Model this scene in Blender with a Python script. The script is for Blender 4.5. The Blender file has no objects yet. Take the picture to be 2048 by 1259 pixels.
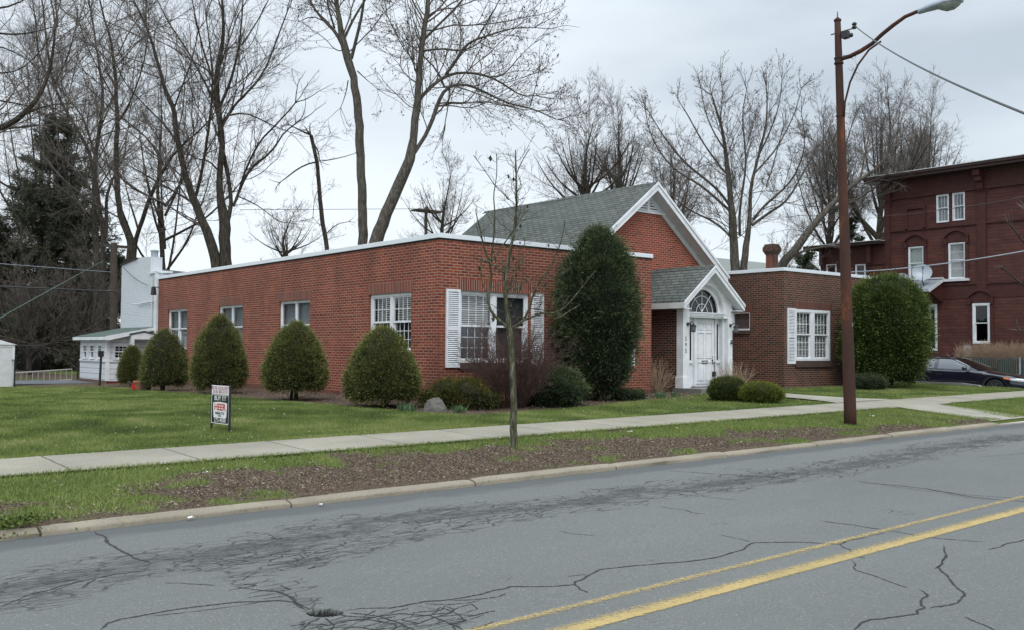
import bpy, math, random
import numpy as np
rng = np.random.default_rng(7)
random.seed(7)
S = bpy.context.scene
COL = S.collection
# ------------------------------------------------------------ camera model (metres, X along the street, Y away from it)
FL = 1902.0; YAW, PIT, ROL = [math.radians(a) for a in (39.2, 2.04, .459)]
CAM = np.array([0, 0, 1.65])
cF = np.array([math.sin(YAW)*math.cos(PIT), math.cos(YAW)*math.cos(PIT), math.sin(PIT)])
_r = np.array([math.cos(YAW), -math.sin(YAW), 0.]); _u = np.cross(_r, cF)
cR = _r*math.cos(ROL) + _u*math.sin(ROL); cU = -_r*math.sin(ROL) + _u*math.cos(ROL)
def at(x, y, **k):
    d = cF*FL + cR*(x-1024) - cU*(y-629.5)
    (a, v), = k.items()
    if a == 'D': t = v/FL
    else:
        i = 'XYZ'.index(a); t = (v-CAM[i])/d[i]
    return CAM + d*t
def prof(Y):
    return np.interp(Y, [-30, 9.0, 9.01, 11.6, 13.1, 17.8, 24, 37, 60, 400], [0, 0, .075, .19, .22, .34, .34, .19, .16, .2])
def G(X, Y): return .0075*(np.clip(X, -20, 40)-2) + prof(Y)
def gat(x, y):
    z = .3
    for i in range(60):
        p = at(x, y, Z=z); z = .5*z + .5*float(G(p[0], p[1]))
    return p
def depth(p): return float((np.array(p)-CAM) @ cF)
def vis(P, m=2.5):
    d = P-CAM; z = d@cF
    x = FL*(d@cR)/np.maximum(z, .1); y = FL*(d@cU)/np.maximum(z, .1)
    mm = m*FL/np.maximum(z, .1)
    return (z > .5) & (np.abs(x) < 1024+mm) & (np.abs(y) < 630+mm)
# ------------------------------------------------------------ value noise
def vnoise(x, y, seed=0):
    xi = np.floor(x).astype(np.int64); yi = np.floor(y).astype(np.int64)
    fx = x-xi; fy = y-yi; fx = fx*fx*(3-2*fx); fy = fy*fy*(3-2*fy)
    def h(a, b):
        n = (a*374761393 + b*668265263 + seed*974634777) & 0x7fffffff
        n = ((n ^ (n >> 13))*1274126177) & 0x7fffffff
        return ((n ^ (n >> 16)) & 0xffff)/65535.
    return (h(xi, yi)*(1-fx)+h(xi+1, yi)*fx)*(1-fy) + (h(xi, yi+1)*(1-fx)+h(xi+1, yi+1)*fx)*fy
def fbm(x, y, o=4, seed=0):
    s = 0; a = .5; t = 0
    for i in range(o):
        s = s + a*vnoise(x*2**i, y*2**i, seed+i*17); t += a; a *= .5
    return s/t
# ------------------------------------------------------------ objects
ORG = {}
def empty(name, loc, label=None, cat=None, group=None):
    o = bpy.data.objects.new(name, None); COL.objects.link(o)
    o.location = [float(v) for v in loc]; o.empty_display_size = .2
    ORG[o] = np.array(loc, float)
    tag(o, label, cat, group)
    return o
def tag(o, label=None, cat=None, group=None, kind=None):
    if label: o['label'] = label
    if cat: o['category'] = cat
    if group: o['group'] = group
    if kind: o['kind'] = kind
    return o
def origin(parent):
    while parent is not None and parent not in ORG: parent = parent.parent
    return ORG[parent] if parent is not None else np.zeros(3)
def link(me, name, mat, parent=None, smooth=False):
    o = bpy.data.objects.new(name, me); COL.objects.link(o)
    if mat: me.materials.append(mat)
    if parent is not None:
        o.parent = parent
    if smooth:
        me.polygons.foreach_set('use_smooth', [True]*len(me.polygons))
    return o
class MB:
    """mesh builder; F = (origin, u, n) maps local (u, d, z) to the world"""
    def __init__(s, frame=None):
        s.v = []; s.f = []; s.fr = frame
    def w(s, p):
        if s.fr is None: return tuple(float(a) for a in p)
        o, u, n = s.fr
        return (o[0]+u[0]*p[0]+n[0]*p[1], o[1]+u[1]*p[0]+n[1]*p[1], o[2]+p[2])
    def poly(s, pts):
        b = len(s.v); s.v += [s.w(p) for p in pts]; s.f.append(list(range(b, b+len(pts)))); return s
    def box(s, x0, x1, y0, y1, z0, z1):
        b = len(s.v)
        s.v += [s.w(p) for p in ((x0,y0,z0),(x1,y0,z0),(x1,y1,z0),(x0,y1,z0),(x0,y0,z1),(x1,y0,z1),(x1,y1,z1),(x0,y1,z1))]
        s.f += [[b+i for i in q] for q in ((3,2,1,0),(4,5,6,7),(0,1,5,4),(1,2,6,5),(2,3,7,6),(3,0,4,7))]
        return s
    def prism(s, pts, d, axis=1, caps=True):
        """pts list of 3d; extrude by vector d"""
        n = len(pts); b = len(s.v)
        s.v += [s.w(p) for p in pts] + [s.w((p[0]+d[0], p[1]+d[1], p[2]+d[2])) for p in pts]
        if caps: s.f += [[b+i for i in range(n)][::-1], [b+n+i for i in range(n)]]
        for i in range(n):
            j = (i+1) % n; s.f.append([b+i, b+j, b+n+j, b+n+i])
        return s
    def tube(s, pts, rad, k=8, cap=True):
        P = np.array([s.w(p) for p in pts], float); n = len(P)
        if np.isscalar(rad): rad = [rad]*n
        T = np.gradient(P, axis=0); T /= np.linalg.norm(T, axis=1)[:, None]+1e-9
        a = np.array([0, 0, 1.]) if abs(T.mean(0)[2]) < .8*np.linalg.norm(T.mean(0))+1e-9 else np.array([1., .2, 0])
        A = np.cross(T, a); A /= np.linalg.norm(A, axis=1)[:, None]; B = np.cross(T, A)
        b = len(s.v)
        for i in range(n):
            for q in range(k):
                t = 2*math.pi*q/k; s.v.append(tuple(P[i]+rad[i]*(A[i]*math.cos(t)+B[i]*math.sin(t))))
        for i in range(n-1):
            for q in range(k):
                c = b+i*k; r = (q+1) % k
                s.f.append([c+q, c+r, c+k+r, c+k+q])
        if cap:
            s.f += [[b+q for q in range(k)][::-1], [b+(n-1)*k+q for q in range(k)]]
        return s
    def lathe(s, c, prof_, k=16, axis=2):
        b = len(s.v)
        for (r, h) in prof_:
            for q in range(k):
                t = 2*math.pi*q/k; a1, a2 = r*math.cos(t), r*math.sin(t)
                p = [c[0], c[1], c[2]]
                o = [i for i in range(3) if i != axis]
                p[o[0]] += a1; p[o[1]] += a2; p[axis] += h
                s.v.append(s.w(p))
        for i in range(len(prof_)-1):
            for q in range(k):
                c_ = b+i*k; r_ = (q+1) % k
                s.f.append([c_+q, c_+r_, c_+k+r_, c_+k+q])
        s.f += [[b+q for q in range(k)][::-1], [b+(len(prof_)-1)*k+q for q in range(k)]]
        return s
    def build(s, name, mat, parent=None, smooth=False, bevel=0):
        O = origin(parent)
        V = np.array(s.v, float).reshape(-1, 3)
        me = bpy.data.meshes.new(name); me.from_pydata((V-O).tolist(), [], s.f)
        uvl = me.uv_layers.new(name='UVMap'); co = np.zeros(len(me.loops)*2)
        for p in me.polygons:
            n = p.normal
            h = np.array([-n.y, n.x, 0.])
            if np.linalg.norm(h) < .15: h = np.array([1., 0, 0]); v_ = np.array([0, 1., 0])
            else:
                h /= np.linalg.norm(h)
                if abs(h[0]) > abs(h[1]): h = h*np.sign(h[0])
                else: h = h*np.sign(h[1])
                v_ = np.cross(h, np.array(n)); v_ = v_*(1 if v_[2] >= 0 else -1)
            for li in p.loop_indices:
                q = V[me.loops[li].vertex_index]
                co[2*li] = q@h; co[2*li+1] = q@v_
        uvl.data.foreach_set('uv', co)
        o = link(me, name, mat, parent, smooth)
        if bevel:
            m = o.modifiers.new('b', 'BEVEL'); m.width = bevel; m.segments = 2; m.limit_method = 'ANGLE'
        return o
def npmesh(name, V, Fq, mat, parent=None, attr=None, smooth=False):
    """V (n,3) world, Fq (m,k) faces all with k verts"""
    O = origin(parent)
    me = bpy.data.meshes.new(name); k = Fq.shape[1]
    me.vertices.add(len(V)); me.vertices.foreach_set('co', (V-O).astype(np.float32).ravel())
    me.loops.add(Fq.size); me.loops.foreach_set('vertex_index', Fq.astype(np.int32).ravel())
    me.polygons.add(len(Fq)); me.polygons.foreach_set('loop_start', np.arange(0, Fq.size, k, dtype=np.int32))
    me.update(calc_edges=True)
    if attr is not None:
        for nm, A in attr.items():
            at_ = me.attributes.new(nm, 'FLOAT', 'POINT'); at_.data.foreach_set('value', A.astype(np.float32))
    return link(me, name, mat, parent, smooth)
# ------------------------------------------------------------ materials
def hexc(c): return tuple(((v/255.)/12.92 if v/255. <= .04045 else ((v/255.+.055)/1.055)**2.4) for v in c)+(1,)
class Mat:
    def __init__(s, name, rough=.7, spec=.3):
        s.m = bpy.data.materials.new(name); s.m.use_nodes = True; s.t = s.m.node_tree; s.n = s.t.nodes
        s.b = s.n['Principled BSDF']; s.b.inputs['Roughness'].default_value = rough
        s.b.inputs['Specular IOR Level'].default_value = spec
    def N(s, ty, **kw):
        n = s.n.new('ShaderNode'+ty)
        for k, v in kw.items():
            if k in ('operation', 'blend_type', 'data_type', 'noise_dimensions', 'feature', 'attribute_name', 'distance', 'voronoi_dimensions', 'use_clamp', 'invert', 'interpolation_type'): setattr(n, k, v)
            else:
                key = {'I0': 0, 'I1': 1, 'I2': 2}.get(k, k.replace('_', ' '))
                if isinstance(v, tuple) and len(v) == 2 and hasattr(v[0], 'outputs'): s.t.links.new(v[0].outputs[v[1]], n.inputs[key])
                elif hasattr(v, 'outputs'): s.t.links.new(v.outputs[0], n.inputs[key])
                else: n.inputs[key].default_value = v
        return n
    def math(s, op, a, b=None, c=None):
        kw = {'operation': op, 'I0': a}
        if b is not None: kw['I1'] = b
        if c is not None: kw['I2'] = c
        return s.N('Math', **kw)
    def ramp(s, fac, stops, interp='LINEAR'):
        r = s.N('ValToRGB'); r.color_ramp.interpolation = interp
        e = r.color_ramp.elements
        while len(e) < len(stops): e.new(.5)
        for i, (p, c) in enumerate(stops):
            e[i].position = p; e[i].color = c if len(c) == 4 else tuple(c)+(1,)
        s.L(fac, r.inputs[0]); return r
    def L(s, a, b):
        if isinstance(a, tuple): s.t.links.new(a[0].outputs[a[1]], b)
        else: s.t.links.new(a.outputs[0], b)
    def mix(s, f, a, b, blend='MIX'):
        n = s.N('Mix', data_type='RGBA'); n.blend_type = blend
        for v, i in ((f, 0), (a, 6), (b, 7)):
            if isinstance(v, (int, float)) or (isinstance(v, tuple) and not hasattr(v[0], 'outputs')): n.inputs[i].default_value = v
            else: s.L(v, n.inputs[i])
        return (n, 2)
    def noise(s, scale, vec=None, detail=4, rough=.55, dist=0):
        n = s.N('TexNoise', Scale=scale, Detail=float(detail), Roughness=rough, Distortion=float(dist))
        if vec is not None: s.L(vec, n.inputs['Vector'])
        return n
    def pos(s): return s.N('NewGeometry')
    def scl(s, vec, sx, sy, sz):
        m = s.N('VectorMath', operation='MULTIPLY'); s.L(vec, m.inputs[0]); m.inputs[1].default_value = (sx, sy, sz); return m
    def col(s, c):
        if isinstance(c, tuple) and not hasattr(c[0], 'outputs'): s.b.inputs['Base Color'].default_value = c
        else: s.L(c, s.b.inputs['Base Color'])
    def bump(s, h, strength=.4, dist=.01):
        b = s.N('Bump', Strength=strength, Distance=dist); s.L(h, b.inputs['Height']); s.L(b, s.b.inputs['Normal']); return b
def plain(name, c, rough=.6, var=.12, scale=6, spec=.3, metal=0, bump=0):
    m = Mat(name, rough, spec); g = m.pos(); n = m.noise(scale, g, 5)
    n2 = m.noise(scale*9, g, 3)
    f = m.math('ADD', m.math('MULTIPLY', n, .6), m.math('MULTIPLY', n2, .4))
    lo = tuple(v*(1-var) for v in c[:3])+(1,); hi = tuple(min(1, v*(1+var)) for v in c[:3])+(1,)
    m.col(m.ramp(f, [(.3, lo), (.7, hi)])); m.b.inputs['Metallic'].default_value = metal
    if bump: m.bump(n2, bump, .01)
    return m.m
def coursed(name, stops, mortar, w, h, mw, mh, shift=.5, bump=.5, stain=.25, stainc=(.05,.04,.035,1), rough=.85, lo=.0, hi=.004, fine=60):
    m = Mat(name, rough, .2)
    uv = m.N('UVMap'); sp = m.N('SeparateXYZ'); m.L(uv, sp.inputs[0])
    wob = m.noise(2.5, m.pos(), 2)
    vv = m.math('DIVIDE', m.math('ADD', (sp, 1), m.math('MULTIPLY', wob, .006)), h)
    row = m.math('FLOOR', vv); fy = m.math('FRACT', vv)
    if shift == 'rnd':
        wn0 = m.N('TexWhiteNoise', noise_dimensions='1D'); m.L(row, wn0.inputs['W']); sh = wn0
    else: sh = m.math('MULTIPLY', m.math('MODULO', row, 2.), shift)
    uu = m.math('ADD', m.math('DIVIDE', (sp, 0), w), sh)
    colm = m.math('FLOOR', uu); fx = m.math('FRACT', uu)
    ex = m.math('MULTIPLY', m.math('MINIMUM', fx, m.math('SUBTRACT', 1., fx)), w)
    ey = m.math('MULTIPLY', m.math('MINIMUM', fy, m.math('SUBTRACT', 1., fy)), h)
    ex = m.math('SUBTRACT', ex, mw/2); ey = m.math('SUBTRACT', ey, mh/2)
    e = m.math('MINIMUM', ex, ey)
    mr = m.N('MapRange'); m.L(e, mr.inputs[0]); mr.inputs[1].default_value = lo; mr.inputs[2].default_value = hi
    cv = m.N('CombineXYZ'); m.L(colm, cv.inputs[0]); m.L(row, cv.inputs[1])
    wn = m.N('TexWhiteNoise', noise_dimensions='2D'); m.L(cv, wn.inputs['Vector'])
    br = m.ramp((wn, 0), stops)
    g = m.pos(); n1 = m.noise(.9, m.scl((g, 0), 1, 1, .4), 6, .65); n2 = m.noise(fine, g, 3)
    c = m.mix(m.math('MULTIPLY', n2, .35), br, tuple(v*.6 for v in stops[0][1][:3])+(1,))
    c = m.mix(mr, mortar, c)
    st = m.ramp(n1, [(.42, (0,0,0,1)), (.72, (1,1,1,1))])
    c = m.mix(m.math('MULTIPLY', st, stain), c, stainc)
    m.col(c)
    hh = m.math('ADD', mr, m.math('MULTIPLY', n2, .25))
    m.bump(hh, bump, .008)
    return m.m
def leafmat(name, stops, rough=.6, trans=.15, mottle=None):
    m = Mat(name, rough, .25)
    a = m.N('Attribute', attribute_name='v')
    c = m.ramp((a, 2), stops)
    n = m.noise(5, m.pos(), 3)
    if mottle: c = m.mix(m.ramp(n, [(.45, (0,0,0,1)), (.65, (1,1,1,1))]), c, mottle)
    m.col(c)
    tr = m.N('BsdfTranslucent'); m.L(c, tr.inputs[0])
    ms = m.N('MixShader'); ms.inputs[0].default_value = trans
    m.L(m.b, ms.inputs[1]); m.L(tr, ms.inputs[2]); m.L(ms, m.n['Material Output'].inputs[0])
    return m.m
M = {}
R3 = lambda r, g, b: (r, g, b, 1)
mort = R3(.31, .235, .175)
M['brick'] = coursed('red_brick', [(0, R3(.135,.030,.022)), (.14, R3(.175,.036,.024)), (.45, R3(.222,.043,.027)), (.8, R3(.262,.053,.031)), (.93, R3(.31,.075,.036)), (1, R3(.15,.038,.032))], mort, .2134, .0677, .0115, .0115, stain=.5, stainc=R3(.095,.035,.026))
M['brick_gable'] = coursed('bright_red_brick', [(0, R3(.14,.03,.02)), (.3, R3(.25,.045,.026)), (.75, R3(.31,.057,.032)), (.95, R3(.36,.05,.035)), (1, R3(.15,.04,.035))], mort, .2134, .0677, .012, .012, stain=.12, stainc=R3(.09,.03,.024))
M['brick_brown'] = coursed('brown_brick', [(0, R3(.045,.026,.023)), (.35, R3(.078,.031,.025)), (.7, R3(.115,.038,.028)), (.93, R3(.16,.05,.032)), (1, R3(.08,.05,.042))], R3(.23,.175,.13), .2134, .0677, .011, .011, stain=.45, stainc=R3(.05,.034,.028))
M['soldier'] = coursed('soldier_brick', [(0, R3(.11,.028,.02)), (.5, R3(.185,.042,.029)), (1, R3(.25,.055,.034))], R3(.33,.265,.21), .0677, .42, .012, .004, shift=0., stain=.2)
M['soldier_brown'] = coursed('brown_soldier_brick', [(0, R3(.07,.026,.022)), (.5, R3(.12,.038,.026)), (1, R3(.17,.05,.03))], R3(.18,.13,.10), .0677, .42, .012, .004, shift=0., stain=.2)
M['found'] = plain('painted_foundation', R3(.13,.055,.042), .8, .35, 3, bump=.3)
M['shingle'] = coursed('grey_green_shingles', [(0, R3(.080,.092,.084)), (.5, R3(.105,.12,.108)), (.85, R3(.13,.14,.128)), (1, R3(.12,.12,.11))], R3(.018,.02,.019), .30, .14, .018, .024, shift=.37, stain=.25, stainc=R3(.09,.095,.085), fine=90, hi=.006)
M['shingle_far'] = coursed('dark_grey_shingles', [(0, R3(.07,.08,.08)), (1, R3(.11,.12,.12))], R3(.04,.04,.04), .30, .14, .008, .012, shift=.37)
M['shingle_green'] = plain('green_roll_roofing', R3(.07,.10,.085), .8, .3, 3)
def trim():
    m = Mat('white_painted_trim', .5, .3); g = m.pos()
    n = m.noise(3, g, 6, .65); f = m.noise(40, m.scl((g, 0), 1, 1, .25), 4)
    c = m.ramp(n, [(.35, R3(.60,.62,.64)), (.65, R3(.74,.76,.78))])
    c = m.mix(m.ramp(f, [(.66, (0,0,0,1)), (.8, (.6,.6,.6,1))]), c, R3(.33,.31,.28)); m.col(c); return m.m
M['white'] = trim()
M['cap'] = plain('white_metal_coping', R3(.66,.70,.74), .35, .06, 1.5, spec=.5)
M['dirtywhite'] = plain('weathered_white_paint', R3(.56,.57,.57), .6, .16, 5)
M['siding'] = coursed('white_clapboard', [(0, R3(.62,.64,.67)), (1, R3(.70,.72,.74))], R3(.18,.18,.18), 3.1, .2, .001, .012, shift=.37, stain=.1, stainc=R3(.4,.4,.38), bump=.6, fine=20)
M['whitebrick'] = coursed('white_painted_brick', [(0, R3(.60,.64,.68)), (1, R3(.68,.71,.75))], R3(.50,.53,.56), .2134, .0677, .012, .012, stain=.2, stainc=R3(.5,.5,.48), bump=.7)
def clap():
    m = Mat('oxblood_clapboard', .65, .3)
    uv = m.N('UVMap'); sp = m.N('SeparateXYZ'); m.L(uv, sp.inputs[0])
    wob = m.noise(.8, m.pos(), 2)
    v = m.math('DIVIDE', m.math('ADD', (sp, 1), m.math('MULTIPLY', wob, .03)), .155); fy = m.math('FRACT', v); row = m.math('FLOOR', v)
    ln = m.ramp(fy, [(0, R3(.25,.25,.25)), (.14, R3(1,1,1)), (1, R3(1,1,1))])
    wn = m.N('TexWhiteNoise', noise_dimensions='1D'); m.L(row, wn.inputs['W'])
    g = m.pos(); n = m.noise(1.2, m.scl((g, 0), 1, 1, 3), 6, .7)
    c = m.ramp(n, [(.3, R3(.042,.014,.011)), (.5, R3(.072,.022,.016)), (.72, R3(.115,.038,.027))])
    c = m.mix(m.math('MULTIPLY', (wn, 0), .3), c, R3(.028,.011,.011))
    c = m.mix(1., c, ln, 'MULTIPLY'); m.col(c); m.bump(fy, .9, .02); return m.m
M['clap'] = clap()
M['oxtrim'] = plain('oxblood_trim', R3(.058,.019,.015), .6, .35, 4)
M['oxdark'] = plain('dark_brown_cornice', R3(.034,.018,.016), .6, .3, 4)
M['dark'] = plain('dark_interior', R3(.02,.02,.022), .9, .1)  # near-black; behind windows it stands for unlit rooms
M['black'] = plain('black_metal', R3(.015,.015,.016), .45, .2, spec=.5)
M['blind'] = plain('white_blinds', R3(.62,.64,.62), .6, .08)
M['curtain'] = plain('pale_curtain', R3(.45,.47,.46), .8, .12)
M['greencurtain'] = plain('pale_green_shade', R3(.36,.45,.38), .8, .08, 1)
M['screen'] = plain('dark_insect_screen', R3(.045,.05,.056), .6, .3, 3)
M['stormgrey'] = plain('grey_storm_sheet', R3(.25,.29,.31), .7, .2, 4)  # grey sheet carries the storm panes' grey-blue, reflecting look as colour
M['sillstone'] = plain('dark_brick_sill', R3(.075,.05,.042), .85, .3, 9)
def glass(name, refl=.10, tint=.8):
    m = Mat(name); m.n.remove(m.b)
    tr = m.N('BsdfTransparent'); tr.inputs[0].default_value = (tint, tint, tint, 1)
    gl = m.N('BsdfGlossy'); gl.inputs['Roughness'].default_value = .03; gl.inputs[0].default_value = (.9, .95, 1, 1)
    lw = m.N('LayerWeight'); lw.inputs[0].default_value = .5; fr = m.math('MULTIPLY', m.math('POWER', (lw, 1), 4.), .7)
    n = m.noise(2.2, m.pos(), 2); bp = m.N('Bump', Strength=.12, Distance=.02); m.L(n, bp.inputs['Height']); m.L(bp, gl.inputs['Normal'])
    f = m.math('ADD', fr, refl)
    ms = m.N('MixShader'); m.L(f, ms.inputs[0]); m.L(tr, ms.inputs[1]); m.L(gl, ms.inputs[2]); m.L(ms, m.n['Material Output'].inputs[0])
    return m.m
M['glass'] = glass('window_glass', .09); M['glassdark'] = glass('dark_window_glass', .05, .5)
M['carglass'] = glass('car_glass', .16, .35)
def concrete(name, c, joint=None, rough=.9):
    m = Mat(name, rough, .2); g = m.pos()
    n = m.noise(.9, g, 6, .6); f = m.noise(30, g, 5, .7); v = m.noise(140, g, 2)
    a = m.ramp(n, [(.3, tuple(x*.74 for x in c[:3])+(1,)), (.7, tuple(x*1.15 for x in c[:3])+(1,))])
    a = m.mix(m.ramp(f, [(.5, (0,0,0,1)), (.72, (.8,.8,.8,1))]), a, tuple(x*.55 for x in c[:3])+(1,))
    a = m.mix(m.ramp(v, [(.62, (0,0,0,1)), (.72, (.6,.6,.6,1))]), a, tuple(x*.45 for x in c[:3])+(1,))
    if joint:
        sp = m.N('SeparateXYZ'); m.L((g, 0), sp.inputs[0])
        wob = m.math('MULTIPLY', m.noise(4, g, 3), .03)
        q = m.math('FRACT', m.math('DIVIDE', m.math('ADD', (sp, 0), wob), joint))
        e = m.math('MULTIPLY', m.math('MINIMUM', q, m.math('SUBTRACT', 1., q)), joint)
        jm = m.ramp(e, [(.007, (1,1,1,1)), (.014, (0,0,0,1))])
        cell = m.math('FLOOR', m.math('DIVIDE', m.math('ADD', (sp, 0), wob), joint))
        wn = m.N('TexWhiteNoise', noise_dimensions='1D'); m.L(cell, wn.inputs['W'])
        a = m.mix(m.math('MULTIPLY', (wn, 0), .3), a, tuple(x*.72 for x in c[:3])+(1,))
        a = m.mix(jm, a, R3(.05,.045,.035))
    m.col(a); m.bump(f, .35, .006); return m.m
M['walk'] = concrete('concrete_sidewalk', R3(.275,.255,.205), 1.52)
M['path'] = concrete('concrete_path', R3(.285,.27,.22), None)
M['curb'] = concrete('sandstone_curb', R3(.245,.215,.165), None)
M['conc'] = concrete('plain_concrete', R3(.21,.205,.19), None)
def asphalt():
    m = Mat('worn_grey_asphalt', .8, .15); g = m.pos()
    big = m.noise(.35, m.scl((g, 0), .6, 1.6, 1), 5, .6); mid = m.noise(5, g, 5, .6); fine = m.noise(150, g, 3, .6); agg = m.N('TexVoronoi', Scale=110.); m.L((g, 0), agg.inputs['Vector'])
    c = m.ramp(big, [(.3, R3(.140,.146,.139)), (.7, R3(.190,.197,.188))])
    c = m.mix(m.math('MULTIPLY', mid, .4), c, R3(.125,.131,.126)); c = m.mix(m.ramp(m.noise(48, g, 4, .65), [(.38, (.55,.55,.55,1)), (.56, (0,0,0,1))]), c, R3(.105,.110,.106))
    c = m.mix(m.ramp(fine, [(.42, (.8,.8,.8,1)), (.56, (0,0,0,1))]), c, R3(.082,.086,.085))
    c = m.mix(m.ramp((agg, 1), [(.86, (0,0,0,1)), (.93, (.5,.5,.5,1))]), c, R3(.33,.33,.31))
    wear = m.N('Attribute', attribute_name='wear'); gut = m.N('Attribute', attribute_name='gutter')
    # broken band: thin cracks (voronoi edges) and ravelled dark patches
    wv = m.noise(3, g, 4, .6)
    wp = m.N('VectorMath', operation='ADD'); m.L(m.scl((g, 0), 3.2, 9., 1), wp.inputs[0]); m.L((wv, 1), wp.inputs[1])
    vo = m.N('TexVoronoi', feature='DISTANCE_TO_EDGE', Scale=1.0); m.L(wp, vo.inputs['Vector'])
    crack = m.ramp((vo, 0), [(.02, (1,1,1,1)), (.06, (0,0,0,1))])
    wp2 = m.N('VectorMath', operation='ADD'); m.L(m.scl((g, 0), 6., 13., 1), wp2.inputs[0]); m.L((wv, 1), wp2.inputs[1]); vo2 = m.N('TexVoronoi', feature='DISTANCE_TO_EDGE', Scale=1.0); m.L(wp2, vo2.inputs['Vector'])
    crack2 = m.ramp((vo2, 0), [(.05, (1,1,1,1)), (.14, (0,0,0,1))])
    pn = m.noise(2.2, m.scl((g, 0), .6, 1.8, 1), 7, .75)
    w2 = m.math('MULTIPLY', (wear, 2), 1.)
    patch = m.math('ADD', w2, m.math('MULTIPLY', m.math('SUBTRACT', pn, .5), 3.0))
    pm = m.ramp(patch, [(.66, (0,0,0,1)), (.86, (1,1,1,1))]); cm2 = m.math('MULTIPLY', m.ramp(patch, [(.50, (0,0,0,1)), (.62, (.45,.45,.45,1))]), crack2)
    cm = m.math('MULTIPLY', m.ramp(m.math('ADD', w2, m.math('MULTIPLY', m.math('SUBTRACT', m.noise(1.3, g, 3), .5), 1.4)), [(.22, (0,0,0,1)), (.34, (1,1,1,1))]), crack); cm = m.math('MAXIMUM', cm, cm2)
    tt = m.ramp(mid, [(.4, R3(.052,.055,.054)), (.62, R3(.095,.10,.097))])
    rv = m.ramp(m.noise(45, g, 3, .7), [(.42, (0,0,0,1)), (.55, (1,1,1,1))])
    c = m.mix(m.math('MULTIPLY', pm, m.math('ADD', .5, m.math('MULTIPLY', rv, .5))), c, tt)
    c = m.mix(m.math('MULTIPLY', cm, .75), c, R3(.030,.031,.030))
    c = m.mix((m.N('Attribute', attribute_name='pot'), 2), c, R3(.012,.012,.011))  # pothole: deep shade and dark loose material painted into the colour
    gm = m.ramp(m.math('ADD', (gut, 2), m.math('MULTIPLY', m.math('SUBTRACT', pn, .5), .8)), [(.4, (0,0,0,1)), (.62, (1,1,1,1))])
    c = m.mix(m.math('MULTIPLY', gm, .85), c, R3(.080,.085,.085))
    m.col(c)
    h = m.math('ADD', m.math('MULTIPLY', fine, .5), m.math('MULTIPLY', m.math('MAXIMUM', pm, cm), -.8))
    m.bump(h, .5, .008); return m.m
M['asphalt'] = asphalt()
M['crack'] = plain('crack_shadow', R3(.030,.031,.030), .95, .4, 30)
def yellow():
    m = Mat('worn_yellow_paint', .6, .3); g = m.pos()
    n = m.noise(55, m.scl((g, 0), .55, 1, 1), 4, .75); b = m.noise(1.2, g, 3); f = m.noise(160, g, 2)
    at_ = m.N('Attribute', attribute_name='edge')
    m.col(m.ramp(m.noise(4, g, 4), [(.3, R3(.36,.27,.11)), (.7, R3(.47,.345,.13))]))
    k = m.math('ADD', m.math('ADD', (at_, 2), m.math('MULTIPLY', m.math('SUBTRACT', n, .5), 2.6)), m.math('MULTIPLY', m.math('SUBTRACT', f, .5), 1.0))
    a = m.ramp(k, [(.28, (0,0,0,1)), (1.0, (.84,.84,.84,1))]); m.L(a, m.b.inputs['Alpha']); return m.m
M['yellow'] = yellow()
def ground(name):
    m = Mat(name, .95, .1); g = m.pos()
    mask = m.N('Attribute', attribute_name='grass')
    n = m.noise(1.1, g, 6, .65); f = m.noise(35, g, 5, .7); f2 = m.noise(120, m.scl((g, 0), 1, 1, 1), 3)
    soil = m.ramp(f, [(.3, R3(.030,.022,.017)), (.5, R3(.085,.062,.045)), (.62, R3(.14,.105,.08)), (.75, R3(.25,.20,.16))])
    gr = m.ramp(f, [(.3, R3(.035,.055,.014)), (.55, R3(.085,.125,.028)), (.75, R3(.14,.17,.05))])
    gr = m.mix(m.ramp(n, [(.4, (0,0,0,1)), (.65, (.6,.6,.6,1))]), gr, R3(.11,.125,.035))
    gr = m.mix(m.ramp(f2, [(.60, (0,0,0,1)), (.70, (.5,.5,.5,1))]), gr, R3(.15,.13,.075))
    c = m.mix((mask, 2), soil, gr); m.col(c); m.bump(f, .8, .02); return m.m
M['ground'] = ground('grass_and_soil')
M['rust'] = None
def rust():
    m = Mat('rusty_brown_steel', .8, .2); g = m.pos()
    n = m.noise(2.2, m.scl((g, 0), 1, 1, .35), 6, .65); f = m.noise(25, m.scl((g, 0), 1, 1, .3), 5, .7)
    c = m.ramp(n, [(.30, R3(.028,.019,.018)), (.48, R3(.052,.028,.022)), (.60, R3(.080,.034,.023)), (.68, R3(.21,.070,.024))])
    c = m.mix(m.ramp(f, [(.45, (0,0,0,1)), (.7, (.8,.8,.8,1))]), c, R3(.045,.027,.024)); m.col(c); m.bump(f, .3, .004); return m.m
M['rust'] = rust()
def bark(name, c1, c2, c3, s=14):
    m = Mat(name, .95, .1); g = m.pos()
    n = m.noise(s, m.scl((g, 0), 1, 1, .22), 5, .7); b = m.noise(1., g, 4)
    c = m.ramp(n, [(.32, c1), (.52, c2), (.7, c3)]); m.col(c); m.bump(n, .9, .03); return m.m
M['bark'] = bark('grey_brown_bark', R3(.035,.031,.026), R3(.095,.085,.071), R3(.18,.165,.14))
M['bark2'] = bark('dark_bark', R3(.020,.017,.014), R3(.052,.045,.036), R3(.10,.09,.074))
M['barkmoss'] = bark('mossy_young_bark', R3(.035,.035,.020), R3(.080,.080,.048), R3(.26,.25,.215), 26)
M['twig'] = plain('bare_twigs', R3(.105,.088,.076), .9, .25, 2)
M['twigred'] = plain('reddish_bare_twigs', R3(.070,.052,.046), .9, .25, 2)
M['twigpale'] = plain('pale_dry_stems', R3(.33,.235,.16), .9, .4, 8)
M['twigbarb'] = plain('brown_barberry_stems', R3(.080,.046,.040), .9, .4, 5)
M['wire'] = plain('wire', R3(.05,.05,.05), .6, .1)
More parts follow.
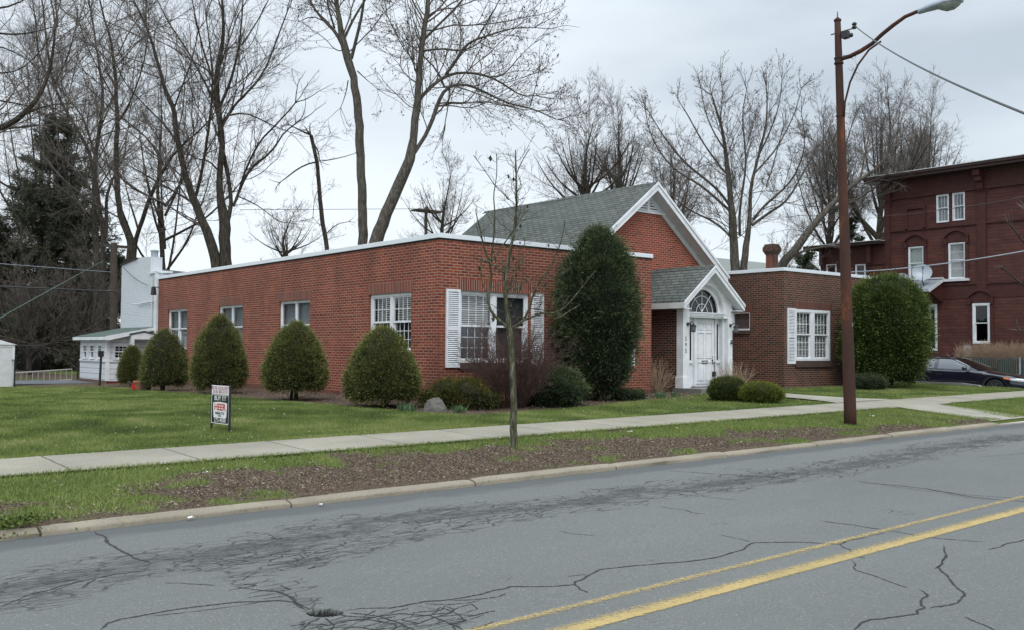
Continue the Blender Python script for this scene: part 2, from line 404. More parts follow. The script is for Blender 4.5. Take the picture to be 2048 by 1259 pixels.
M['alu'] = plain('grey_aluminium', R3(.30,.34,.38), .45, .12, 3, spec=.5, metal=.2)
M['lens'] = plain('lamp_lens', R3(.22,.25,.22), .15, .4, 12, spec=.6)
M['navy'] = None
def carpaint():
    m = Mat('navy_car_paint', .22, .5); m.b.inputs['Base Color'].default_value = (.004, .006, .015, 1)
    m.b.inputs['Coat Weight'].default_value = 1.; m.b.inputs['Coat Roughness'].default_value = .04
    return m.m
M['navy'] = carpaint()
M['chrome'] = plain('chrome', R3(.65,.65,.66), .15, .05, spec=.6, metal=1)
M['rubber'] = plain('tyre_rubber', R3(.02,.02,.02), .85, .2)
M['red'] = plain('red_plastic', R3(.45,.03,.02), .4, .1)
M['terra'] = plain('terracotta', R3(.30,.12,.07), .8, .15)
M['stone'] = concrete('grey_boulder', R3(.125,.12,.108), None)
M['wood'] = plain('weathered_pole_wood', R3(.07,.055,.045), .9, .4, 6, bump=.5)
M['paper'] = plain('white_paper', R3(.7,.7,.7), .7, .1)
M['amber'] = plain('amber_lens', R3(.6,.16,.03), .2, .1)
M['ladder'] = plain('ladder_metal', R3(.33,.32,.29), .5, .1)
# ============================================================ GROUND, ROAD, PAVEMENT
def seg_d(px, py, P):
    d = np.full(px.shape, 1e9)
    for (ax, ay), (bx, by) in zip(P[:-1], P[1:]):
        vx, vy = bx-ax, by-ay; L2 = vx*vx+vy*vy+1e-9
        t = np.clip(((px-ax)*vx+(py-ay)*vy)/L2, 0, 1)
        d = np.minimum(d, np.hypot(px-ax-t*vx, py-ay-t*vy))
    return d
def gp(pts): return [tuple(gat(*p)[:2]) for p in pts]
def sheet(name, xs, ys, zf, mat, parent=None, attrs=None, smooth=True):
    X, Y = np.meshgrid(xs, ys); x = X.ravel(); y = Y.ravel()
    V = np.stack([x, y+(.018*(x-6.5) if name == 'yellow_line' else 0), zf(x, y)], 1); nx, ny = len(xs), len(ys)
    i = np.arange(nx-1)[None, :]+np.arange(ny-1)[:, None]*nx; i = i.ravel()
    return npmesh(name, V, np.stack([i, i+1, i+nx+1, i+nx], 1), mat, parent, {k: f(x, y) for k, f in attrs.items()} if attrs else None, smooth)
CURBY = 8.975
def curbx(x): return CURBY + .05*np.sin(x*.21+1)*0
band = gp([(-300,1250),(0,1190),(60,1177),(150,1157),(250,1135),(330,1120),(420,1112),(520,1092),(640,1063),(760,1042),(880,1028),(1000,1018),(1100,1012),(1200,1000),(1300,982),(1400,972),(1500,958),(1580,945),(1680,935),(1760,920),(1850,900),(1950,883),(2048,872)])
band2 = gp([(500,1150),(560,1137),(650,1106),(760,1079),(857,1060),(960,1042),(1060,1028)])
fan = gp([(420,1130),(520,1150),(580,1185),(630,1215)])
fan2 = gp([(640,1250),(720,1248),(800,1250),(880,1240)])
fan3 = gp([(700,1065),(640,1100),(590,1150),(590,1185)])
pot = gat(650, 1224)
def wear(x, y):
    d = seg_d(x, y, band); w = np.maximum(np.clip(1-d/.72, 0, 1), .72*np.clip(1-seg_d(x, y, band2)/.4, 0, 1))
    w = np.maximum(w, .55*np.clip(1-seg_d(x, y, fan)/.16, 0, 1))
    w = np.maximum(w, .50*np.clip(1-seg_d(x, y, fan3)/.2, 0, 1))
    w = np.maximum(w, .6*np.clip(1.25-seg_d(x, y, fan2)/.22, 0, 1))
    return w
def roadz0(x, y): return .0075*(np.clip(x, -20, 40)-2) + .012*np.sin(x*1.1)*np.exp(-((y-7.2)/1.)**2)
def roadz(x, y):
    z = .0075*(np.clip(x, -20, 40)-2) + .012*np.sin(x*1.1)*np.exp(-((y-7.2)/1.)**2)
    ca, sa = math.cos(.0), math.sin(.0)
    dx = x-pot[0]; dy = y-pot[1]
    u = (dx*.63+dy*-.775*-1*0 + 0); 
    a = (dx*cR[0]+dy*cR[1]); b = (dx*cF[0]+dy*cF[1])
    e = (a/.10)**2+(b/.075)**2+.5*(fbm(x*22, y*22, 3, 3)-.5)
    return z-.07*np.clip(1.25-e, 0, 1)**.5*(e < 1.25)
xs = np.unique(np.concatenate([np.arange(-14, 1.2, .4), np.arange(1.2, 26, .09), np.arange(26, 60, .5), np.arange(pot[0]-.25, pot[0]+.25, .012), [120, 300]]))
ys = np.unique(np.concatenate([[-60, -30, -15], np.arange(-8, 2, .5), np.arange(2, 8.985, .09), np.arange(pot[1]-.25, pot[1]+.25, .012), [8.99]]))
road = sheet('road', xs, ys, roadz, M['asphalt'], None, {'pot': lambda x, y: np.clip((roadz0(x, y)-roadz(x, y))/.007, 0, 1), 'wear': wear, 'gutter': lambda x, y: np.clip(1-(8.99-y)/.85, 0, 1)})
tag(road, kind='structure')
# cracks: jagged ribbons laid on the asphalt
def jag(P, amp=.03, seed=0):
    r = np.random.default_rng(seed); P = [np.array(p) for p in P]
    for it in range(4):
        Q = []
        for a, b in zip(P[:-1], P[1:]):
            d = b-a; L = np.linalg.norm(d)
            m = (a+b)/2 + np.array([-d[1], d[0]])/(L+1e-9)*r.normal()*amp*min(1, L*1.5)
            Q += [a, m]
        P = Q+[P[-1]]; amp *= .62
    return np.array(P)
CR = [([(620,1218),(590,1204),(560,1200),(480,1203),(400,1212),(330,1222),(240,1238),(215,1246),(200,1259)], .012),
 ([(560,1200),(520,1203),(430,1217),(300,1232)], .005),
 ([(610,1218),(590,1203),(585,1195),(560,1184),(540,1180)], .014),
 ([(690,1220),(760,1215),(800,1212),(850,1202),(900,1198),(960,1188),(985,1180),(1020,1172),(1080,1172),(1150,1168),(1165,1158),(1180,1148),(1200,1138),(1260,1131),(1330,1125),(1400,1119),(1440,1112),(1480,1100),(1500,1087),(1510,1084),(1590,1083),(1680,1087),(1720,1076),(1780,1062)], .012),
 ([(900,1200),(960,1197),(1000,1192),(1012,1186)], .007), ([(850,1206),(900,1208),(960,1200)], .006),
 ([(1150,1168),(1160,1178),(1175,1184)], .008), ([(1180,1150),(1165,1148),(1135,1152)], .005),
 ([(1680,1087),(1700,1098),(1712,1110),(1730,1115)], .009), ([(1440,1068),(1470,1075),(1500,1082)], .006),
 ([(1640,1040),(1700,1048),(1780,1060),(1880,1076),(1970,1083)], .010),
 ([(1886,1090),(1890,1105),(1885,1120),(1875,1133),(1895,1150),(1905,1165),(1925,1182),(1930,1190),(1915,1205),(1880,1212),(1860,1215)], .010),
 ([(1890,1110),(1880,1130),(1870,1136)], .006),
 ([(1703,1120),(1707,1133),(1730,1145),(1760,1155),(1800,1170),(1815,1174)], .007),
 ([(1838,1178),(1855,1188),(1842,1205),(1850,1215),(1835,1227),(1790,1233),(1740,1238),(1722,1245),(1708,1258)], .010),
 ([(1975,1098),(2010,1087),(2060,1074)], .010), ([(1930,1233),(1960,1246),(1995,1262)], .008),
 ([(190,1062),(215,1085),(240,1100),(262,1110),(300,1125)], .016),
 ([(430,1170),(390,1168),(330,1166)], .007), ([(560,1168),(580,1178),(540,1182),(470,1172)], .007),
 ([(0,1215),(50,1195),(100,1182),(160,1165),(230,1150),(300,1140)], .009),
 ([(1720,963),(1800,970),(1900,985),(2000,999),(2060,1003)], .014), ([(1850,975),(1950,990),(2060,996)], .007), ([(1700,958),(1820,976),(1980,1000)], .006),
 ([(1330,940),(1440,947),(1540,951),(1600,958)], .009), ([(1480,1000),(1380,990),(1330,985)], .006),
 ([(1320,1013),(1370,1020),(1410,1028)], .007), ([(1890,888),(1950,882),(2060,876)], .008), ([(1960,912),(2060,903)], .006), ([(1120,1060),(1140,1066),(1190,1070)], .005),
 ([(640,1235),(620,1243),(600,1259)], .008), ([(650,1235),(668,1248),(660,1262)], .008), ([(700,1225),(760,1232),(830,1259)], .009), ([(760,1232),(800,1226),(860,1230),(930,1262)], .008), ([(700,1240),(740,1238),(790,1246),(780,1262)], .008), ([(860,1230),(880,1214),(905,1222),(928,1240)], .006)]
mb_v = []; mb_f = []
for q, (pp, wd) in enumerate(CR):
    P = jag(gp(pp), .035, q); n = len(P); T = np.gradient(P, axis=0); T /= np.linalg.norm(T, axis=1)[:, None]; wd *= 1.45
    Nn = np.stack([-T[:, 1], T[:, 0]], 1); r = np.random.default_rng(q+50)
    w_ = wd*.5*(.45+1.1*r.random(n))*np.interp(np.arange(n), [0, n*.08, n*.92, n-1], [.25, 1, 1, .25])
    b = len(mb_v)
    for s_ in (-1, 1):
        E_ = P+Nn*w_[:, None]*s_
        for e in E_: mb_v.append((e[0], e[1], float(roadz(np.array([e[0]]), np.array([e[1]]))[0])+.0025))
    for i in range(n-1): mb_f.append((b+i, b+i+1, b+n+i+1, b+n+i))
def honey(x0, x1, y0, y1, sx, sy, maskf, prob, seed, wd, jit=.33):
    r = np.random.default_rng(seed); nx_, ny_ = int((x1-x0)/sx)+2, int((y1-y0)/sy)+2; J = r.normal(size=(nx_+1, ny_+1, 2))*jit
    def vtx(i, j):
        i_, j_ = i % (nx_+1), j % (ny_+1)
        return np.array([x0+(i+.0)*sx+J[i_, j_, 0]*sx, y0+(j+(.28 if (i+j) % 2 else -.28)*0+.0)*sy+J[i_, j_, 1]*sy])
    for i in range(nx_):
        for j in range(ny_):
            E2 = [((i, j), (i+1, j))]
            if (i+j) % 2 == 0: E2.append(((i, j), (i, j+1)))
            for a_, b_ in E2:
                A_, B_ = vtx(*a_), vtx(*b_); mid = (A_+B_)/2
                if r.random() > prob*float(maskf(mid[None, 0], mid[None, 1])[0]): continue
                P = jag([A_, B_], .25*min(sx, sy), int(r.integers(1e6)))[::2]; n = len(P); T = np.gradient(P, axis=0); T /= np.linalg.norm(T, axis=1)[:, None]+1e-9
                Nn = np.stack([-T[:, 1], T[:, 0]], 1); w_ = wd*.5*(.4+1.2*r.random(n))*r.uniform(.5, 1.3)
                b = len(mb_v)
                for s_ in (-1, 1):
                    for e in P+Nn*w_[:, None]*s_: mb_v.append((e[0], e[1], float(roadz0(e[None, 0], e[None, 1])[0])+.003))
                for q in range(n-1): mb_f.append((b+q, b+q+1, b+n+q+1, b+n+q))
bm = lambda x, y: np.maximum(np.clip(1.25-seg_d(x, y, band)/.42, 0, 1), np.clip(1.2-seg_d(x, y, band2)/.26, 0, 1))*np.clip((fbm(x*.9, y*2.2, 3, 61)-.36)*6, 0, 1)
honey(.5, 24, 6.4, 8.9, .21, .105, bm, .26, 1, .0065)
honey(.5, 24, 6.6, 8.9, .13, .05, lambda x, y: bm(x, y)*(fbm(x*1.3, y*2.5, 3, 62) > .55), .16, 2, .006)
tri = gp([(300,1125),(420,1112),(520,1108),(620,1090),(720,1062),(640,1130),(590,1165),(600,1205),(560,1200),(500,1180),(420,1150)])
def inpoly(x, y, P):
    c = np.zeros(x.shape, bool)
    for (ax, ay), (bx, by) in zip(P, P[1:]+P[:1]):
        c ^= ((ay > y) != (by > y)) & (x < (bx-ax)*(y-ay)/(by-ay+1e-12)+ax)
    return c.astype(float)
x_, y_ = zip(*tri); honey(min(x_), max(x_), min(y_), max(y_), .13, .075, lambda x, y: inpoly(x, y, tri)*np.clip((fbm(x*2, y*3, 2, 63)-.3)*5, 0, 1), .62, 3, .0075)
al = gp([(575,1262),(610,1236),(690,1224),(780,1222),(870,1210),(960,1212),(985,1235),(960,1262),(800,1300),(600,1300)])
x_, y_ = zip(*al); honey(min(x_), max(x_), min(y_), max(y_), .125, .095, lambda x, y: inpoly(x, y, al), .88, 4, .0085)
npmesh('cracks', np.array(mb_v), np.array(mb_f), M['crack'], road)
# centre lines
def line(y0, y1, sharp0, sharp1):
    xs_ = np.arange(0, 60, .25); ys_ = np.linspace(y0, y1, 7)
    sk = lambda x: .018*(x-6.5)
    xs_ = np.arange(0, 40, .25)
    o = sheet('yellow_line', xs_, ys_, lambda x, y: roadz(x, y)+.0045+0*x, M['yellow'], road,
        {'edge': lambda x, y: np.clip(np.minimum((y-y0)/(y1-y0)*sharp0, (y1-y)/(y1-y0)*sharp1), 0, 1.15)})
    return o
line(4.09, 4.31, 9, 1.9); line(4.45, 4.59, 1.5, 2.2)
# curb stones
for i, x0 in enumerate(np.arange(-12, 20.2, 2.35)):
    x1 = min(x0+2.33, 20.45); r = np.random.default_rng(i+5)
    V = []; Fq = []; n = 16; dz = r.normal()*.006
    prof_c = [(0, -.25), (.003, .026), (.012, .042), (.045, .056), (.13, .072), (.15, .068), (.16, -.25)]
    for a, x in enumerate(np.linspace(x0, x1, n)):
        en = 1. if 0 < a < n-1 else .9
        for j, (yy, zz) in enumerate(prof_c):
            wob = (fbm(np.array([x*2.5]), np.array([j*3.1+i]), 3, 4)[0]-.5)
            V.append((x, CURBY+yy+wob*.03*(j < 4), G(x, 0)+(zz*en if zz > .04 else zz)+wob*.02*(j > 0)+dz))
    k = len(prof_c)
    for a in range(n-1):
        for j in range(k-1): Fq.append((a*k+j, (a+1)*k+j, (a+1)*k+j+1, a*k+j+1))
    V = np.array(V)
    e0 = len(V); 
    o = npmesh('curb', V, np.array(Fq), M['curb'], None, smooth=True); tag(o, kind='structure')
    mm = MB(); mm.poly([tuple(v) for v in V[:k]]); mm.poly([tuple(v) for v in V[-k:][::-1]])
    c_ = mm.build('curb_end', M['curb'], o)
# far dropped curb
for x0, x1, h in ((20.45, 22.3, .012),)+tuple((22.32+i*1.5, 23.80+i*1.5, .075) for i in range(14)):
    o = MB().box(x0, x1, CURBY, CURBY+.14, G(x0, 0)-.3, G((x0+x1)/2, 0)+h).build('curb', M['curb'], bevel=.02); tag(o, kind='structure')
# planting strip between curb and sidewalk
def gmask(x, y):
    n = fbm(x*1.1, y*1.6, 4, 11); n2 = fbm(x*4, y*4, 3, 12)
    t = (y-9.15)/2.45
    base = .36+.60*np.clip((t-.38)/.5, 0, 1)                        # greener by the sidewalk
    base = base+.16*np.exp(-((x-3.2)/2.4)**2)*np.clip(t*1.6, 0, 1)   # grassy at the left
    base = base-.55*np.exp(-((x-7.)/2.3)**2)*np.clip(1.25-t, 0, 1)  # woodchips round the young tree
    base = base+.42*np.exp(-((x-16.5)/3.2)**2)*np.clip(t*2-.35, 0, 1)
    base = base-.30*np.exp(-((x-11.7)/1.6)**2)+.6*np.clip((x-20)/2, 0, 1)
    v = base+(n-.5)*1.7+(n2-.5)*.8
    return np.clip((v-.36)/.30, 0, 1)
st = sheet('planting_strip', np.arange(-8, 40, .08), np.concatenate([[9.10], np.linspace(9.135, 11.62, 36)]), lambda x, y: G(x, y)-.06*(y < 9.13)+.02*(fbm(x*2, y*2, 3, 5)-.5)*np.clip((y-9.16)/.2, 0, 1), M['ground'], None, {'grass': gmask})
tag(st, kind='structure')
sw = sheet('sidewalk', np.arange(-8, 70, .5), np.array([11.6, 12.35, 13.1]), lambda x, y: G(x, y)+.03, M['walk']); tag(sw, kind='structure')
def lawnz(x, y):
    d = np.clip((x-31)/2, 0, 1)
    return G(x, y)+.025*(fbm(x*.7, y*.7, 3, 9)-.5)*np.clip((y-13.1)/.5, 0, 1)
def bed(x, y):
    """1 inside the planting bed along the building"""
    wob = .35*(fbm(x*.9, y*.9, 3, 21)-.5)
    e1 = np.interp(y, [15, 16, 17.9, 21.9, 27.8, 33, 37], [12, 10.7, 10.15, 9.75, 9.35, 9.6, 10.])
    left = (x > e1+wob) & (y > 15.0) & (x < 12.6)
    ef = np.interp(x, [10.5, 11.1, 13, 14.9, 17.5, 19.6, 20.6, 21.3], [16.2, 15.0, 15.2, 15.5, 16.1, 16.6, 17, 17.6])
    fr = (y > ef+wob*.5) & (x > 10.6) & (x < 21.3)
    rt = (y > 17.35+wob) & (x > 25) & (x < 31)
    return (left | fr | rt).astype(float)
def lmask(x, y):
    n = fbm(x*.8, y*.8, 4, 31)
    v = 1-bed(x, y)
    far = np.clip((y-(30.5+1.2*(n-.5)*4-.0*x))/1.2, 0, 1)*(x < 10.3)
    v = v*(1-.85*far*(n > .42))
    lit = ((x > 18.4) & (x < 21.2) & (y > 15.8))
    return np.clip(v-.55*lit*(n > .45), 0, 1)
gx = np.unique(np.concatenate([np.arange(-1, 24, .12), np.arange(24, 32.6, .25)])); gy = np.arange(13.1, 20, .12)
lw = sheet('lawn', gx, gy, lawnz, M['ground'], None, {'grass': lmask}); tag(lw, kind='structure')
lw2 = sheet('lawn', np.arange(-14, 12.6, .2), np.arange(20-.12+.04, 60, .25), lawnz, M['ground'], None, {'grass': lmask}); tag(lw2, kind='structure')
# wide ground sheet to the horizon
gr = sheet('ground', np.unique(np.concatenate([[-700, -300, -120, -50], np.arange(-30, 34, 2.), [33, 34, 35, 45, 50, 80, 200, 700]])), np.unique(np.concatenate([[9.17, 9.6], np.arange(10, 66, 2.), [80, 120, 250, 500, 900]])),
     lambda x, y: G(x, y)-.07-.75*np.clip((x-32.6)/.4, 0, 1), M['ground'], None, {'grass': lambda x, y: 0*x+.8}); tag(gr, kind='structure')
pth = MB(); n = 14
P0 = [(21.0, 13.1), (21.25, 13.6), (21.4, 14.3), (21.45, 15.2), (21.45, 17.3)]; P1 = [(23.6, 13.1), (23.1, 13.6), (22.85, 14.3), (22.75, 15.2), (22.7, 17.3)]
for (a, b), (c, d) in zip(zip(P0[:-1], P0[1:]), zip(P1[:-1], P1[1:])):
    pth.poly([(a[0], a[1], G(*a)+.04), (c[0], c[1], G(*c)+.04), (d[0], d[1], G(*d)+.04), (b[0], b[1], G(*b)+.04)])
tag(pth.build('path', M['path']), kind='structure')
apr = MB(); apr.poly([(20.45, 9.12, G(20.5, 9.12)+.012), (22.3, 9.12, G(22.3, 9.12)+.012), (23.1, 11.62, G(23, 11.6)+.034), (21.2, 11.62, G(21.2, 11.6)+.034)])
tag(apr.build('path', M['path']), kind='structure')
drv = MB(); drv.box(33, 44.9, 9.5, 60, -.2, .02); tag(drv.build('driveway', M['asphalt']), kind='structure')
drl = MB(); drl.poly([(-14, 37.5, .215), (10.6, 37.5, .265), (10.6, 41.5, .265), (-14, 41.5, .215)]); tag(drl.build('driveway', concrete('grey_gravel_drive', R3(.13,.135,.145))), kind='structure')
kw = MB(); kw.prism([(32.6, 15.0, 0), (32.6, 14.6, .35), (32.6, 15.0, .56), (32.6, 15.6, .62), (32.6, 34, .62), (32.6, 34, 0)], (.18, 0, 0))
tag(kw.build('concrete_edging', M['conc']), 'low grey concrete kerb wall between the lawn and the parked car', 'kerb wall')
# ============================================================ WINDOWS
UX = np.array([1., 0, 0]); UY = np.array([0, 1., 0]); NX = np.array([-1., 0, 0]); NY = np.array([0, -1., 0])
def fr_x(X): return (np.array([X, 0, 0.]), UY, NX)      # wall facing -X (local u = Y, d outward)
def fr_y(Y): return (np.array([0, Y, 0.]), UX, NY)      # wall facing the street (local u = X)
def wall(frame, u0, u1, z0, z1, ops, t=.2, tops=None):
    """front skin with openings and reveals; ops = (ua, ub, za, zb)"""
    m = MB(frame); us = sorted({u0, u1, *[o[0] for o in ops], *[o[1] for o in ops]}); zs = sorted({z0, z1, *[o[2] for o in ops], *[o[3] for o in ops]})
    for a, b in zip(us[:-1], us[1:]):
        for c, d in zip(zs[:-1], zs[1:]):
            cu, cz = (a+b)/2, (c+d)/2
            if any(o[0] < cu < o[1] and o[2] < cz < o[3] for o in ops): continue
            m.poly([(a, 0, c), (b, 0, c), (b, 0, d), (a, 0, d)])
    for a, b, c, d in ops:
        m.poly([(a, 0, c), (a, -t, c), (a, -t, d), (a, 0, d)]); m.poly([(b, 0, c), (b, 0, d), (b, -t, d), (b, -t, c)])
        m.poly([(a, 0, d), (a, -t, d), (b, -t, d), (b, 0, d)]); m.poly([(a, 0, c), (b, 0, c), (b, -t, c), (a, -t, c)])
    return m
def sash(m, g, a, b, z0, z1, d, fw=.045, cols=0, rows=0, mw=.015, dep=.04):
    m.box(a, a+fw, d-dep, d, z0, z1); m.box(b-fw, b, d-dep, d, z0, z1)
    m.box(a+fw, b-fw, d-dep, d, z0, z0+fw); m.box(a+fw, b-fw, d-dep, d, z1-fw, z1)
    for i in range(1, cols): c = a+fw+(b-a-2*fw)*i/cols; m.box(c-mw/2, c+mw/2, d-.020, d-.010, z0+fw, z1-fw)
    for i in range(1, rows): c = z0+fw+(z1-z0-2*fw)*i/rows; m.box(a+fw, b-fw, d-.021, d-.011, c-mw/2, c+mw/2)
    g.poly([(a+fw, d-dep*.5, z0+fw), (b-fw, d-dep*.5, z0+fw), (b-fw, d-dep*.5, z1-fw), (a+fw, d-dep*.5, z1-fw)])
def blinds(frame, a, b, z0, z1, d, pitch=.05):
    m = MB(frame); z = z1
    while z > z0:
        m.poly([(a, d-.012, z), (b, d-.012, z), (b, d+.016, z-pitch*.62), (a, d+.016, z-pitch*.62)]); z -= pitch
    return m
def dh_window(frame, a, b, z0, z1, parent, kind='blinds', cols=4, rows=(2, 3), d0=-.07, casing=.07, mull=.12, label=None, screens=(0, 0), pairs=2, drop=1.0, sill=True):
    """one or two double hung sashes inside the opening a..b, z0..z1"""
    f = MB(frame)
    f.box(a, a+casing, d0-.08, d0+.02, z0, z1); f.box(b-casing, b, d0-.08, d0+.02, z0, z1)
    f.box(a+casing, b-casing, d0-.08, d0+.02, z1-casing, z1); f.box(a+casing, b-casing, d0-.08, d0+.03, z0, z0+casing*.8)
    wi = (b-a-2*casing-mull*(pairs-1))/pairs
    if pairs == 2: f.box(a+casing+wi, a+casing+wi+mull, d0-.08, d0+.015, z0+casing*.8, z1-casing)
    wn = f.build('window', M['white'], parent)
    if label: wn['label'] = label
    sm = MB(frame); g = MB(frame)
    zm = z0+(z1-z0)*.52
    for q in range(pairs):
        sa = a+casing+q*(wi+mull); sb = sa+wi
        c_ = 0 if screens[q] else cols
        sash(sm, g, sa, sb, zm-.02, z1-casing, d0-.005, .035, c_, rows[0] if c_ else 0)
        sash(sm, g, sa, sb, z0+casing*.8, zm+.03, d0-.045, .045, c_, rows[1] if c_ else 0)
    sm.build('sash', M['white'], wn); g.build('glass', M['glass' if kind != 'dark' else 'glassdark'], wn)
    if kind == 'blinds':
        for q in range(pairs):
            sa = a+casing+q*(wi+mull)
            if screens[q]: continue
            blinds(frame, sa, sa+wi, z1-(z1-z0)*drop, z1-casing, d0-.13).build('blinds', M['blind'], wn)
    elif kind in ('curtain', 'stormgrey', 'greencurtain'):
        m = MB(frame); n = 30
        for i in range(n):
            u0_ = a+(b-a)*i/n; u1_ = a+(b-a)*(i+1)/n
            m.poly([(u0_, d0-.13-.02*(i % 2), z0), (u1_, d0-.13-.02*((i+1) % 2), z0), (u1_, d0-.13-.02*((i+1) % 2), z1), (u0_, d0-.13-.02*(i % 2), z1)])
        m.build('curtain', M[kind], wn)  # on storm panes the sheet stands for greyish reflecting glass, not cloth
    rm = MB(frame); da, db = d0-.20, d0-1.0; e = .15  # added dark box keeps light out; room darkness put into its colour
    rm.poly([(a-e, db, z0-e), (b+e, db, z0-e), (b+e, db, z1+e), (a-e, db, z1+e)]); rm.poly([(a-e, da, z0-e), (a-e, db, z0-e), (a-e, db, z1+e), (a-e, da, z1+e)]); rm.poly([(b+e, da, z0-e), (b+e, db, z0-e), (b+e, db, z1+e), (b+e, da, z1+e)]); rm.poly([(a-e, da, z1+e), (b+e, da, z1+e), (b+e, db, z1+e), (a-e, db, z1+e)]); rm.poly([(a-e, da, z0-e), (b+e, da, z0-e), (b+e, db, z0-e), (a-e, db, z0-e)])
    rm.build('dark_backing', M['dark'], wn)
    for q in range(pairs):
        if screens[q]:
            sa = a+casing+q*(wi+mull); m = MB(frame); m.poly([(sa, d0-.1, z0), (sa+wi, d0-.1, z0), (sa+wi, d0-.1, z1), (sa, d0-.1, z1)]); m.build('insect_screen', M['screen'], wn)
    return wn
M['lvback'] = plain('shutter_gap_shade', R3(.16,.17,.18), .8, .1)  # grey standing for the shade between white louvre slats
def shutter(frame, a, b, z0, z1, parent, mid=.5):
    m = MB(frame); fw = .05
    bk_ = MB(frame); bk_.box(a+.02, b-.02, .003, .016, z0+.02, z1-.02); m.box(a, a+.02, .004, .018, z0, z1)  # grey plate added behind the slats; gap shade put into its colour
    for c in (a, b-fw): m.box(c, c+fw, .019, .045, z0, z1)
    zm = z0+(z1-z0)*mid
    for c, d in ((z0, z0+.07), (zm-.04, zm+.04), (z1-.06, z1)): m.box(a+fw, b-fw, .019, .043, c, d)
    for c, d in ((z0+.07, zm-.04), (zm+.04, z1-.06)):
        z = c+.004
        while z < d-.02:
            m.prism([(a+fw, .040, z), (b-fw, .040, z), (b-fw, .022, z+.024), (a+fw, .022, z+.024)], (0, .004, .006)); z += .046
    s_o = m.build('shutter', M['white'], parent); bk_.build('shutter_shade_plate', M['lvback'], s_o); return s_o
# ============================================================ MAIN BRICK BUILDING
X0, YF, ZR, ZC = 12.40, 17.85, 4.17, 4.28
XR = 19.51; YB = 36.46
GB = .1                                  # wall foot
B = empty('brick_building', (X0, YF, .4), 'long low red brick building with white coping, grey gabled roof and arched white entrance', 'building')
sideW = []
for pa, pb, zz in (((822.6,583.5),(738.4,590),1), ((620,600),(562,603),0), ((486,609.5),(441.5,612.5),0), ((374.4,617.8),(336.7,620),0)):
    ya, yb = at(*pa, X=X0)[1], at(*pb, X=X0)[1]; sideW.append((ya, ya+1.93, 1.56, 2.975))
frontW = [(13.0, 15.10, 1.33, 2.985), (17.0, 18.36, 1.33, 2.985)]
wall(fr_x(X0), YF, YB, GB, ZR, sideW).build('side_wall', M['brick'], B)
wall(fr_y(YF), X0, XR, GB, ZR, frontW).build('front_wall', M['brick'], B)
m = MB(); m.poly([(XR, YF, GB), (XR, 20.05, GB), (XR, 20.05, ZR), (XR, YF, ZR)]); m.build('return_wall', M['brick'], B); m = MB(); m.poly([(X0, YB, GB), (X0, YB, ZR), (19, YB, ZR), (19, YB, GB)]); m.build('rear_wall', M['brick'], B)
# coping: L shape
m = MB(); o_ = .035
m.box(X0-o_, XR+.03, YF-o_, YF+.22, ZR-.002, ZC); m.box(X0-o_, X0+.22, YF+.22, YB+.02, ZR-.002, ZC); m.box(XR-.2, XR+.03, YF+.22, 20.0, ZR-.002, ZC)
m.build('coping', M['cap'], B, bevel=.006)
m = MB()
m.box(X0-.012, XR+.012, YF-.012, YF+.01, ZR-.04, ZR-.004); m.box(X0-.012, X0+.01, YF+.01, YB, ZR-.04, ZR-.004); m.build('under_coping_strip', M['dark'], B)  # thin dark strip directly below the coping
MB().box(X0+.2, XR-.2, YF+.2, YB, ZR-.35, ZR-.3).build('flat_roof', M['dark'], B)
# painted foundation strip showing under the brick
m = MB(); zf = .56
m.poly([(X0-.006, YF-.006, .1), (X0-.006, YB, .1), (X0-.006, YB, .53), (X0-.006, YF-.006, .5)]); m.poly([(X0-.006, YF-.006, .1), (X0-.006, YF-.006, .5), (XR+.005, YF-.006, .58), (XR+.005, YF-.006, .1)])
m.build('foundation', M['found'], B)
for i, (a, b, c, d) in enumerate(sideW):
    m = MB(fr_x(X0)); m.box(a-.1, b+.1, -.1, .004, d, d+.27); m.build('lintel', M['soldier'], B)
    if i == 0: dh_window(fr_x(X0), a, b, c, d, B, 'blinds', label='white muntined side window behind the largest round yew', drop=.45)
    else: dh_window(fr_x(X0), a, b, c, d, B, 'stormgrey', cols=0, mull=.05, casing=.038)
    m = MB(fr_x(X0)); m.box(a-.05, b+.05, -.12, .05, c-.16, c-.001); m.build('sill', M['sillstone'], B)
for i, (a, b, c, d) in enumerate(frontW):
    m = MB(fr_y(YF)); m.box(a-.08, b+.08, -.1, .004, d, d+.27); m.build('lintel', M['soldier'], B)
    dh_window(fr_y(YF), a, b, c, d, B, 'blinds', screens=(0, 1) if i == 0 else (0, 0), drop=.45 if i == 0 else .9)
    m = MB(fr_y(YF)); m.box(a-.02, b+.05, -.12, .06, c-.15, c-.001); m.build('sill', M['sillstone'], B)
    shutter(fr_y(YF), a-.41, a-.015, c-.11, d+.02, B); shutter(fr_y(YF), b+.06, b+.45, c-.11, d+.02, B)
# basement vent in side wall
m = MB(fr_x(X0)); m.box(20.9, 21.15, -.01, .02, .62, .74); m.build('vent', M['alu'], B)
for yv in (24.3,): m = MB(fr_x(X0)); m.box(yv, yv+.25, -.01, .02, .6, .75); m.build('vent', M['alu'], B)
